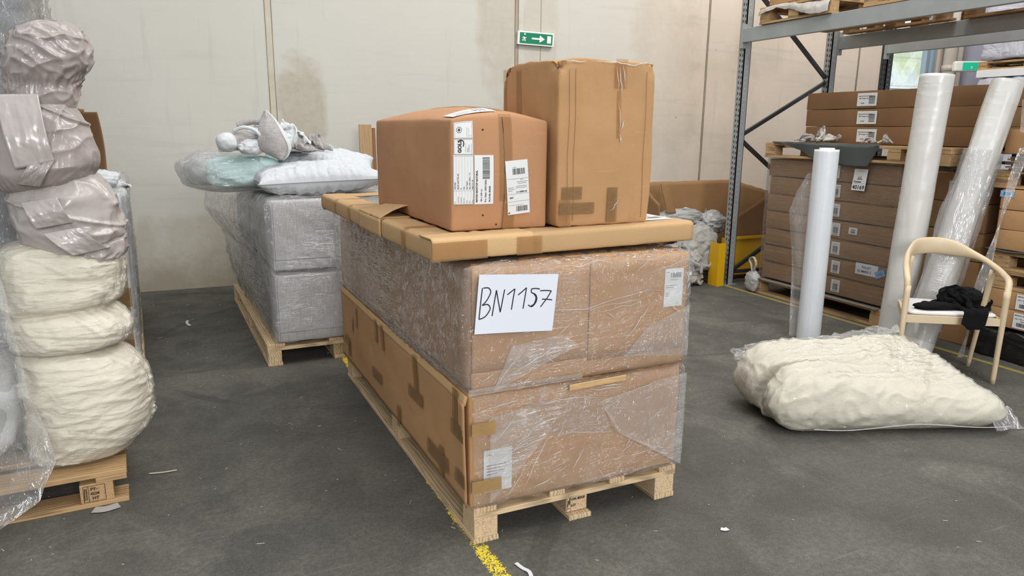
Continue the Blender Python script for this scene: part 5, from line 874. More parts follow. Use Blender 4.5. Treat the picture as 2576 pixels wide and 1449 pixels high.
STIFF_STEPS = """
143 15 12 11 2 -6 -10 -9 -9 -10 -5 -11 -6 -12 -10 -6 -10 -13 -2 -4 -4 1 -5 6 4 -2 1 4 0 1 -1 2 -1 -3 -6 -7 -5 -10 -12 -12 -8 -5 -4 3 0 -4 -5 133 13 13 8 6 -7 -6 -10 -9 -6 -7 -10 -10
-7 -5 -9 -8 -10 -7 -6 -4 -1 0 1 2 0 -4 1 -1 0 0 1 3 4 2 -9 -8 -9 -7 -13 -12 -5 -5 9 -3 -7 -6 117 12 13 10 8 -4 -5 -5 -10 -5 -6 -10 -8 -10 -4 -6 -9 -9 -5 -8 -5 -6 0 -1 -2 -2
-2 -4 -3 0 -1 7 6 5 4 -6 -9 -6 -10 -6 -8 -7 -3 2 4 -9 -11 103 10 11 10 11 2 -3 -3 -5 -9 -4 -7 -5 -11 -8 -8 -7 -6 -10 -9 -9 -7 -6 -4 -2 -5 -4 -1 0 4 8 7 2 2 5 4 -5 -14 -9
-7 1 -7 -1 -5 1 -6 -9 86 10 10 12 11 7 -1 1 1 -7 -12 -5 -7 -5 -4 -10 -8 -10 -11 -13 -11 -13 -7 -9 0 -6 -6 0 3 9 11 7 7 5 0 6 0 -16 -5 -10 7 -14 3 0 -11 -9 -6 72 11 12 13 16
8 2 0 -2 -5 -7 -8 -8 -6 -6 -9 -9 -12 -11 -14 -12 -14 -15 -9 -3 -2 -7 2 7 9 10 13 9 7 8 -1 -3 -14 -6 -5 7 -10 -8 -4 -7 -7 -5 63 13 12 16 13 9 16 -5 -8 -9 -4 -9 -6 -8 -6 -12 -13 -8
-13 -14 -14 -13 -10 -13 -11 -2 0 8 11 11 8 7 10 9 7 2 -5 -13 -7 -5 2 -5 -8 -7 -1 -4 -6 55 16 16 17 16 4 13 -6 -4 -8 -7 -7 -9 -8 -10 -8 -11 -13 -15 -14 -13 -14 -10 -6 -10 -6 6 7 10 13 11
5 11 6 3 0 -2 -11 -8 -5 -3 -3 -3 -2 -1 -3 -9 57 15 17 16 17 8 10 -13 0 -11 -4 -10 -10 -9 -10 -6 -16 -14 -15 -12 -11 -12 -9 -5 -8 -9 8 10 11 10 7 11 4 11 -4 0 2 -8 -7 -3 -3 -5 -4 7
-9 -13 -13 59 14 16 18 16 11 6 -11 -7 -7 -9 -6 -10 -7 -10 -13 -14 -15 -11 -12 -12 -8 -8 -8 -6 -5 8 10 11 11 8 8 -1 5 -2 -1 1 4 -5 -3 -5 -6 -11 -6 -8 -11 -13 64 12 16 18 16 4 4 -6 -11 -8
-7 -7 -2 -10 -13 -14 -14 -12 -10 -12 -9 -11 -9 -8 -8 2 9 8 8 13 10 9 -2 -5 0 -5 0 0 1 -7 -8 -5 -9 -7 -8 -10 -10 72 10 15 14 13 9 -5 -2 -11 -6 -6 -8 -1 -15 -13 -14 -12 -7 -10 -13 -8 -12 -9
-8 -4 6 6 7 2 12 11 9 -2 -6 -8 -5 0 -3 1 -6 -7 -7 -8 -7 -4 -4 -12 77 12 12 13 6 7 6 -10 -2 -6 -10 -10 -8 -11 -10 -11 -12 -11 -9 -8 -10 -11 -7 -7 0 4 3 4 5 3 10 9 2 -10 -9 -8
-5 0 -1 -1 -6 -9 -7 -4 -7 2 -7 84 8 9 14 8 -2 10 -2 -3 -9 -7 -10 -9 -13 -13 -9 -8 -11 -9 -7 -8 -9 -9 -3 -2 0 7 2 -5 2 8 8 0 -1 -9 -6 -8 -5 -2 -2 -3 -7 -8 -4 -5 -4 -7 87 10
8 6 8 3 6 4 -3 -8 -8 -9 -9 -11 -11 -11 -7 -6 -9 -9 -9 -8 -6 -4 -6 0 -2 7 -2 -7 7 5 3 -3 -3 -3 -5 -8 -7 1 -11 -8 -7 -9 -5 -5 -3 90 8 10 7 7 4 7 4 -3 -11 -9 -6 -7 -9 -10
-6 -6 -9 -7 -10 -9 -7 -8 -7 -7 -6 -9 5 6 -3 -6 9 -1 6 -6 -3 3 -9 -7 -8 -10 -13 -9 -10 -8 -5 -2 93 8 8 8 8 5 8 3 -2 -7 -8 -8 -9 -6 -5 -5 -6 -9 -9 -9 -12 -8 -11 -8 -8 -10 -12 1
3 3 -2 2 4 4 3 -5 -5 -3 -12 -10 -10 -12 -9 -10 -10 -9 -4 94 8 11 8 8 8 8 5 -4 -5 -5 -8 -9 -9 -9 -7 1 -10 -7 -10 -13 -14 -12 -13 -2 -12 -13 -5 5 3 -3 3 2 6 5 -1 -10 -6 -9 -11 -10
-10 -5 -10 -10 -9 -12 103 3 12 7 10 12 5 8 0 -8 -7 -6 -9 -11 -8 -8 -8 -6 -12 -10 -13 -13 -14 -11 -5 -9 -13 -7 1 3 -4 6 1 7 7 -4 -9 -8 -11 -9 -12 -7 -7 -8 -7 -9 -7 103 10 6 11 12 9 12
8 -5 -2 -7 -7 -12 -9 -10 -10 -13 -10 -5 -15 -14 -14 -13 -12 -8 -9 -5 -10 -6 0 3 2 7 3 3 -1 -9 -9 -7 -12 -7 -8 -5 -9 -5 -13 -8 107 8 14 10 9 15 13 5 2 -6 -8 -9 -9 -13 -13 -14 -12 -16 -10 -7
-18 -13 -15 -11 -7 -7 -9 -9 -4 -6 2 5 5 2 2 -2 -5 -6 -9 -7 -10 -4 -8 -9 -7 -8 -14 119 6 10 12 13 16 5 5 5 -8 -6 -10 -10 -13 -14 -16 -16 -14 -13 -9 -14 -16 -13 -12 -9 -4 -9 -7 -6 -8 -3 8 3
2 -4 0 1 -4 -10 -7 -10 2 -9 -11 -12 -4 -16 122 9 14 12 15 13 7 -3 -1 -1 -9 -11 -10 -15 -16 -14 -19 -14 -8 -13 -13 -14 -12 -11 -10 -6 -6 -7 -6 -8 1 -4 1 0 1 -2 0 0 -8 -7 -11 1 -8 -10 -10 -8
-9 125 16 14 15 15 11 5 -7 -10 2 -11 -9 -15 -13 -17 -13 -18 -16 -10 -9 -11 -13 -10 -9 -6 -7 -8 -9 -11 -5 -3 -11 1 2 4 -4 6 -5 -7 -3 -13 -2 -5 -11 -10 -9 -5 135 14 15 14 14 9 -2 -8 -9 -1 -6 -12
-14 -15 -16 -15 -13 -17 -13 -8 -7 -10 -9 -7 -10 -7 -8 -10 -10 -6 -8 -10 -5 7 0 0 1 2 -7 -6 -12 -5 -1 -11 -13 -5 -8 145 11 16 12 13 4 3 -11 -9 -7 -9 -13 -16 -12 -15 -12 -15 -14 -10 -11 -10 -6 -8 -8 -8
-7 -8 -9 -8 -11 -6 -11 -8 6 -3 1 1 1 -2 -6 -8 -10 -5 -6 -11 -9 -7 156 6 13 10 10 6 -2 -4 -10 -12 -12 -13 -14 -15 -10 -11 -13 -13 -12 -7 -10 -9 -9 -10 -9 -8 -5 -5 -9 -9 -9 -9 -8 3 -5 -2 -2 1
-3 -1 -5 -8 -9 -3 -7 -9 -12 162 6 6 10 4 4 3 -8 -9 -13 -12 -14 -10 -15 -8 -12 -7 -12 -12 -11 -5 -9 -10 -9 -10 -9 -10 1 -8 -7 -9 -8 -6 -8 -11 -1 -3 1 -3 2 -5 -7 -8 -7 -2 -8 -12 157 10 4 8
5 0 -1 -6 -10 -12 -11 -10 -9 -12 -8 -12 -11 -9 -11 -9 -9 -9 -9 -9 -11 -6 -12 0 -7 -8 -6 -9 -9 -7 -11 -6 -5 6 4 -1 -6 -8 -3 -11 -6 -5 -8 151 8 5 3 3 2 -4 -2 -11 -7 -10 -8 -10 -10 -8 -10 -10
-11 -11 -9 -9 -11 -8 -9 -5 -12 -7 -10 -6 -10 -8 -5 -9 -7 -5 -6 -8 5 4 1 -6 -6 -5 -6 -9 -5 -10 151 2 2 -2 5 0 -2 -1 -3 -10 -8 -10 -9 -8 -11 -5 -11 -11 -10 -10 -13 -11 -11 -10 -9 -9 -8 -7 -8 -7
-6 -6 -7 -6 -4 -3 -2 -5 5 -1 -2 -8 -6 -8 -4 -8 -12 138 2 -1 4 3 1 1 -2 -1 -10 -6 -11 -6 -7 -8 -12 -9 -11 -11 -14 -14 -12 -16 -10 -12 -10 -9 -4 -4 -5 -5 -2 -7 -2 -8 -3 0 2 1 -6 3 -10 -5
-10 -6 -7 -12 139 -6 0 0 2 2 1 1 0 -6 -9 -7 -6 -9 -12 -7 -13 -12 -15 -15 -18 -15 -13 -15 -12 -8 -7 -4 -2 0 -2 -2 3 -10 0 -6 -2 -1 0 -2 1 -10 -7 -10 -9 -10 -2 123 -1 2 1 -1 4 2 3 -1
-3 -8 -4 -8 -10 -9 -16 -15 -13 -18 -19 -17 -16 -15 -14 -13 -7 -5 -2 0 6 1 -1 2 -8 -3 -3 -4 0 -2 -2 0 -9 -8 -10 -15 -4 -7 111 3 0 6 1 1 2 3 2 -7 -5 -6 -9 -11 -11 -17 -17 -19 -17 -21 -17 -18
-14 -12 -10 -5 -5 2 1 10 2 -1 5 -9 -7 -2 -4 1 -2 -5 -1 -7 -11 -13 -12 -10 -14 106 0 6 3 4 -1 1 0 6 -4 -8 -9 -11 -11 -14 -21 -19 -19 -22 -18 -19 -15 -14 -10 -4 -5 -3 7 3 6 3 1 4 -8 -5
-3 -1 -3 -6 -4 -6 -8 -13 -13 -15 -14 -13 100 5 2 5 1 1 -2 2 1 -4 -6 -10 -12 -16 -19 -20 -20 -21 -19 -18 -17 -15 -10 -8 -5 6 2 -1 2 12 4 -6 6 -8 -6 -4 -5 -4 -5 -8 -10 -9 -11 -15 -15 -14 -5 97
10 -5 5 -2 6 -1 -2 -4 -7 -2 -9 -16 -19 -19 -20 -21 -20 -21 -15 -17 -10 -2 -3 -7 2 5 4 1 9 -3 -2 1 2 -9 -7 -10 -9 -9 -7 -9 -10 -14 -14 -11 -5 4 -135 5 2 7 -5 -5 -8 -6 -6 -3 1 2 -2 1
1 -7 1 -2 1 9 7 8 6 11 11 9 10 10 13 14 12 13 12 15 11 10 10 8 3 0 7 13 9 5 7 5 5 -126 3 4 5 3 -8 -9 -4 -5 -5 0 -3 -4 2 -2 -1 1 -4 4 2 8 8 10 4 11 10 9
8 12 12 11 12 9 13 12 10 12 9 9 9 2 9 12 5 7 5 6 -115 4 3 5 6 -4 -10 -7 -4 -8 -4 -6 0 -2 0 -4 1 -1 4 -1 8 8 8 6 6 11 8 8 10 11 9 10 9 11 11 11 14 12 12 8
9 8 8 8 11 6 4 -102 3 1 5 6 -1 -11 -8 -10 -7 -7 -5 1 -1 -2 -1 -1 2 3 -3 6 8 6 9 7 4 7 9 5 5 7 10 16 14 14 14 13 10 11 10 14 6 4 11 7 9 6 -85 -1 -2 -1 7 4
-12 -12 -11 -8 -4 -5 2 -7 -3 5 -1 2 2 3 2 1 11 8 7 4 0 8 2 5 9 9 13 17 17 17 18 6 13 8 10 4 10 10 8 2 8 -69 -4 -4 -4 -1 8 -11 -12 -12 -7 -7 0 0 -5 -1 1 6 -1 5
1 2 7 4 7 11 7 -5 2 5 2 4 8 13 17 17 18 14 12 12 5 11 7 5 8 7 3 8 -53 -9 -6 -5 -3 -2 -5 -15 -8 -4 -7 -1 3 -5 0 -1 5 7 5 3 3 9 5 4 5 3 1 0 -6 4 3 9
14 17 15 19 12 9 13 4 11 1 7 8 9 5 4 -47 -7 -4 -6 -4 -7 -8 -9 -13 0 -4 -2 -3 4 0 4 6 7 6 5 4 7 3 7 2 0 1 -4 -6 -2 3 11 11 18 17 15 14 3 9 7 8 4 8 10 9
6 -5 -40 -6 -6 -9 0 -12 -10 -4 -9 -1 -4 -1 1 4 4 4 7 6 7 5 3 4 5 3 2 -1 -4 -4 -10 1 7 7 12 14 13 15 12 10 4 9 8 9 9 3 3 2 5 -34 -14 -7 -2 -3 -10 -8 -7 -8 3 -1
-1 2 8 4 8 4 9 3 2 4 0 7 0 1 -3 -6 -3 -12 2 11 6 13 9 12 13 11 8 10 9 10 6 -2 7 3 -2 7 -31 -16 -9 1 -2 -9 -6 -8 -3 -3 8 -1 5 7 6 4 9 0 3 2 1 4 2 4
-1 -5 -9 -7 -7 6 9 6 10 10 12 8 10 8 7 9 7 8 7 2 8 -6 3 -30 -13 -6 -3 1 -10 -5 -5 -4 1 8 1 7 7 2 5 4 -1 2 4 3 1 3 2 0 -11 -6 -9 -2 4 9 6 9 6 4 11 10
8 9 8 7 8 9 3 10 0 0 -28 -11 -8 0 -4 -5 -3 -2 -4 2 7 2 10 4 3 1 5 -3 3 1 3 7 1 1 -8 -11 -13 3 -4 2 5 11 11 0 4 7 12 10 8 11 8 1 11 6 6 10 3 -27 -10 -4
-1 -1 -4 -5 -1 -1 2 3 5 8 4 2 1 -3 5 3 5 6 2 0 -8 -10 -9 -11 2 -1 4 4 6 10 8 2 7 8 8 9 10 9 5 5 6 8 9 10 -27 -7 -4 2 1 -5 -3 0 -5 3 5 2 4 5 6 -1
3 -1 8 3 2 1 -5 -7 -6 -11 -8 1 1 3 0 5 8 9 8 7 6 10 11 4 2 9 8 2 6 10 7 -22 -7 -6 -1 1 3 -6 -7 3 3 2 6 3 3 2 4 4 5 3 2 2 -7 -5 -7 -5 -6 -5 -3 4
4 -4 5 7 6 10 11 8 9 8 5 2 4 3 7 4 8 7 -19 -6 -5 -4 -2 5 -2 -9 0 9 4 7 3 3 3 5 6 1 -2 -4 -3 -8 1 -9 -8 0 1 -8 4 10 -4 1 10 6 12 10 10 12 10 6 7 2
2 4 2 1 1 -15 -5 -5 -5 -7 1 3 -3 6 10 8 4 6 4 4 2 4 -3 -10 -6 -5 -5 -3 -1 -8 -4 -1 -7 4 9 2 2 7 12 12 14 11 13 12 8 7 1 2 0 1 0 -4 -17 0 -2 -7 -2 -2 4 2
10 7 9 9 7 3 -1 0 -2 2 -10 -7 -6 -7 -5 -3 -5 -6 -1 -4 -1 6 1 13 11 11 13 17 15 13 10 9 2 -3 6 -5 -7 2 2 -10 -2 -7 -1 2 2 1 5 11 10 8 5 6 5 3 -4 -4 -5 -8 -7 -5
-9 -4 -5 -5 -6 -1 -4 0 5 7 15 9 15 19 14 14 14 11 2 -3 1 -2 0 -6 -8 2 -2 -5 -4 3 8 0 2 5 10 8 8 6 5 2 0 -2 -6 -6 -10 -12 0 -6 -6 -6 -9 -2 0 -4 0 7 15 12 13 19
17 14 15 12 8 -4 -1 -1 -4 -7 2 -11 -1 -2 2 0 7 5 6 4 7 9 5 4 1 0 2 -6 0 1 -9 -8 -15 -9 2 -2 -5 -9 -2 1 1 3 9 15 15 16 15 15 12 16 8 1 -3 -3 -1 -4 -7 -2 -8 -1
12 0 6 5 8 4 3 8 7 6 0 -2 -1 -3 -1 -9 0 -2 -11 -12 -10 -5 -3 -1 0 -2 6 2 6 9 16 11 17 15 13 10 8 12 2 -7 -2 -5 -7 -4 -9 0 -1 21 7 7 2 4 5 5 8 3 6 -2 -3 1
-5 -2 -8 -8 4 -11 -11 -7 -6 -2 0 -1 3 5 4 8 13 14 7 15 10 11 10 5 8 6 -10 -3 -3 -8 0 -10 -2 4 38 4 3 4 3 3 5 6 2 0 6 -5 0 -5 -3 -7 -6 -3 -6 -8 -6 -5 -3 3 1 3
3 8 8 12 10 7 12 9 6 10 6 10 -3 -6 -3 -4 -2 -5 -6 -6 1 48 2 1 6 4 3 4 3 5 -2 2 1 -2 -6 -4 -6 -6 -3 -9 -1 -6 -6 -1 4 5 -1 4 8 9 9 11 3 8 8 5 9 7 7 3
-4 -4 -6 -2 -3 -6 -7 -5 52 4 2 3 5 7 3 5 1 0 -2 1 -3 -2 -8 -4 -6 -2 -5 -4 -5 -1 -2 0 2 4 3 10 5 8 5 5 6 4 7 8 6 8 1 -1 2 -5 -7 0 -8 -1 -3 58 3 4 3 2
10 10 1 -1 0 -1 -5 0 -3 -8 -3 -4 0 -3 -6 -2 -3 -3 -1 1 2 5 6 3 10 6 2 8 5 0 8 4 10 2 2 -3 -2 -1 -2 -4 1 -5 60 6 7 4 7 5 9 4 -3 -2 -4 -2 -4 -2 -7 0 -2 -4
1 -6 -4 -2 -7 -6 0 6 -4 5 7 2 5 7 5 7 6 7 7 7 12 -2 -5 -1 -3 2 -3 3 -1 65 7 7 5 6 8 5 6 -5 -2 -7 0 -4 -3 1 -4 0 -4 -4 -2 -5 -6 -5 -5 -7 -5 -5 6 5 5 4
8 7 4 10 8 11 12 11 2 -6 0 -5 4 3 -6 4 63 3 7 9 6 7 10 9 -3 -5 -4 -4 -2 -2 0 0 -5 -1 -3 -4 -5 -6 -6 -5 -10 -11 -8 -1 5 4 6 6 10 9 9 14 14 13 7 7 -6 1 -4 -2
6 -6 -1 51 4 9 7 9 12 11 9 7 -8 -4 -4 2 -5 2 -3 -2 -4 -2 -4 -8 -4 -4 -8 -10 -10 -11 -9 2 5 7 8 7 13 11 14 16 12 13 -1 2 -2 -1 -6 4 1 -4 43 11 8 9 11 10 10 10 10 -5
-4 -4 1 -5 0 -1 -3 -1 -5 -3 -6 -6 -7 -6 -8 -10 -10 -10 -8 3 7 13 12 9 14 14 14 14 15 0 3 -4 -4 -3 1 2 -1 31 11 11 14 12 14 8 11 10 -1 1 -7 1 -3 -3 0 -2 -3 -1 -5 -5 -8 -9
-6 -7 -10 -9 -10 -13 -6 10 16 14 10 16 12 15 13 13 -2 9 -4 1 -2 -1 3 -4 24 13 14 13 15 15 12 7 13 -5 2 -1 -3 1 -1 -4 -1 0 -4 -2 -7 -8 -9 -9 -7 -8 -10 -11 -13 -4 6 13 12 14 13 14
14 12 12 4 6 4 2 2 -1 -5 -10 22 15 15 14 16 10 11 11 6 11 -5 2 1 -2 0 -1 -2 -2 -3 -3 -8 -9 -10 -8 -8 -9 -12 -10 -12 -12 10 14 10 13 18 12 12 10 8 4 10 6 7 6 -5 -12 -6 29 11
15 14 16 11 7 12 8 9 3 4 0 -1 -1 -1 0 -3 -4 -6 -9 -9 -9 -9 -12 -8 -10 -13 -13 -9 6 13 14 5 15 14 9 10 8 8 9 5 6 5 -2 -2 -9 31 11 15 14 15 9 10 6 10 9 13 5 1 1 0
-3 0 -4 -4 -8 -7 -12 -13 -9 -9 -12 -10 -12 -13 -8 3 16 7 8 10 9 10 9 7 8 8 6 8 6 9 -4 1 8 -1 0 6 5 -4 -7 -1 0 4 -4 0 7 7 -6 5 4 -2 5 4 6 -2 -11 4 2 3 5 -4
0 2 1 0 -1 -1 3 3 5 8 6 -5 -6 -2 0 -2 -4 0 -2 3 3 2 2 9 1 -2 -3 -3 -2 5 -3 -2 4 8 -7 5 -5 3 8 4 6 -5 -7 0 1 2 4 3 0 0 -1 5 6 3 0 1 3 -1 2 -7
-2 -3 0 5 -3 -6 7 -3 0 3 3 9 1 -9 1 -2 5 3 -4 -2 10 -2 -7 4 1 2 7 2 5 -10 0 1 -2 5 2 1 5 6 5 3 6 -6 -6 4 6 -5 -2 -1 -14 4 7 -2 -2 5 2 5 -5 -2 9 3
-2 -1 1 6 1 -9 2 4 4 -9 2 6 -6 4 5 4 -7 -3 8 3 -1 7 5 6 4 2 -1 4 2 -8 -4 5 -5 3 -5 -9 -3 4 -3 -4 5 7 0 -6 -3 3 4 3 8 2 -1 4 -10 4 5 -8 -8 3 0 1
5 2 0 0 1 7 7 3 10 4 4 3 1 -3 -1 5 -5 -6 -8 -1 2 -5 -6 -4 1 -1 3 8 5 -4 0 -1 3 3 6 -2 7 5 -6 -1 -2 8 -8 -10 -4 2 0 -3 2 1 7 1 5 7 12 5 6 8 4 1
-3 1 0 -9 -1 -8 -7 -1 -4 -7 -1 2 10 12 12 -2 -2 1 -4 10 5 6 -2 -1 11 -8 -6 4 1 1 -9 -8 -5 6 2 -2 -4 -1 4 10 10 4 0 10 10 13 -3 3 -2 4 -13 -6 -1 -10 -4 -5 1 6 8 11
15 9 -5 2 1 0 15 0 5 4 -4 7 -6 -1 2 0 -13 -2 1 1 -2 1 -1 -2 -6 1 8 8 10 0 5 12 13 7 -1 -7 5 -8 -8 -4 1 -2 -4 5 7 11 11 6 15 -9 4 1 1 12 3 0 5 -5 3 -3
0 5 -10 -10 -2 9 -2 0 -12 3 -2 5 -4 9 8 6 3 6 13 5 14 4 -12 3 -8 0 -1 0 -1 2 6 6 11 6 7 11 0 4 1 4 2 12 1 3 -7 -6 8 0 -8 -9 1 1 3 -4 -10 -1 1 -3 5 5
1 6 9 -3 8 15 7 11 10 -9 -6 -3 7 2 -1 1 3 -3 5 9 6 2 14 4 2 -1 -2 9 11 0 4 -2 -8 7 -11 -4 -3 4 -6 -2 -4 -3 -5 2 2 -1 9 7 -4 7 8 0 11 9 11 13 -1 -8 0 3
7 1 -5 5 -3 -5 7 4 7 19 -6 7 4 -5 7 9 3 -3 8 0 -4 -12 -1 2 -4 -3 -12 1 -1 -6 2 0 6 9 0 2 1 12 6 4 6 9 8 9 -1 -2 -1 -1 5 3 -1 3 -7 -3 12 1 12 -1 1 9
7 1 5 2 6 6 -3 -8 -4 -4 -4 -6 -3 -3 -9 2 1 -1 2 9 2 0 -4 11 6 12 8 0 2 4 8 4 2 0 2 -2 3 4 3 -2 -5 8 5 6 5 6 3 8 2 -3 8 7 1 -7 -3 2 -3 -5 -8 -9
0 2 -5 -1 2 6 3 0 -4 2 10 11 7 6 4 -3 2 4 6 2 1 4 4 -4 4 4 -2 -5 4 5 10 -5 7 10 5 6 -7 7 8 3 -9 -5 -2 -3 0 -9 -4 -6 -1 3 4 3 5 -5 -1 0 4 7 10 9
9 -3 -4 3 2 7 9 -5 1 5 0 0 1 6 1 -3 5 11 -2 -4 9 6 8 -3 6 9 2 -3 -4 -7 -6 -3 -7 -7 0 5 5 4 2 -5 -3 4 -1 3 7 8 9 9 3 -10 -3 3 9 10 0 -6 3 1 -1 0
2 5 4 2 5 5 2 -3 7 6 9 5 7 -2 -4 -3 3 -3 -8 -8 -10 0 7 4 5 -2 -2 -2 0 4 2 7 5 6 9 5 -7 -9 8 5 4 1 -4 6 -1 1 -2 -5 4 7 7 7 1 2 2 -1 8 8 10 2
3 -6 -1 -1 3 -2 -5 -12 2 4 1 4 0 -2 -6 3 5 2 2 9 3 8 7 -11 -10 5 6 0 2 6 1 5 -1 -8 0 2 3 5 5 9 -4 4 -2 4 10 8 4 -4 -2 -1 1 0 5 5 -9 -6 0 -3 3 5
1 -6 0 0 3 4 11 0 11 0 -9 -2 -7 3 3 4 3 6 -5 -4 2 -5 1 10 12 5 10 6 -3 -2 1 4 6 4 6 0 7 1 -1 -3 -1 -4 -7 -9 2 2 2 7 -3 -5 1 7 4 6 5 3 1 1 -12 -3
-6 3 5 6 -2 -5 0 -2 5 4 5 14 11 10 6 -8 -8 5 4 10 9 6 4 -2 0 -1 -2 -7 0 -5 -11 -6 7 4 3 2 3 -6 -2 4 9 6 3 3 -7 -2 -5 -11 1 5 6 -5 -2 5 -5 5 11 5 10 11
13 -3 -1 1 -5 8 8 7 4 2 -5 -4 2 -3 -4 4 -10 -7 -6 5 2 6 4 4 -4 4 -1 7 1 7 -3 4 -7 -9 -9 -3 8 2 3 0 7 -5 3 8 7 5 22 -2 5 -9 -1 2 6 8 6 5 -5 2 -2 -7
3 -7 1 -4 -12 -3 1 4 3 1 6 3 2 3 -1 3 3 3 0 -2 -4 -10 -1 2 7 3 -1 7 -4 -4 9 8 8 13 6 3 -13 -3 8 11 5 2 6 6 -10 1 -9 2 -5 -4 2 -9 -6 4 -2 3 7 8 6 1
-11 0 6 3 4 7 -12 -5 -2 -8 7 6 0 1 8 4 -6 4 5 11 14 2 -6 -5 1 7 10 -2 4 8 6 -6 -3 -1 -5 0 -11 1 1 -4 -5 6 4 7 -1 3 -5 4 1 1 4 0 7 -4 -11 0 -8 3 3 2
3 9 11 -4 1 -4 9 21 -9 1 -3 -6 7 9 5 5 0 1 3 -7 2 -1 -8 -4 -6 -2 5 -1 -5 4 3 7 -1 8 2 -4 -2 4 -1 4 0 -7 -3 -4 -6 8 8 3 6 10 -6 -1 -4 4 22 -14 -2 7 -3 -2
8 10 3 0 0 2 1 -1 -5 -11 -4 0 -6 2 -2 2 3 4 5 0 6 2 -2 1 -4 -1 0 5 -1 -5 -8 -3 6 10 8 8 5 -12 -4 -1 2 21 -11 -6 5 -2 2 5 9 4 3 -3 -3 3 0 -5 -5 -9 2 -3
2 -4 8 5 3 1 -4 5 -4 -1 3 -1 -5 2 -1 5 3 -8 -5 6 4 8 10 7 -9 -10 -6 4 12 1 -1 1 4 -9 0 10 4 1 1 3 -4 -3 -4 1 -4 -3 3 0 0 -5 2 3 1 -1 4 -4 -1 6 -2 -3
-2 3 3 6 -1 -8 -2 11 6 6 0 -2 -5 -8 -3 7 -1 6 6 -1 -4 -9 6 5 5 -2 7 4 -4 -9 -5 3 -5 -3 5 -1 0 -5 4 -1 1 5 -2 -2 3 5 4 -3 -2 4 -3 0 -1 -5 8 13 3 1 -7 -6
-2 -4 12 6 4 -3 -8 -2 -4 2 6 3 5 1 6 -3 -3 -7 -2 -1 -6 0 2 0 -2 3 -4 -1 5 6 1 -2 9 3 2 -8 -6 -1 -3 6 0 8 10 3 5 -8 -4 -4 -4 12 5 3 -10 -5 0 5 -6 10 1 7
0 8 -4 -7 -6 1 -1 -3 -2 -3 3 -4 0 0 0 1 6 9 -2 -6 7 9 0 -10 -8 1 -2 6 11 14 -5 4 -1 -6 -10 5 6 0 7 0 -3 -3 5 -6 6 7 -1 7 6 -2 -4 -9 -3 -2 -2 -2 3 2 -4 2
0 -1 -4 1 2 7 2 -4 6 10 -4 -9 -4 -3 5 13 11 0 -4 5 -6 -9 -7 8 1 2 2 -2 -3 5 -8 6 5 5 4 5 -3 -10 2 -9 2 3 -3 0 -7 -1 4 -2 -1 -1 3 -4 9 10 -6 -4 12 5 -10 -6
-1 0 12 7 5 -4 4 -1 -11 -6 5 3 4 -3 -4 1 7 -5 -3 8 6 4 -1 2 -7 -5 -3 0 1 -3 -2 0 0 2 -1 1 0 -2 0 6 3 6 1 0 7 -9 -8 3 0 7 3 6 3 -1 -5 -10 -3 9 -4 0
8 -3 -1 4 -6 -2 4 5 8 1 -5 -5 -5 2 -3 -1 4 0 -6 0 1 3 -2 2 2 1 2 1 1 5 4 -3 5 -9 -5 -2 4 0 4 -1 2 5 -3 -9 13 -2 -4 -1 5 3 -6 0 -5 4 5 6 -3 -3 0 -1
-2 -2 1 -4 -1 0 4 1 2 4 1 -1 3 3 0 -5 -3 9 1 -1 0 -8 -4 1 0 1 -1 -1 4 2 3 10 6 -7 0 1 6 -4 -9 4 -1 -1 4 -2 0 0 -1 0 0 -2 1 -2 1 0 7 1 6 3 -1 -5
8 4 -6 -10 4 1 0 1 -1 -2 -2 -1 -5 -2 1 -1 7 15"""
def cloth_grid(steps, nx, nz):
    """steps between neighbours of a crumpled sheet, in units of 2 mm: all x, then all y, then all z"""
    q = np.array(steps.split(), int).reshape(3, nx, nz); return (np.cumsum(q, axis=2).transpose(1, 2, 0) / 500).reshape(-1, 3), nx, nz
CL = {'soft': cloth_grid(SOFT_STEPS, 43, 43), 'stiff': cloth_grid(STIFF_STEPS, 38, 47)}
def cloth(parent, name, kind, c, scale, mat, rz=0.0, tilt=(0, 0), th=.004, zmin=None, mat2=None, flip=False, sub=1):
    """a crumpled sheet, resting at height c[2]"""
    V, nx, nz = CL[kind]; V = V.copy()
    if flip: V[:, 0] *= -1
    V = V * scale; V = V @ np.array(Matrix.Rotation(tilt[0], 3, 'X') @ Matrix.Rotation(tilt[1], 3, 'Y')).T; V = V @ np.array(Matrix.Rotation(rz, 3, 'Z')).T
    V[:, 2] -= V[:, 2].min(); V += np.array(c)
    if zmin is not None: V[:, 2] = np.maximum(V[:, 2], zmin)
    idx = np.arange(nx * nz).reshape(nx, nz); Fq = np.stack([idx[:-1, :-1], idx[1:, :-1], idx[1:, 1:], idx[:-1, 1:]], -1).reshape(-1, 4)
    if flip: Fq = Fq[:, ::-1]
    o = G().add(V, Fq).obj(name, [M[mat], M[mat2]] if mat2 else M[mat], parent, True)
    md = o.modifiers.new('s', 'SOLIDIFY'); md.thickness = th; md.offset = 0
    if mat2: md.material_offset = 1
    md = o.modifiers.new('b', 'SUBSURF'); md.levels = sub; md.render_levels = sub; return o
M['bag_grey'] = m_poly('grey_plastic_bag', lin('998f8a'), .25, 10, .32)
M['bag_pale'] = m_poly('pale_plastic_bag', lin('aca39e'), .23, 10, .32)
M['cream'] = m_fabric('cream_down_fabric', lin('ece4d0'), .8, .5, ws=11, stretch=(1, 1, 4.5))
M['cream2'] = m_fabric('cream_cotton', lin('d5cebb'), .85, .5, ws=8, stretch=(1, 2.5, 2))
M['pillow'] = m_fabric('white_pillow_cotton', lin('c2c4c6'), .6, .4, ws=8, stretch=(3, 1, 1))
M['piping'] = m_simple('pillow_piping', lin('a9abad'), .6)
M['aqua'] = m_fabric('pale_aqua_filling', lin('cdeae6'), .9, .3, ws=10)
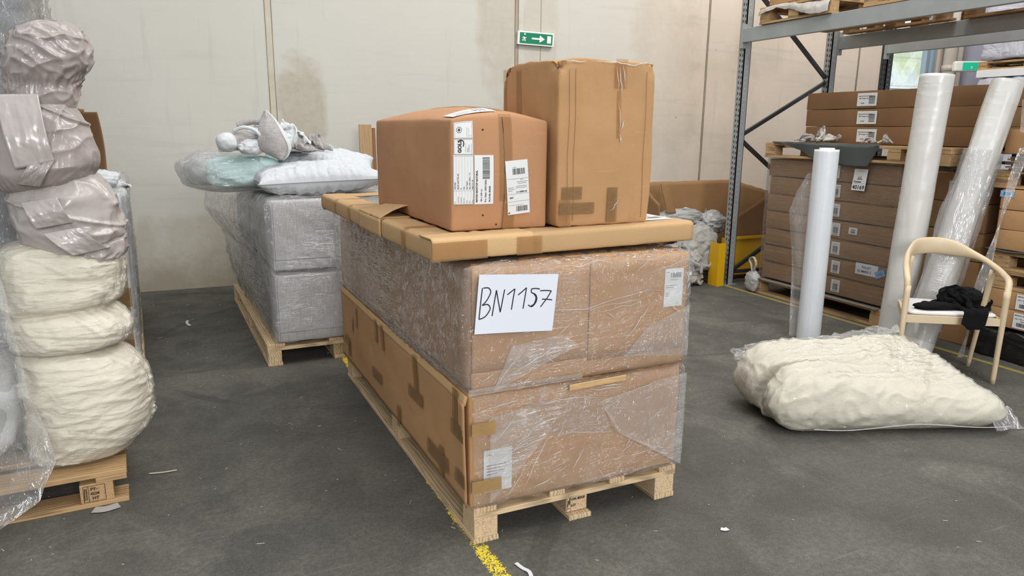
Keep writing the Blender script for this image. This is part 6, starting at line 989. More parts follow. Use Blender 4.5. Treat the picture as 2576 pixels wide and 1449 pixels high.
M['linen'] = m_fabric('grey_linen', lin('c3c0bd'), .9, .12, 1, ws=4, col2=lin('a3a09d'))
M['cover_grey'] = m_fabric('grey_cover_cloth', lin('aca7a3'), .9, .12, 1, ws=5, col2=lin('918c89'))
M['cover_white'] = m_fabric('white_lining', lin('c9cbcb'), .8, .25, ws=8)
M['black'] = m_fabric('black_cloth', (.004, .004, .0045), .95, .3, ws=10)
M['darkcloth'] = m_fabric('dark_grey_cloth', lin('4b4d4b'), .9, .3, ws=6)
M['waste'] = m_poly('dull_grey_film', lin('a6a4a0'), .35, 10, .5)
M['waste_cloth'] = m_poly('grey_packing_cloth', lin('aba69e'), .6, 7, .4)

# --- grey bed bases
GA = R(2.2)
def bed(z0, lab, rzs):
    b = empty('bed_base', (.388, 4.689, z0), GA, lab, 'bed base', 'grey bed bases')
    V, Fq = grid_box((.865, 2.0, .438), .05, .014, 3, dent(.003, 3, rzs)); G().add(V + (.505, 1.0, .219), Fq).obj('body', M['linen'], b, True)
    g = G().box(.08, .93, -.0018, .0, .066, .070).box(.0705, .0725, 0, 2.0, .066, .070); g.box(.082, .085, -.0015, 0, .01, .43)
    g.obj('seam', M['ink_grey'], b); return b
bed(.146, 'lower grey fabric bed base standing on the pale pallet', 1); bed(.616, 'upper grey fabric bed base under the pillows', 2)
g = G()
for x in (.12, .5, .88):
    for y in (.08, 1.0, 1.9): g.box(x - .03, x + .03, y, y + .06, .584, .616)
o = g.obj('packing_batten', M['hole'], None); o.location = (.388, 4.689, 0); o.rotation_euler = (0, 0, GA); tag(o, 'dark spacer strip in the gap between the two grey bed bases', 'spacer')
def bed_film(P, N):
    k = N[:, 0] < -.4; y, z = P[:, 1], P[:, 2]; yy = np.clip(y / 2.0, 0, 1)
    prof = np.clip(np.interp(z, [.14, .3, .45, .62, .85, 1.0, 1.08], [.0, .03, .05, .055, .17, .14, .02]), 0, 1)
    bulg = prof * (.12 + 1.0 * yy ** 1.2) * 1.25; rg = .022 * (ridge(np.stack([y * 2.2 + z * 1.8, z * 1.4 - y, y * 0], 1) * 1.8, 2) - .3)
    P[k, 0] -= (bulg + rg * (.3 + yy))[k]
    t = N[:, 2] > .5; P[t, 2] += (.010 * ridge(P * 4, 2))[t]
    return P
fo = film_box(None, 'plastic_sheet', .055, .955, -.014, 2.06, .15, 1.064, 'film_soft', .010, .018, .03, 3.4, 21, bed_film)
skirt_open(fo, .3); fo.location = (.388, 4.689, 0); fo.rotation_euler = (0, 0, GA); tag(fo, 'loose clear plastic sheet billowing over the two grey bed bases', 'plastic sheet')

def pillow_thing(lab, loc, rot, dims, seed, group='white pillows'):
    p = empty('pillow', loc, 0, lab, 'pillow', group, rot=rot); pillow(p, *dims, 'pillow', seed); return p
pillow_thing('front white pillow lying flat at the edge of the bed bases', (.79, 4.96, 1.170), (R(2), R(-1.5), R(5)), (.82, .44, .22), 1)
pillow_thing('white pillow tilted behind the front one', (.91, 5.27, 1.262), (R(20), R(8), R(-7)), (.68, .40, .16), 7)
def duvet_bag(lab, loc, rad, rot, seed, filmrad):
    p = empty('bagged_duvet', loc, rot, lab, 'duvet', 'pale aqua duvets in clear bags')
    crumple(p, 'duvet', (0, 0, 0), rad, 'aqua', .14, 2.6, seed, 60, power=3)
    crumple(p, 'clear_bag', filmrad[3:], filmrad[:3], 'film_soft', .09, 2.2, seed + 5, 80, power=2.6, sharp=.7); return p
duvet_bag('pale aqua duvet in a clear bag at the left end of the pillows', (.36, 5.30, 1.20), (.235, .27, .105), .1, 3, (.32, .30, .125, -.09, 0, 0))
duvet_bag('pale aqua duvet in a clear bag behind the tilted pillow', (.82, 5.72, 1.27), (.26, .22, .105), -.1, 12, (.29, .25, .115, .02, 0, 0))
ws = empty('bagged_duvet', (.17, 5.55, 1.21), 0, 'off-white duvet in clear film drooping over the far left corner', 'duvet')
crumple(ws, 'duvet', (0, 0, 0), (.15, .25, .105), 'cover_white', .12, 2.2, 31, 50, power=2.6)
crumple(ws, 'clear_bag', (0, 0, 0), (.17, .27, .12), 'film_soft', .14, 3.2, 33, 60, power=2.6)

# heap of a mattress cover: grey outside, white lining
cv = empty('mattress_cover', (0, 0, 0), 0, 'crumpled grey and white mattress cover heaped on the pillows', 'cover')
for nm, c, rad, m, a, s, sd, rt in (('lining', (.66, 5.12, 1.41), (.10, .09, .07), 'cover_white', .22, 2.2, 3, .3), ('lining', (.255, 5.0, 1.40), (.064, .08, .060), 'cover_white', .07, 2, 8, 0), ('lining', (.40, 4.99, 1.37), (.085, .07, .05), 'cover_white', .2, 2.0, 11, 0),
        ('outer_cloth', (.35, 5.05, 1.41), (.075, .09, .06), 'cover_grey', .16, 2.0, 14, -.3)):
    crumple(cv, nm, c, rad, m, a, s, sd, 56, rot=rt)
cloth(cv, 'outer_cloth', 'stiff', (.54, 5.16, 1.33), (.78, .42, 1.05), 'cover_grey', 0.3, mat2='cover_white', th=.008)
cloth(cv, 'outer_cloth', 'stiff', (.72, 5.08, 1.345), (.42, .36, .70), 'cover_grey', 2.2, mat2='cover_white', th=.007)
cloth(cv, 'lining', 'stiff', (.655, 5.07, 1.38), (.30, .30, .95), 'cover_white', .8, th=.009, sub=2)
cloth(cv, 'outer_cloth', 'stiff', (.80, 5.14, 1.34), (.26, .30, .75), 'cover_grey', 3.6, th=.008)
def leaf():
    lv = [(0, .500, .500), (.12, .478, .528), (.3, .452, .556), (.5, .443, .580), (.7, .440, .606), (.82, .462, .610), (.92, .515, .600), (1, .565, .572)]
    zt = lambda t: 1.595 - t * .300 ; L = np.array(lv)
    def f(a, b, dy=0.0, k=1.0):
        Q = interp(b, L[:, 0], L[:, 1:]); x = Q[:, 0] + (Q[:, 1] - Q[:, 0]) * a; y = 4.93 - .035 * np.sin(np.pi * a) + .10 * (1 - b) ** 2 - .02 * np.sin(b * 4) + dy + .003 * fbm(np.stack([a * 3, b * 4, a * 0], 1)); return np.stack([x, y, zt(b)], 1)
    V, Fq = sheet(30, 50, f); o = G().add(V, Fq).obj('flap', M['cover_grey'], cv, True); md = o.modifiers.new('s', 'SOLIDIFY'); md.thickness = .008
    V, Fq = sheet(8, 50, lambda a, b: f(1 + a * .18 * np.sin(np.pi * np.clip(b, .02, .9)), b, -.004)); o = G().add(V, Fq).obj('flap_lining', M['cover_white'], cv, True); md = o.modifiers.new('s', 'SOLIDIFY'); md.thickness = .012
leaf()
for pts, rad, m in (([(.30, 5.0, 1.47), (.36, 4.96, 1.492), (.42, 4.94, 1.475), (.455, 4.93, 1.44)], .012, 'cover_white'), ([(.50, 5.05, 1.52), (.42, 5.08, 1.53), (.33, 5.1, 1.50)], .02, 'cover_grey')):
    G().tube(smooth_pts(pts, 20), rad, 10).obj('hem', M[m], cv, True)
# loose plank leaning at the wall behind
pb = empty('wooden_board', (1.53, 6.95, 0), 0, 'brown wooden board leaning on the wall behind the labelled carton', 'board', rot=(R(-3), 0, 0))
G().box(0, .12, 0, .02, 0, 1.53, bev=.002).obj('board', M['wood_v'], pb); G().box(.04, .16, .021, .045, 0, 1.50, bev=.002).obj('batten', M['card_dark'], pb)

# --- left foreground pile
LP = pallet('pallet', 'weathered pallet stamped PT HT under the cream and grey bags', (-.315, 3.125, 0), R(94), 1.18, 1.25, mats=('wood_old', 'wood_old', 'chip_old', 'wood_old'), blockw=.12, deck=((0, .13), (.2, .32), (.44, .56), (.68, .8), (.87, 1.)), inset=.05, seed=8)
P2, Fs2 = stamp_pt(None, 0, 0)
for bl in [c for c in LP.children if c.name.startswith('block')][:1]:
    G().add(lay((-.0005, .158, .026), (0, -1, 0), FZ, P2 * (1.0, .92), .0008), Fs2).obj('stamp', M['ink'], bl)
def bag_thing(name, lab, cat, group, parts):
    p = empty(name, (0, 0, 0), 0, lab, cat, group)
    for kw in parts: ring_bag(p, **kw)
    return p
YC = 3.38
CR2 = [(.147, -.50, .12), (.160, -.49, .175), (0.19, -.475, .195), (0.267, -.443, .224), (0.357, -.439, .23), (0.446, -.444, .23), (0.535, -.458, .213), (0.59, -.486, .186), (0.615, -.495, .140), (.625, -.5, .05)]
CR1 = [(.605, -.50, .10), (.612, -.496, .155), (0.64, -.476, .205), (0.691, -.472, .216), (0.752, -.497, .199), (0.776, -.509, .181), (0.80, -.50, .200), (0.893, -.49, .214), (0.974, -.487, .208), (1.02, -.51, .168), (1.05, -.516, .09), (1.055, -.516, .03)]
def pl_c(V, t, a):
    return .006 * fbm(np.stack([V[:, 0] * 5 + V[:, 2] * 4, V[:, 1] * 5, V[:, 2] * 42 + 6 * np.sin(V[:, 0] * 6)], 1), 2) * (V[:, 2] < .52)
bg = 'cream duvets in clear bags'
bag_thing('bagged_duvet', 'lowest cream duvet in a clear bag on the weathered pallet', 'duvet', bg, (dict(name='duvet', rings=CR2, mat='cream', yc=YC, ry=.215, amp=.009, sc=5, seed=3, pleat=pl_c, power=2.3), dict(name='clear_bag', rings=CR2, mat='film_bag', yc=YC, ry=.215, amp=.009, sc=5, seed=3, off=.008, power=2.3)))
def pl_b(V, t, a):
    z = V[:, 2]; return -.012 * np.exp(-((z - .776 - .02 * np.cos(a)) / .007) ** 2) - .006 * np.exp(-((z - .685 + .03 * np.cos(a)) / .005) ** 2) + .005 * fbm(np.stack([a * 7, z * 3, z * 0], 1), 2)
bag_thing('bagged_duvet', 'upper cream duvet in a tied clear bag between the grey bags and the lowest duvet', 'duvet', bg, (dict(name='duvet', rings=CR1, mat='cream', yc=YC + .02, ry=.215, amp=.010, sc=5, seed=13, pleat=pl_b, power=2.4), dict(name='clear_bag', rings=CR1, mat='film_bag', yc=YC + .02, ry=.215, amp=.010, sc=5, seed=13, off=.008, pleat=pl_b, power=2.4)))
GR3 = [(0.935, -.43, .05), (0.949, -.42, .108), (0.985, -.41, .153), (1.051, -.426, .181), (1.131, -.44, .188), (1.235, -.451, .18), (1.281, -.455, .155), (1.312, -.441, .101), (1.318, -.44, .03)]
GR2 = [(1.242, -.52, .04), (1.25, -.52, .09), (1.275, -.50, .149), (1.321, -.491, .179), (1.397, -.49, .176), (1.472, -.493, .158), (1.531, -.492, .127), (1.587, -.493, .087), (1.606, -.486, .03)]
GR1 = [(1.514, -.457, .03), (1.522, -.46, .06), (1.545, -.465, .095), (1.585, -.472, .118), (1.614, -.473, .120), (1.643, -.469, .114), (1.664, -.464, .122), (1.709, -.447, .14), (1.768, -.433, .138), (1.833, -.421, .112), (1.867, -.41, .070), (1.879, -.40, .02)]
gg = 'grey plastic bags piled on the duvets'
def fold(z0, sl, dp, wd=.006): return lambda V, t, a: dp * np.exp(-((V[:, 2] - z0 - sl * V[:, 0]) / wd) ** 2)
def pl_g(*fs, gath=None):
    def q(V, t, a):
        s = 0
        for f in fs: s = s + f(V, t, a)
        if gath: s = s + gath[1] * np.exp(-((V[:, 2] - gath[0]) / .03) ** 2) * np.sin(a * 34 + 5 * np.sin(a * 3))
        return s
    return q
def bflap(p, pts, yb, mat='bag_pale', seed=0, bulge_=.03):
    p0 = np.array(pts, float)
    def f(a, b):
        q = (p0[0] * ((1 - a) * (1 - b))[:, None] + p0[1] * (a * (1 - b))[:, None] + p0[2] * (a * b)[:, None] + p0[3] * ((1 - a) * b)[:, None])
        y = yb - bulge_ * np.sin(np.pi * np.clip(b, .0, 1)) * .6 - .004 * fbm(np.stack([a * 5 + seed, b * 3, a * 0], 1)) + q[:, 2]
        return np.stack([q[:, 0], y, q[:, 1]], 1)
    V, Fq = sheet(26, 30, f); o = G().add(V, Fq).obj('plastic_flap', M[mat], p, True); md = o.modifiers.new('s', 'SOLIDIFY'); md.thickness = .003; return o
b3 = bag_thing('plastic_bag', 'lowest grey plastic bag, bulging to the right over the cream duvets', 'bag', gg, (dict(name='bag', rings=GR3, mat='bag_pale', yc=YC + .02, ry=.195, amp=.011, sc=3.6, seed=23, pleat=pl_g(fold(1.15, .35, -.016), fold(1.03, -.3, .010), gath=(.985, .004))),))
bflap(b3, ((-.56, 1.215, .03), (-.44, 1.235, 0), (-.40, 1.14, 0), (-.52, 1.12, 0)), YC - .205, seed=3)
bflap(b3, ((-.50, 1.10, .0), (-.38, 1.12, 0), (-.30, 1.03, .05), (-.41, 1.015, -.01)), YC - .21, seed=5)
b2 = bag_thing('plastic_bag', 'middle grey plastic bag with a broad pale flap', 'bag', gg, (dict(name='bag', rings=GR2, mat='bag_grey', yc=YC + .01, ry=.20, amp=.010, sc=3.4, seed=27, pleat=pl_g(fold(1.33, -.5, .012), gath=(1.27, .004)), tilt=.12),))
bflap(b2, ((-.60, 1.60, .07), (-.463, 1.605, .05), (-.432, 1.365, 0), (-.555, 1.34, -.01)), YC - .215, seed=7, bulge_=.05)
bflap(b2, ((-.50, 1.37, .0), (-.43, 1.37, 0), (-.49, 1.275, .01), (-.56, 1.285, .01)), YC - .215, 'bag_grey', seed=9)
b1 = bag_thing('plastic_bag', 'topmost grey plastic bag, knotted and pinched at the waist', 'bag', gg, (dict(name='bag', rings=GR1, mat='bag_grey', yc=YC, ry=.15, amp=.009, sc=4.4, seed=31, pleat=pl_g(fold(1.78, .9, .012, .01), fold(1.72, -.7, .010, .008), gath=(1.648, .006)), power=2.2),))
crumple(b1, 'knot', (-.405, YC - .0, 1.872), (.018, .02, .014), 'bag_grey', .3, 3, 4, 20)

ds = empty('wrapped_stack', (0, 0, 0), 0, 'tall dark load wrapped in film behind the grey bags', 'load')
carton_body(ds, (1.0, .60, 2.3), 'dk' if 'dk' in M else 'black', .03, .08, dent(.01, 3, 5), off=(-1.535, 3.66, .147), name='load') if False else None
M['darkload'] = m_simple('dark_grey_load', lin('5a5b5c'), .5, var=.2)
carton_body(ds, (1.0, .60, 2.3), 'darkload', .03, .08, dent(.008, 3, 5), off=(-1.545, 3.66, .147), name='load')
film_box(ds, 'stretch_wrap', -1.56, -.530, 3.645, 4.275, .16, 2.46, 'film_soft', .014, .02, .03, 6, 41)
# clear film hanging over the left end of the pallet
def hang():
    def f(a, b):
        z = 1.30 - b * 1.26; x = -1.25 + a * (np.interp(b, [0, .3, .6, .82, .93, 1], [.58, .63, .66, .72, .66, .52])); y = 3.09 - .07 * b + .035 * np.sin(a * 13 + 3 * b) * (.3 + b) - .03 * a + .03 * fbm(np.stack([a * 4, b * 3, a * 0], 1)) + .15 * np.clip(.35 - b, 0, 1)
        return np.stack([x + .012 * fbm(np.stack([b * 6, b * 0, a], 1)), y, z], 1)
    V, Fq = sheet(70, 90, f); o = G().add(V, Fq).obj('plastic_sheet', M['film_fold'], None, True); tag(o, 'clear plastic sheet hanging over the left end of the weathered pallet', 'plastic sheet')
    t = empty('bagged_duvet', (-.95, 3.40, .40), 0, 'whitish bundle behind the hanging clear sheet', 'duvet'); crumple(t, 'duvet', (0, 0, 0), (.26, .22, .24), 'cover_white', .12, 2.4, 44, 50, power=3); crumple(t, 'clear_bag', (0, 0, 0), (.275, .235, .253), 'film_soft', .14, 3, 45, 50, power=3)
hang()

# --- left rear load
LB = R(3.2)
lbp = pallet('pallet', 'pale pallet under the white taped mattress at the left', (-1.22, 4.50, 0), LB, .92, 2.14, deck=((0, .12), (.3, .4), (.6, .7), (.9, 1.)), seed=12)
wm = empty('wrapped_mattress', (-1.22, 4.50, .150), LB, 'white mattress load with brown parcel tape and film at the left', 'mattress')
M['white_wrap'] = m_simple('white_wrapping', lin('d9dcde'), .5, var=.05)
carton_body(wm, (.875, 2.02, .955), 'white_wrap', .03, .06, dent(.008, 3, 8), off=(.01, .06, .0), name='mattress')
film_box(wm, 'plastic_film', .0, .905, .045, 2.10, .02, .97, 'film', .014, .022, .03, 6, 51)
for x, z, w_, h_, s in ((.83, .01, .05, .86, 1), (.66, .50, .22, .05, 2), (.70, .38, .18, .05, 3), (.66, .10, .22, .05, 4), (.78, .34, .11, .11, 5)):
    tape_strip(wm, (x, .016, z), FX, FZ, w_, h_, 'tape', seed=s, n=14)
cs = empty('cardboard_sheet', (-1.22, 4.50, 1.12), LB, 'upright torn cardboard piece above the taped mattress load', 'cardboard')
def csf(a, b): return np.stack([.02 + a * .71 + .02 * np.sin(b * 3) * a + .012 * (a > .98) * fbm(np.stack([b * 30, b * 0, b * 0], 1)), .60 + .03 * np.sin(b * 2) + 0 * a, b * .47 + .008 * (b > .97) * fbm(np.stack([a * 25, a * 0, a * 0], 1))], 1)
V, Fq = sheet(50, 40, csf); o = G().add(V, Fq).obj('panel', M['card_dark'], cs, True); md = o.modifiers.new('s', 'SOLIDIFY'); md.thickness = .006
V, Fq = sheet(10, 30, lambda a, b: np.stack([.728 + a * .085 - .02 * b + .02 * np.sin(b * 2.6), .60 - .14 * a, b * .45], 1)); o = G().add(V, Fq).obj('side_flap', M['card_dark'], cs, True); md = o.modifiers.new('s', 'SOLIDIFY'); md.thickness = .006
for i in range(4): tape_strip(cs, (.66, .585, .09 + i * .1), FX, FZ, .06, .03, 'tape_clear', seed=i)
wc = empty('white_cloth', (0, 0, 0), 0, 'crumpled white cloth on top of the taped mattress load', 'cloth')
cloth(wc, 'cloth', 'stiff', (-.52, 5.10, 1.112), (.55, .55, .75), 'cover_white', 1.2, th=.004)
crumple(wc, 'fold', (-.47, 5.02, 1.18), (.11, .12, .06), 'cover_white', .25, 2.0, 9, 50)

# --- mattress bag lying on the floor
CO = np.array([(2.60, 2.57), (3.79, 2.13), (3.90, 2.90), (2.74, 3.09)])
mb = empty('bagged_mattress', (0, 0, 0), 0, 'cream folded mattress topper in a clear bag lying on the floor', 'mattress')
def mbw(P, grow=0.0, seed=0, amp=1.0):
    """unit box coordinates (0..1) -> lying mattress"""
    u, v, w_ = P[:, 0], P[:, 1], P[:, 2]; q = (CO[0] * ((1 - u) * (1 - v))[:, None] + CO[1] * (u * (1 - v))[:, None] + CO[2] * (u * v)[:, None] + CO[3] * ((1 - u) * v)[:, None]); h = .285 - .11 * u * (1 - v) + .075 * v
    cen = CO.mean(0); z = w_ * h; side = 1 - .05 * (2 * w_ - 1) ** 2 * np.maximum(np.abs(2 * u - 1), np.abs(2 * v - 1)) ** 4
    xy = cen + (q - cen) * side[:, None]
    g1 = np.exp(-((v - .40 - .25 * u) / .05) ** 2) * np.clip(1 - u * 3.4, 0, 1) * w_ * .15      # the fold opening on the short side
    z = z - g1 + w_ * .045 * np.exp(-((v - .26 - .25 * u) / .11) ** 2) * np.clip(1 - u * 2.0, 0, 1) - w_ * .03 * np.exp(-((u - .0) / .1) ** 2)
    xy = xy + (np.array([1.0, -.1]) * (np.exp(-((v - .42) / .09) ** 2) * np.exp(-u / .05) * .10 * np.clip(w_ * 2 - .3, 0, 1))[:, None])
    X = np.stack([xy[:, 0], xy[:, 1], z + .003], 1)
    return X
def mbf(seed, amp, off):
    def fn(V, N):
        P = V + .5; P[:, 2] = V[:, 2] / .26 + .5; X = mbw(P); 
        dd = amp * (1.0 * folds(warp(X, 2, .1), seed, 10, 1.6, ((1, -.3, 0), (.6, .8, 0), (.9, .2, .3))) - .4) + .012 * fbm(X * 3.2 + 8, 2) + off
        k = np.clip((X[:, 2] - .02) / .05, 0, 1); X = X + N * (dd * k)[:, None]; X[:, 2] = np.maximum(X[:, 2], .002 if off == 0 else .001); return X
    return fn
V, Fq = grid_box((1, 1, .26), .012, .125, 10, mbf(3, .012, 0.0)); G().add(V, Fq).obj('mattress', M['cream2'], mb, True)
V, Fq = grid_box((1, 1, .26), .010, .125, 10, mbf(3, .012, .008)); G().add(V, Fq).obj('clear_bag', M['film_bag'], mb, True)
def bagfin(pts, seed, amp=.012):
    p0 = np.array(pts, float)
    def f(a, b):
        q = (p0[0] * ((1 - a) * (1 - b))[:, None] + p0[1] * (a * (1 - b))[:, None] + p0[2] * (a * b)[:, None] + p0[3] * ((1 - a) * b)[:, None]); q = q + amp * np.stack([fbm(q * 11 + seed), fbm(q * 11 + seed + 5), ridge(q * 9 + seed, 2) - .4], 1) * (np.sin(np.pi * a * .5 + .3) + b)[:, None]
        q[:, 2] = np.maximum(q[:, 2], .004); return q
    V, Fq = sheet(34, 24, f); return G().add(V, Fq).obj('bag_fold', M['film_soft'], mb, True)
bagfin(((3.66, 2.14, .03), (3.72, 2.28, .16), (3.93, 2.27, .08), (3.89, 2.15, .004)), 1)
bagfin(((2.80, 3.02, .27), (2.92, 3.16, .27), (2.84, 3.20, .25), (2.74, 3.08, .24)), 2, .02)
bagfin(((3.25, 3.00, .32), (3.86, 2.88, .33), (3.90, 2.98, .34), (3.3, 3.10, .30)), 3, .02)
bagfin(((2.85, 3.08, .29), (3.35, 3.02, .32), (3.3, 3.12, .30), (2.9, 3.18, .27)), 4, .02)
g = G(); uu = np.linspace(.03, .97, 60); P = np.stack([2.70 + uu * 1.03, 2.475 - uu * .375, .075 - .012 * np.sin(uu * 9)], 1); nrm_ = np.array((-.34, -.94, .1)); P = P + np.outer(.018 + .004 * fbm(P * 9), nrm_); g.tube(P, .0022, 6); g.obj('bag_seam', M['crease'], mb, True)

# ================================================================== RIGHT SIDE: RACKS AND STACKS
rack = empty('pallet_rack', (0, 0, 0), 0, 'galvanised pallet rack over the labelled carton stack, yellow guard at its foot', 'rack', 'pallet racks')
def upright(parent, x, y, H, face=-1, dark=False, foot=True, dx=.075):
    m0, m1 = ('galv_dark', 'hole_light') if dark else ('galv', 'hole'); g = G(); g.box(x, x + dx, y, y + .012, 0, H, 0); g.box(x, x + .006, y, y + .085, 0, H, 0); g.box(x + dx - .006, x + dx, y, y + .085, 0, H, 0)
    z = .05
    while z < H:
        for j in (.022, .055): g.box(x - .0012, x, y + j - (.004 if not dark else .003), y + j + .006, z - .012 if j < .03 else z - .006, z + (.012 if j < .03 else .018), 1)
        g.box(x + .030, x + .037, y - .0012, y, z - .004, z + .004, 2); z += .05
    if foot: g.box(x - .02, x + dx + .03, y - .02, y + .10, 0, .006, 0)
    return g.obj('upright', [M[m0], M['hole'], M['hole_light']], parent)
RY = 5.64
for x in (4.868, 5.965):
    upright(rack, x, RY, 4.2); upright(rack, x, 1.80, 4.2)
for y in (RY + .05, 1.85):
    for a, b in (((4.95, 2.83), (5.96, 2.04)), ((5.96, 1.99), (4.95, 1.47)), ((4.95, 1.42), (5.96, .74)), ((5.96, .70), (4.95, .13)), ((4.95, .12), (5.96, .12)), ((5.96, 3.3), (4.95, 2.9))):
        G().bar((a[0], y, a[1]), (b[0], y, b[1]), .034, .03).obj('brace', M['galv_dark'], rack)
def beam(parent, x, y0, y1, z, h=.125, m='galv'):
    g = G().box(x - .045, x, y0, y1, z, z + h, bev=.004).box(x - .038, x + .012, y0, y1, z + h - .012, z + h - .002); g.box(x - .05, x + .005, y1 - .004, y1 + .02, z - .05, z + h + .04); g.box(x - .05, x + .005, y0 - .02, y0 + .004, z - .05, z + h + .04); return g.obj('beam', M[m], parent)
beam(rack, 4.868, 1.88, 5.635, 2.308); beam(rack, 6.085, 1.88, 5.635, 2.308)
rack2 = empty('pallet_rack', (0, 0, 0), 0, 'second pallet rack standing behind the first, towards the window', 'rack', 'pallet racks')
upright(rack2, 6.76, RY, 4.2, dark=True); upright(rack2, 6.76, 1.80, 4.2, dark=True)
beam(rack2, 6.76, 1.88, 5.635, 2.302, .122)
gd = empty('rack_guard', (0, 0, 0), 0, 'yellow steel guard around the foot of the rack upright', 'rack guard')
G().box(4.715, 4.80, 5.615, 5.62, .0, .43).box(4.715, 4.72, 5.62, 5.75, 0, .43).obj('post', M['yellow'], gd)
G().box(4.96, 5.96, 5.86, 5.866, .09, .43).box(4.96, 5.96, 5.835, 5.87, .42, .445).box(4.96, 5.96, 5.835, 5.87, .05, .09).box(4.955, 4.985, 5.82, 5.87, 0, .445).box(5.93, 5.96, 5.82, 5.87, 0, .445).obj('panel', M['yellow'], gd)

# pallets standing on the beams
rp1 = pallet('pallet', 'pallet on the rack beams at the left end, paper hanging over its edge', (4.80, 4.60, 2.435), 0, 1.2 * .65, .80, mats=('wood_old', 'wood_old_x', 'wood_old', 'wood_old'), seed=20, deck=((0, .14), (.2, .34), (.42, .56), (.65, .8), (.86, 1.)))
rp2 = pallet('pallet', 'pallet on the rack beams nearest the right edge', (4.82, 3.0, 2.435), 0, 1.25, 1.3, mats=('wood_old', 'wood_old_x', 'wood_old', 'wood_old'), seed=21, deck=((0, .1), (.14, .24), (.3, .4), (.46, .56), (.62, .72), (.78, .88), (.9, 1.)))
rp3 = pallet('pallet', 'pallet spanning the rear beam of the rack', (5.62, 4.40, 2.435), 0, .72, 1.1, mats=('wood_old', 'wood_old_x', 'wood_old', 'wood_old'), seed=22, deck=((0, .12), (.2, .34), (.42, .56), (.65, .8), (.86, 1.)))
V, Fq = sheet(50, 24, lambda a, b: np.stack([4.772 - .015 * np.sin(a * 9) * b + .25 * (1 - b) ** 4, 4.60 + a * .78, 2.605 - b * (.115 + .05 * np.sin(a * 5 + 1)) + .01 * fbm(np.stack([a * 9, b * 3, a * 0], 1))], 1))
o = G().add(V, Fq).obj('paper_sheet', M['waste_cloth'], None, True); md = o.modifiers.new('s', 'SOLIDIFY'); md.thickness = .002; tag(o, 'dusty packing sheet hanging over the edge of the rack pallet', 'packing sheet')
c1 = empty('carton', (4.86, 4.62, 2.595), 0, 'brown carton standing on the rack pallet at the top edge', 'carton'); carton_body(c1, (.70, .74, .4), 'card', .006, .1)
# first stack ------------------------------------------------------
sp = pallet('pallet', 'floor pallet under the tall stack of seven flat cartons', (4.90, 3.86, 0), 0, .90, 1.46, mats=('wood_old', 'wood_old_x', 'wood_old', 'wood_old'), seed=30, deck=((0, .13), (.25, .35), (.5, .6), (.75, .85), (.9, 1.)))
V, Fq = sheet(60, 12, lambda a, b: np.stack([4.87 + b * .8, 3.90 + a * 1.38, .152 + .010 * (1 - b) * np.sin(a * 40) - .02 * (1 - b) ** 4 + .006 * fbm(np.stack([a * 12, b * 2, a * 0], 1))], 1)); V[:, 2] = np.maximum(V[:, 2], .146)
o = G().add(V, Fq).obj('slip_sheet', m_simple('grey_board', lin('77726b'), .8), None, True); tag(o, 'wavy grey slip sheet between the floor pallet and the cartons', 'slip sheet')
ords = ('lowest', 'second', 'third', 'fourth', 'fifth', 'sixth', 'topmost'); CH = .1575
def flat_box(name, lab, loc, size, mat, items, laby, group, labw=.09, labh=.105, fn=None, rz=0, extra=None):
    p = empty(name, loc, rz, lab, 'carton', group); carton_body(p, size, mat, .004, .06, fn or dent(.003, 3, loc[2] * 9))
    if items: label(p, (-.0035, laby, (size[2] - labh) / 2), LXU, FZ, labw, labh, items)
    return p
its = [('bar', .2, .18, .6, .5, 18, False), ('t', '11940 0117', .2, .76, .012), ('r', .2, .08, .6, .04)]
for k in range(7):
    z = .165 + k * CH; jit = .012 * math.sin(k * 2.3)
    p = flat_box('flat_carton', 'flat brown carton in the tall film-wrapped stack, %s of seven' % ords[k], (4.935 + .004 * math.sin(k * 3), 3.875 + jit, z), (.82, 1.37, CH - .004), 'card_dull', its, 4.475 - 3.875 - jit + .02 * k - .06 - .0, 'flat cartons stacked on the floor pallet')
    g = G().box(-.002, .004, .02, 1.35, CH - .008, CH - .005); g.obj('lid_line', M['hole'], p)
    if k == 3: label(p, (-.0035, 4.29 - 3.875, .055), LXU, FZ, .085, .055, [('bar', .2, .15, .6, .35, 16, False), ('r', .25, .6, .5, .12)], lab='small pinkish sticker')
    if k == 1:
        label(p, (-.0035, 4.18 - 3.875, .06), LXU, FZ, .215, .092, [('t', 'PALLET', .28, .58, .028, 0, .0005), ('t', 'NUMBER 3', .10, .20, .028, 0, .0005)], 'paper', lab='white sheet reading PALLET NUMBER 3')
        label(p, (-.0055, 3.972 - 3.875, .050), (0, -.90, .43), (0, .43, .90), .09, .055, [('r', .2, .45, .6, .06), ('r', .25, .62, .5, .05), ('r', .25, .3, .5, .05)], 'blue', 'ink_grey', lab='light blue sticker')
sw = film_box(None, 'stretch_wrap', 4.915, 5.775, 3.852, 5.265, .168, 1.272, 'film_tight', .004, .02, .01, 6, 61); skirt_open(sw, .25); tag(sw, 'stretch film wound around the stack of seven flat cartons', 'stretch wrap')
ht = empty('hanging_tag', (0, 0, 0), 0, 'white tag printed 40169 hanging on the carton stack', 'tag')
label(ht, (4.902, 4.292, 1.052), (0, -1, 0), (0, -.10, 1), .128, .170, [('t', '40169', .05, .06, .046, 0, .0012), ('t', 'Kuntner', .10, .37, .021, 0, .0008), ('poly', [(.3, .52), (.7, .52), (.7, .55), (.3, .55)]), ('s', [(.35, .6), (.5, .68), (.65, .6)], .003), ('r', .4, .56, .05, .05), ('r', .52, .56, .05, .05), ('r', .1, .33, .8, .008), ('r', .3, .9, .4, .015)], 'label', name='tag_card')
tw = empty('twine_bundle', (0, 0, 0), 0, 'knotted bundle of clear film tape hanging by the stack foot', 'twine')
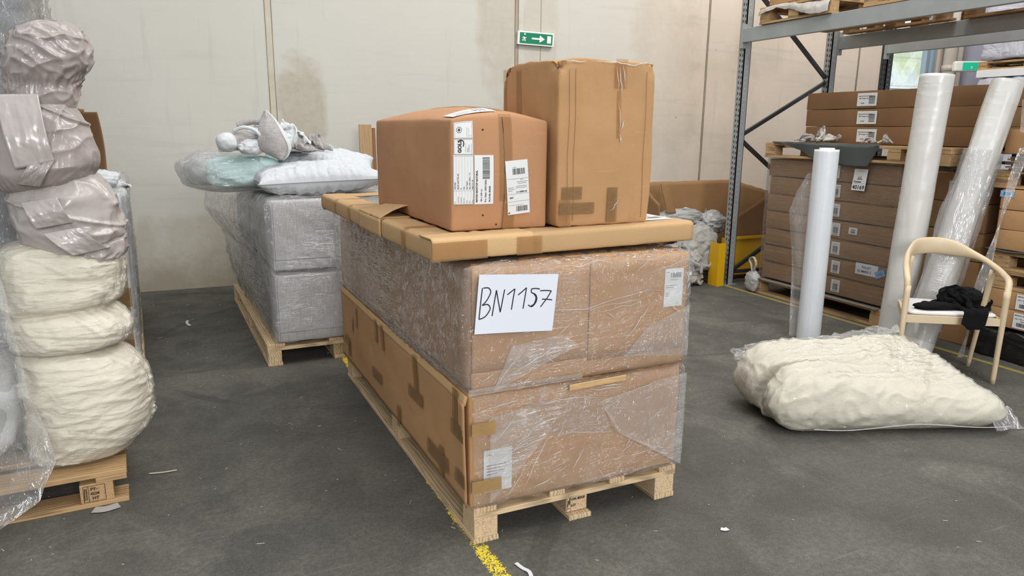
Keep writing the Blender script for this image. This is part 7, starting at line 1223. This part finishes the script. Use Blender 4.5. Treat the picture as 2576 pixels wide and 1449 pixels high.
crumple(tw, 'bundle', (4.89, 5.31, .105), (.055, .085, .10), 'waste', .22, 3.2, 4, 50); G().tube(smooth_pts([(4.88, 5.31, .19), (4.88, 5.33, .26), (4.88, 5.36, .31), (4.88, 5.31, .335), (4.88, 5.27, .29), (4.88, 5.29, .21)], 30), .014, 8, flat=.5).obj('loop', M['waste'], tw, True)
# upper pallet and three long cartons
up = pallet('pallet', 'old pallet on the carton stack, dark cloth draped on its side', (4.875, 3.46, 1.279), 0, .95, 1.81, mats=('wood_old', 'wood_old_x', 'wood_old', 'wood_old'), blockw=.1, H=.128, ny=(0, .235, 1), seed=33, deck=((0, .12), (.22, .34), (.45, .56), (.67, .79), (.88, 1.)))
for k, nm in enumerate(('lowest', 'middle', 'topmost')):
    flat_box('flat_carton', 'long dark brown carton on the upper pallet, %s of three' % nm, (5.20 + .004 * k, 3.44 + .01 * k, 1.410 + k * .146), (.9, 1.69, .143), 'card_dark', [('bar', .60, .15, .3, .65, 16, True), ('t', 'BEIGE DETUR BOARD BOX', .06, .72, .0115, 0, .0003), ('t', 'BM / Preuper Cars', .10, .55, .013, 0, .0004), ('t', 'SILVER', .2, .18, .012, 0, .0004)], 4.555 - 3.44 + (.01 * k), 'long cartons on the upper pallet', .195, .105)
def drape():
    bot = lambda a: np.interp(a, [0, .10, .28, .40, .75, .93, 1], [.004, .012, .06, .115, .175, .17, .02])
    V, Fq = sheet(80, 24, lambda a, b: np.stack([4.868 - .012 * np.sin(a * 17) * b - .008 + .35 * np.clip(.22 - b, 0, 1) ** 1.0, 5.17 - a * 1.12, 1.415 - np.clip(b - .12, 0, 1) / .88 * bot(a) + .004 * fbm(np.stack([a * 14, b * 4, a * 0], 1))], 1))
    o = G().add(V, Fq).obj('cloth', M['darkcloth'], None, True); md = o.modifiers.new('s', 'SOLIDIFY'); md.thickness = .003; tag(o, 'dark grey cloth draped over the side of the upper pallet', 'cloth')
drape()
cp = empty('crumpled_sheet', (0, 0, 0), 0, 'crumpled pale packing sheet heaped on the dark cloth', 'packing sheet')
cloth(cp, 'sheet', 'soft', (5.05, 4.76, 1.424), (.34, .60, .58), 'waste_cloth', 1.9, th=.003)
cloth(cp, 'loose_end', 'stiff', (5.04, 4.92, 1.424), (.24, .30, .45), 'waste_cloth', .3, th=.003)
for c, s in (((5.02, 4.12, 1.455), 3), ((5.0, 4.25, 1.44), 6)):
    o = cloth(None, 'paper_scrap', 'soft' if s == 3 else 'stiff', (c[0], c[1], 1.424), (.13, .17, .3), 'waste_cloth', s * 1.1, th=.002, sub=0); tag(o, 'pale paper scrap on the upper pallet, %s' % ('nearer the plastic rolls' if s == 3 else 'just under the lowest long carton sticker'), 'paper scrap', 'paper scraps')
# column of cartons behind the rolls
for k in range(6):
    flat_box('carton', 'plain brown carton behind the leaning rolls, number %s from the floor' % ('one', 'two', 'three', 'four', 'five', 'six')[k], (5.06, 3.27, .002 + k * .205), (.6, .52, .202), 'card_dull', [('bar', .2, .2, .6, .4, 14, False), ('r', .2, .7, .5, .1)], .30, 'cartons behind the rolls', .10, .09)
# second labelled stack
s2 = 'cartons of the right edge stack'
lit = [('bar', .18, .12, .64, .26, 22, False), ('t', 'BEIGE BETTA PRESSKORK BLOC', .05, .82, .0085, 0, .0004), ('t', 'Neuro / SKU / Kissenbezug', .07, .60, .0095, 0, .0003), ('t', 'Talami', .33, .46, .010, 0, .0003)]
X2, Y2, W2, L2 = 5.0, 2.08, .85, 1.07
bp = empty('covered_pallet', (0, 0, 0), 0, 'floor pallet covered with black plastic at the right edge', 'pallet'); bpp = pallet('pallet', None, (X2 + .02, Y2, 0), 0, W2 - .04, L2 - .02, mats=('wood_old', 'wood_old_x', 'wood_old', 'wood_old'), seed=40); bpp.parent = bp; del bpp['category']
M['blackfilm'] = m_poly('black_plastic', (.008, .008, .009), .3, 7, .5)
film_box(bp, 'black_plastic', X2 - .02, X2 + W2, Y2 - .02, Y2 + L2 + .02, .004, .190, 'blackfilm', .02, .03, .02, 5, 71)
def s2box(z, h, nm, mat='card', blue=False, y1=None):
    p = flat_box('carton', nm, (X2, Y2, z), (W2, L2, h), mat, lit, .86, s2, .145, h * .82)
    if blue: label(p, (-.0035, 1.075, .082), LXU, FZ, .09, .042, [('bar', .25, .25, .5, .5, 10, False)], 'blue', lab='light blue sticker')
s2box(.225, .125, 'brown labelled carton at the right edge, lowest above black plastic'); s2box(.352, .125, 'brown labelled carton at the right edge, under the two bare pallets')
pallet('pallet', 'lower of the two bare pallets in the right edge stack', (X2, Y2 + .02, .479), 0, W2, L2 - .04, mats=('wood_old', 'wood_old_x', 'wood_old', 'wood_old'), seed=41, H=.125); pallet('pallet', 'upper of the two bare pallets in the right edge stack', (X2, Y2, .606), 0, W2, L2, mats=('wood_old', 'wood_old_x', 'wood_old', 'wood_old'), seed=42, H=.125)
V, Fq = sheet(30, 8, lambda a, b: np.stack([X2 - .03 + b * .85, Y2 + a * 1.12, .736 + .004 * np.sin(a * 20) + 0 * b], 1)); o = G().add(V, Fq).obj('slip_sheet', M['darkcloth'], None, True); md = o.modifiers.new('s', 'SOLIDIFY'); md.thickness = .006; tag(o, 'dark slip sheet under the three labelled cartons at the right edge', 'slip sheet')
for k, nm in enumerate(('bottom', 'middle', 'top')): s2box(.745 + k * .134, .131, 'brown labelled carton at the right edge, %s of the three above the pallets' % nm, blue=(k == 2))
pallet('pallet', 'pallet of flattened cardboard and boards above the labelled cartons', (X2 + .03, Y2, 1.150), 0, W2 - .03, L2 + .08, mats=('wood_old', 'wood_old_x', 'wood_old', 'wood_old'), seed=43, H=.12)
for k in range(7):
    o = G().box(0, .8 - .02 * k, -.02 * (k % 3), 1.05 + .03 * (k % 2), 0, .011, bev=.001).obj('cardboard_sheet', M['card_dull' if k % 3 else 'darkcloth'], None); o.location = (X2 + .01 * (k % 3), Y2, 1.273 + k * .0125); tag(o, 'flattened sheet in the pile over the right edge cartons, %s from below' % ('first', 'second', 'third', 'fourth', 'fifth', 'sixth', 'seventh')[k], 'cardboard sheet', 'flattened sheets')
flat_box('carton', 'plain brown carton on the flattened sheets at the right edge', (X2 + .08, Y2, 1.375), (.7, 1.15, .16), 'card', None, .5, s2)
# ------------------------------------------------------------------ plastic rolls
def mat_roll():
    t = NT('rolled_polythene'); v = t.coord((22, 22, .6)); n1 = t.noise(3, 4, .6, .4, vec=v); nrm = t.bump(n1, .25, .01); nrm = t.bump(t.noise(6, 3, .5, 1.2), .12, .03, nrm)
    c = t.mix(n1, lin('cbced0'), lin('dfe2e4')); s = t.bsdf(c, .3, nrm, spec=.6, Subsurface_Weight=.15); return t.end(s)
M['roll'] = mat_roll(); M['roll_warm'] = m_poly('matt_rolled_polythene', lin('cac7c1'), .33, 6, .25)
def roll(lab, foot, top, r, mat='roll', seed=0, wob=.0, core=True):
    p = empty('plastic_roll', foot, 0, lab, 'plastic roll', 'rolls of plastic film'); f = Vector(foot); ax = Vector(top) - f; L = ax.length; p.rotation_euler = ax.to_track_quat('Z', 'Y').to_euler()
    nz, ns = 90, 64; z = np.linspace(0, L, nz); a = np.linspace(0, 2 * np.pi, ns, endpoint=False); Z_, A = np.meshgrid(z, a, indexing='ij'); rr = r + wob * fbm(np.stack([np.cos(A.ravel()) * 1.4, np.sin(A.ravel()) * 1.4, Z_.ravel() * 2.2 + seed], 1), 3).reshape(nz, ns)
    V = np.stack([rr * np.cos(A), rr * np.sin(A), Z_], -1).reshape(-1, 3); idx = np.arange(nz * ns).reshape(nz, ns); nx = np.roll(idx, -1, 1); g = G().add(V, [tuple(q) for q in np.stack([idx[:-1], nx[:-1], nx[1:], idx[1:]], -1).reshape(-1, 4)] + [tuple(idx[0][::-1]), tuple(idx[-1])]); g.obj('film_roll', M[mat], p, True)
    if core: G().tube([(0, 0, L - .02), (0, 0, L + .012)], r * .62, 28).obj('core', M['roll'], p, True)
    return p, L
r1, L = roll('short upright roll of clear film between the bag and the carton stack', (4.125, 3.85, 0), (4.12, 3.85, 1.385), .083, core=True)
def fl1(a, b):
    z = 1.22 - b * 1.21; ext = np.interp(b, [0, .12, .24, .35, .6, .85, 1], [.0, .10, .17, .155, .10, .055, .03]); x = -.07 - a * ext; y = -.045 + .02 * np.sin(a * 5 + b * 6) * a - .02 * a
    return np.stack([x, y, z], 1)
V, Fq = sheet(24, 70, fl1); G().add(V, Fq).obj('film_tail', M['film_roll'], r1, True)
r2, L = roll('tall roll of plastic leaning on the stack, behind the short roll', (4.615, 3.53, 0), (4.72, 3.53, 1.893), .106, 'roll_warm', 2, .003, False)
r3, L = roll('tall roll slanting to the right behind the chair, loose film around it', (4.50, 3.26, 0), (5.07, 3.27, 1.84), .100, 'roll_warm', 5, .008, False)
nz, ns = 80, 60; Zs = np.linspace(.12, 1.45, nz); a = np.linspace(0, 2 * np.pi, ns, endpoint=False); ZZ, A = np.meshgrid(Zs, a, indexing='ij')
rr = .110 + .02 * np.sin(np.pi * (ZZ - .12) / 1.33) + .02 * fbm(np.stack([np.cos(A.ravel()) * 1.5, np.sin(A.ravel()) * 1.5, ZZ.ravel() * 2.5], 1), 3).reshape(nz, ns)
V = np.stack([rr * np.cos(A), rr * np.sin(A), ZZ], -1).reshape(-1, 3); idx = np.arange(nz * ns).reshape(nz, ns); nx = np.roll(idx, -1, 1)
G().add(V, np.stack([idx[:-1], nx[:-1], nx[1:], idx[1:]], -1).reshape(-1, 4)).obj('loose_film', M['film_roll'], r3, True)
V, Fq = sheet(10, 80, lambda a, b: np.stack([4.90 - .32 * b + a * .075 + .01 * np.sin(b * 9), 3.02 + .015 * np.sin(a * 4 + b * 12), 1.42 - b * 1.38], 1)); o = G().add(V, Fq).obj('film_strip', M['film_fold'], None, True); tag(o, 'long translucent film strip hanging behind the chair', 'film strip')
V, Fq = sheet(40, 30, lambda a, b: np.stack([4.93 + .02 * np.sin(a * 8) + .03 * b, 3.07 - a * .5, 1.72 - b * (.20 + .12 * a) + .02 * np.sin(a * 6 + b * 3)], 1)); o = G().add(V, Fq).obj('film_strip', M['film_fold'], None, True); tag(o, 'sagging film sheet at the right edge beside the slanting roll', 'film sheet')

# ------------------------------------------------------------------ chair and black garment
M['ash'] = m_simple('pale_ash_wood', lin('cdb998'), .45, 0, .05, 40, .05)
M['seatpad'] = m_fabric('light_seat_felt', lin('cfcdca'), .9, .1, ws=20)
ch = empty('armchair', (4.26, 3.0, 0), 0, 'pale wooden armchair with light grey seat pad and a black garment on it', 'chair')
O3 = np.array((4.26, 3.0, 0)); lc = lambda P: (np.array(P, float) - O3)
FLp, FRp, RRp, RLp = (3.95, 2.96), (4.415, 2.66), (4.63, 2.97), (4.29, 3.27)
def leg(p0, p1, r0_, r1_): G().tube(smooth_pts([lc(p0), lc((np.array(p0) + p1) / 2), lc(p1)], 16), np.linspace(r0_, r1_, 16), 16).obj('leg', M['ash'], ch, True)
leg(np.array((3.935, 2.955, 0)), np.array((3.955, 2.965, .60)), .014, .019); leg(np.array((4.442, 2.672, 0)), np.array((4.408, 2.650, .585)), .014, .019)
leg(np.array((4.635, 2.965, 0)), np.array((4.60, 2.875, .67)), .013, .018); leg(np.array((4.35, 3.27, 0)), np.array((4.30, 3.23, .72)), .013, .018)
ap = np.array([(3.955, 2.965, .565), (3.957, 2.975, .63), (4.00, 3.02, .67), (4.13, 3.13, .705), (4.28, 3.23, .74), (4.43, 3.275, .77), (4.55, 3.22, .775), (4.62, 3.10, .752), (4.635, 2.98, .722), (4.60, 2.87, .69), (4.53, 2.76, .66), (4.45, 2.675, .63), (4.412, 2.652, .565)])
n = 90; A3 = smooth_pts([lc(p) for p in ap], n); tt_ = np.linspace(0, 1, n); hgt = .019 + .036 * np.exp(-((tt_ - .47) / .17) ** 4); thk = .019 - .004 * np.exp(-((tt_ - .47) / .2) ** 2)
def rail():
    seg = 18; a = np.linspace(0, 2 * np.pi, seg, endpoint=False); T = np.gradient(A3, axis=0); T /= np.linalg.norm(T, axis=1)[:, None]; V = []
    pN = None
    for i in range(n):
        up_ = np.array([0, 0, 1.0]) if i not in () else None; N = up_ - T[i] * T[i, 2]
        if np.linalg.norm(N) < .45:
            o_ = lc((4.27, 3.0, 0)) * (1, 1, 0) - A3[i] * (1, 1, 0); N2 = o_ / (np.linalg.norm(o_) + 1e-9); N2 = N2 - T[i] * (N2 @ T[i]); N = N * 1.0 + N2 * (-.45 if T[i, 2] > 0 else -.45)
        if pN is not None and N @ pN < 0: N = -N
        N /= np.linalg.norm(N); pN = N; B = np.cross(T[i], N); V.append(A3[i] + np.outer(np.cos(a) * hgt[i], N) + np.outer(np.sin(a) * thk[i], B))
    Fs = [(i * seg + j, i * seg + (j + 1) % seg, (i + 1) * seg + (j + 1) % seg, (i + 1) * seg + j) for i in range(n - 1) for j in range(seg)] + [tuple(range(seg))[::-1], tuple((n - 1) * seg + j for j in range(seg))]
    G().add(np.concatenate(V), Fs).obj('backrest', M['ash'], ch, True)
rail()
q = [lc((*p, 0)) for p in (FLp, FRp, RRp, RLp)]
for i in range(4):
    a_, b_ = q[i] * (.97, .97, 1), q[(i + 1) % 4] * (.97, .97, 1); G().bar(a_ + (0, 0, .395), b_ + (0, 0, .395), .045, .022).obj('seat_rail', M['ash'], ch)
def seatf(a, b):
    P = (q[0] * ((1 - a) * (1 - b))[:, None] + q[1] * (a * (1 - b))[:, None] + q[2] * (a * b)[:, None] + q[3] * ((1 - a) * b)[:, None]); return P
V, Fq = grid_box((1, 1, .2), .05, .1, 6)
uu, vv_ = V[:, 0] + .5, V[:, 1] + .5; S = seatf(np.clip(uu * .94 + .03, 0, 1), np.clip(vv_ * .94 + .03, 0, 1)); S[:, 2] = .428 + V[:, 2] * .16 - .012 * np.sin(np.pi * uu) * np.sin(np.pi * vv_); G().add(S, Fq).obj('seat', M['seatpad'], ch, True)
gm = empty('black_garment', (0, 0, 0), 0, 'black garment thrown over the right front corner of the chair seat', 'garment')
cloth(gm, 'cloth', 'soft', (4.33, 2.88, .440), (.46, .42, .62), 'black', 2.6, th=.006)
crumple(gm, 'bunch', (4.40, 2.93, .50), (.11, .12, .065), 'black', .2, 2.0, 5, 60, rot=.5); crumple(gm, 'sleeve', (4.17, 2.93, .460), (.13, .05, .026), 'black', .15, 2.0, 8, 50, rot=-.35)
V, Fq = sheet(30, 26, lambda a, b: np.stack([4.20 + a * .11 + (-.02) * b, 2.782 - a * .075 - .03 * np.clip(b * 3, 0, 1), .47 - np.clip(b - .2, 0, 1) * (.105 + .04 * np.sin(a * 3.1)) + .005 * np.sin(a * 14)], 1)); o = G().add(V, Fq).obj('hanging_end', M['black'], gm, True); md = o.modifiers.new('s', 'SOLIDIFY'); md.thickness = .008

# ------------------------------------------------------------------ big open carton with waste
bn = empty('open_carton', (0, 0, 0), 0, 'large open brown carton full of film waste behind the rack foot', 'carton')
def panel(name, pts, mat='card_dull', th=.008, bow=.01, seed=0):
    p0 = np.array(pts, float); nn = np.cross(p0[1] - p0[0], p0[3] - p0[0]); nn /= np.linalg.norm(nn)
    def f(a, b):
        qv = (p0[0] * ((1 - a) * (1 - b))[:, None] + p0[1] * (a * (1 - b))[:, None] + p0[2] * (a * b)[:, None] + p0[3] * ((1 - a) * b)[:, None]); return qv + nn * (bow * (np.sin(np.pi * a) * .6 + fbm(qv * 2 + seed)))[:, None] + np.array([0, 0, 1]) * (.006 * (b > .98) * fbm(qv * 14))[:, None]
    V, Fq = sheet(30, 24, f); o = G().add(V, Fq).obj(name, M[mat], bn, True); md = o.modifiers.new('s', 'SOLIDIFY'); md.thickness = th; return o
panel('side', ((4.22, 6.30, .0), (5.39, 6.30, 0), (5.39, 6.30, .995), (4.22, 6.30, .985)), seed=1)
panel('side', ((5.39, 6.30, 0), (5.62, 5.90, 0), (5.56, 5.92, .90), (5.39, 6.30, .995)), seed=2)
panel('side', ((5.10, 5.90, 0), (5.62, 5.90, 0), (5.60, 5.90, .88), (5.10, 5.90, .62)), seed=3, mat='card_dark')
panel('side', ((4.22, 6.30, 0), (4.20, 5.92, 0), (4.20, 5.92, .80), (4.22, 6.30, .985)), seed=4)
panel('flap', ((4.34, 5.98, .70), (4.46, 6.0, .70), (4.40, 6.02, .93), (4.26, 6.0, 1.0)), seed=5)
wst = [('crumpled_film', 'greyish clear film wad on top of the waste in the open carton', (4.55, 6.08, .64), (.36, .13, .10), 'waste', .30, 2.8, 3), ('crumpled_film', 'dull grey film wad at the right end of the waste', (4.95, 6.08, .58), (.20, .15, .13), 'waste', .42, 3, 6),
       ('crumpled_sheet', 'grey packing cloth bulging in the middle of the waste', (4.72, 5.99, .36), (.27, .18, .26), 'waste_cloth', .30, 2.8, 9), ('crumpled_film', 'glossy film wad low behind the flat frame carton corner', (4.40, 5.90, .30), (.22, .14, .12), 'waste', .30, 2.6, 12),
       ('crumpled_sheet', 'grey cloth wad lying on the floor before the open carton', (4.50, 5.82, .105), (.19, .14, .115), 'waste_cloth', .38, 2.8, 15), ('crumpled_sheet', 'upright twist of grey cloth over the floor wad', (4.56, 5.80, .235), (.09, .08, .13), 'waste_cloth', .42, 2.8, 18)]
for i, (nm, lb, c, rad, m, am, sc_, sd) in enumerate(wst):
    p = empty(nm, (0, 0, 0), 0, lb, 'waste', 'waste in and around the open carton')
    crumple(p, 'wad', c, np.array(rad) * .86, m, am * .8, 2.2, sd, 70, zmin=.004)
    z0 = max(.004, c[2] - rad[2] * .9); cloth(p, 'fold', ('soft', 'stiff')[i % 2], (c[0], c[1] - .03, z0), (rad[0] * 2.5, rad[1] * 2.9, (c[2] + rad[2] * 1.15 - z0) / (.253, .185)[i % 2]), m, i * .9, th=.003, sub=0)

# ------------------------------------------------------------------ far right background
pc = m_simple('grey_blue_column_paint', lin('a3a3b4'), .3, var=.08); pb2 = m_simple('beige_pipe_paint', lin('c9bfb2'), .4)
co = G().tube([(10.22, 7.0, 0), (10.22, 7.0, 6.2)], .24, 40).obj('column', pc, None, True); tag(co, 'thick grey-blue column at the back wall beside the window', 'column', kind='structure')
for x, lb in ((9.90, 'beige drainpipe next to the window'), (10.08, 'beige drainpipe next to the column')):
    o = G().tube([(x, 7.24, 0), (x, 7.24, 6.2)], .085, 24).tube([(x, 7.24, 2.36), (x, 7.24, 2.44)], .095, 24).obj('drainpipe', pb2, None, True); tag(o, lb, 'pipe', 'pipes beside the window')
def far_stack():
    M['silver'] = m_poly('silvery_stretch_wrap', lin('b9bcc6'), .25, 12, .6)
    pallet('pallet', 'pallet on the floor under the far silvery wrapped load', (8.85, 4.9, 0), 0, 1.1, 1.2, mats=('wood_old', 'wood_old_x', 'wood_old', 'wood_old'), seed=50)
    p = empty('wrapped_load', (0, 0, 0), 0, 'lower silvery film-wrapped load at the far right', 'load', 'silvery wrapped loads'); film_box(p, 'load', 8.82, 9.97, 4.88, 6.05, .168, 2.150, 'silver', .02, .05, .03, 4, 81); G().box(8.80, 9.99, 4.86, 6.07, 2.165, 2.25, bev=.004).obj('lid', M['white_wrap'], p)
    pallet('pallet', 'pallet between the two silvery wrapped loads', (8.85, 4.9, 2.252), 0, 1.1, 1.2, mats=('wood_old', 'wood_old_x', 'wood_old', 'wood_old'), seed=51, H=.10)
    p = empty('wrapped_load', (0, 0, 0), 0, 'upper silvery film-wrapped load at the far right', 'load', 'silvery wrapped loads'); film_box(p, 'load', 8.82, 9.97, 4.88, 6.05, 2.376, 3.1, 'silver', .02, .05, .03, 4, 82)
far_stack()
def run_man(x0, y0, s):
    P = lambda q: [(x0 + a * s, y0 + b * s * 3.0) for a, b in q]
    return [('s', P([(.50, .72), (.45, .45)]), .016), ('s', P([(.45, .45), (.62, .38), (.56, .16)]), .009), ('s', P([(.56, .16), (.66, .15)]), .007), ('s', P([(.44, .45), (.36, .24), (.18, .24)]), .009), ('s', P([(.48, .70), (.66, .58), (.76, .68)]), .007), ('s', P([(.46, .72), (.30, .68), (.26, .50)]), .007)]
def exit_sign(p, o, u, v, w_, h_, s=1):
    lo = label(p, o, u, v, w_, h_, (), 'green', name='green_panel', eps=.001); k = w_
    it = [(a, b, c * k / .38) for a, b, c in run_man(.03, .12, .22)] + [('poly', [(.36, .42), (.60, .42), (.60, .16), (.76, .50), (.60, .84), (.60, .58), (.36, .58)]), ('r', .83, .16, .12, .68)]
    P, Fs = print_geo(it, w_, h_); G().add(lay(o, u, v, P, .0035), Fs).obj('pictogram', M['sign_white'], lo)
    P, Fs = print_geo([('ring', .145, .86, .0095 * k / .38, .0001)], w_, h_); G().add(lay(o, u, v, P, .0038), Fs).obj('pictogram_head', M['sign_white'], lo)
es = empty('exit_sign', (3.30, D - .006, 2.375), 0, 'green and white exit sign with running figure and arrow on the back wall', 'sign', rot=(R(4), R(1), 0))
G().box(0, .42, -.035, 0, 0, .135, bev=.004).obj('housing', M['sign_white'], es); exit_sign(es, (.018, -.0355, .014), FX, FZ, .385, .108)
e2 = empty('exit_sign', (9.47, 6.62, 2.30), R(-30), 'lit exit sign box before the grey-blue column', 'sign')
lit_m = NT('lit_sign_green'); lit_m = lit_m.end(lit_m.bsdf(lin('12a07c'), .4, Emission_Color=(*lin('18b890'), 1), Emission_Strength=.5)); M['lit_green'] = lit_m
G().box(-.22, .22, -.04, .04, 0, .13, bev=.02).obj('housing', M['sign_white'], e2); label(e2, (-.12, -.041, .018), FX, FZ, .30, .095, (), 'lit_green', name='green_panel', eps=.001)
P, Fs = print_geo(run_man(.30, .12, .16) + [('poly', [(.66, .5), (.72, .5), (.72, .85), (.80, .85), (.80, .5), (.86, .5), (.76, .18)])], .30, .095); G().add(lay((-.12, -.041, .018), FX, FZ, P, .004), Fs).obj('pictogram', M['sign_white'], e2)
G().bar((0, .04, .065), (.40, .33, .065), .03, .03).obj('bracket', M['galv'], e2)

# ------------------------------------------------------------------ bits on the floor
rr = random.Random(5); g = G()
M['chips'] = m_simple('wood_slivers', lin('b5ab97'), .8, var=.25)
for i in range(520):
    x, y = rr.uniform(-1.2, 5.0), rr.uniform(.9, 6.9) ** 1.0; a = rr.uniform(0, 3.14); L = rr.choice((.002, .003, .003, .004, .006, .009, .016)) * rr.uniform(.6, 1.3); c_, s_ = math.cos(a) * L, math.sin(a) * L; wd = rr.uniform(.0005, .0013)
    g.bar((x - c_, y - s_, .0025), (x + c_, y + s_, .0025), .002, wd * 2)
tag(g.obj('floor_litter', M['chips']), 'tiny wood slivers and crumbs scattered over the concrete floor', 'litter', kind='stuff')
def scrap(name, lab, pts, wd, m='chips', flat=True):
    V, Fs = stroke(smooth_pts(pts, 14), wd); V[:, 2] = .004; o = G().add(V, Fs).obj(name, M[m]); md = o.modifiers.new('s', 'SOLIDIFY'); md.thickness = .002; tag(o, lab, 'scrap')
scrap('wood_splinter', 'pale flat splinter on the floor right of the weathered pallet', [(-.25, 3.345), (-.20, 3.335), (-.14, 3.335)], .010)
scrap('film_scrap', 'translucent film scrap under the edge of the weathered pallet', [(-.44, 3.085), (-.40, 3.075), (-.35, 3.09)], .045, 'waste')
scrap('tape_curl', 'white curl of tape on the floor before the back wall', [(-.075, 6.10), (-.08, 6.02), (-.06, 5.93)], .02, 'label')
scrap('paper_scrap', 'torn white paper scrap beside the yellow line near the front', [(.955, 2.09), (.965, 2.05), (.975, 2.03), (.97, 1.99)], .014, 'label')
scrap('stone_chip', 'small pale stone chip on the floor right of the long pallet', [(1.775, 1.985), (1.785, 1.975), (1.80, 1.975)], .018, 'label')
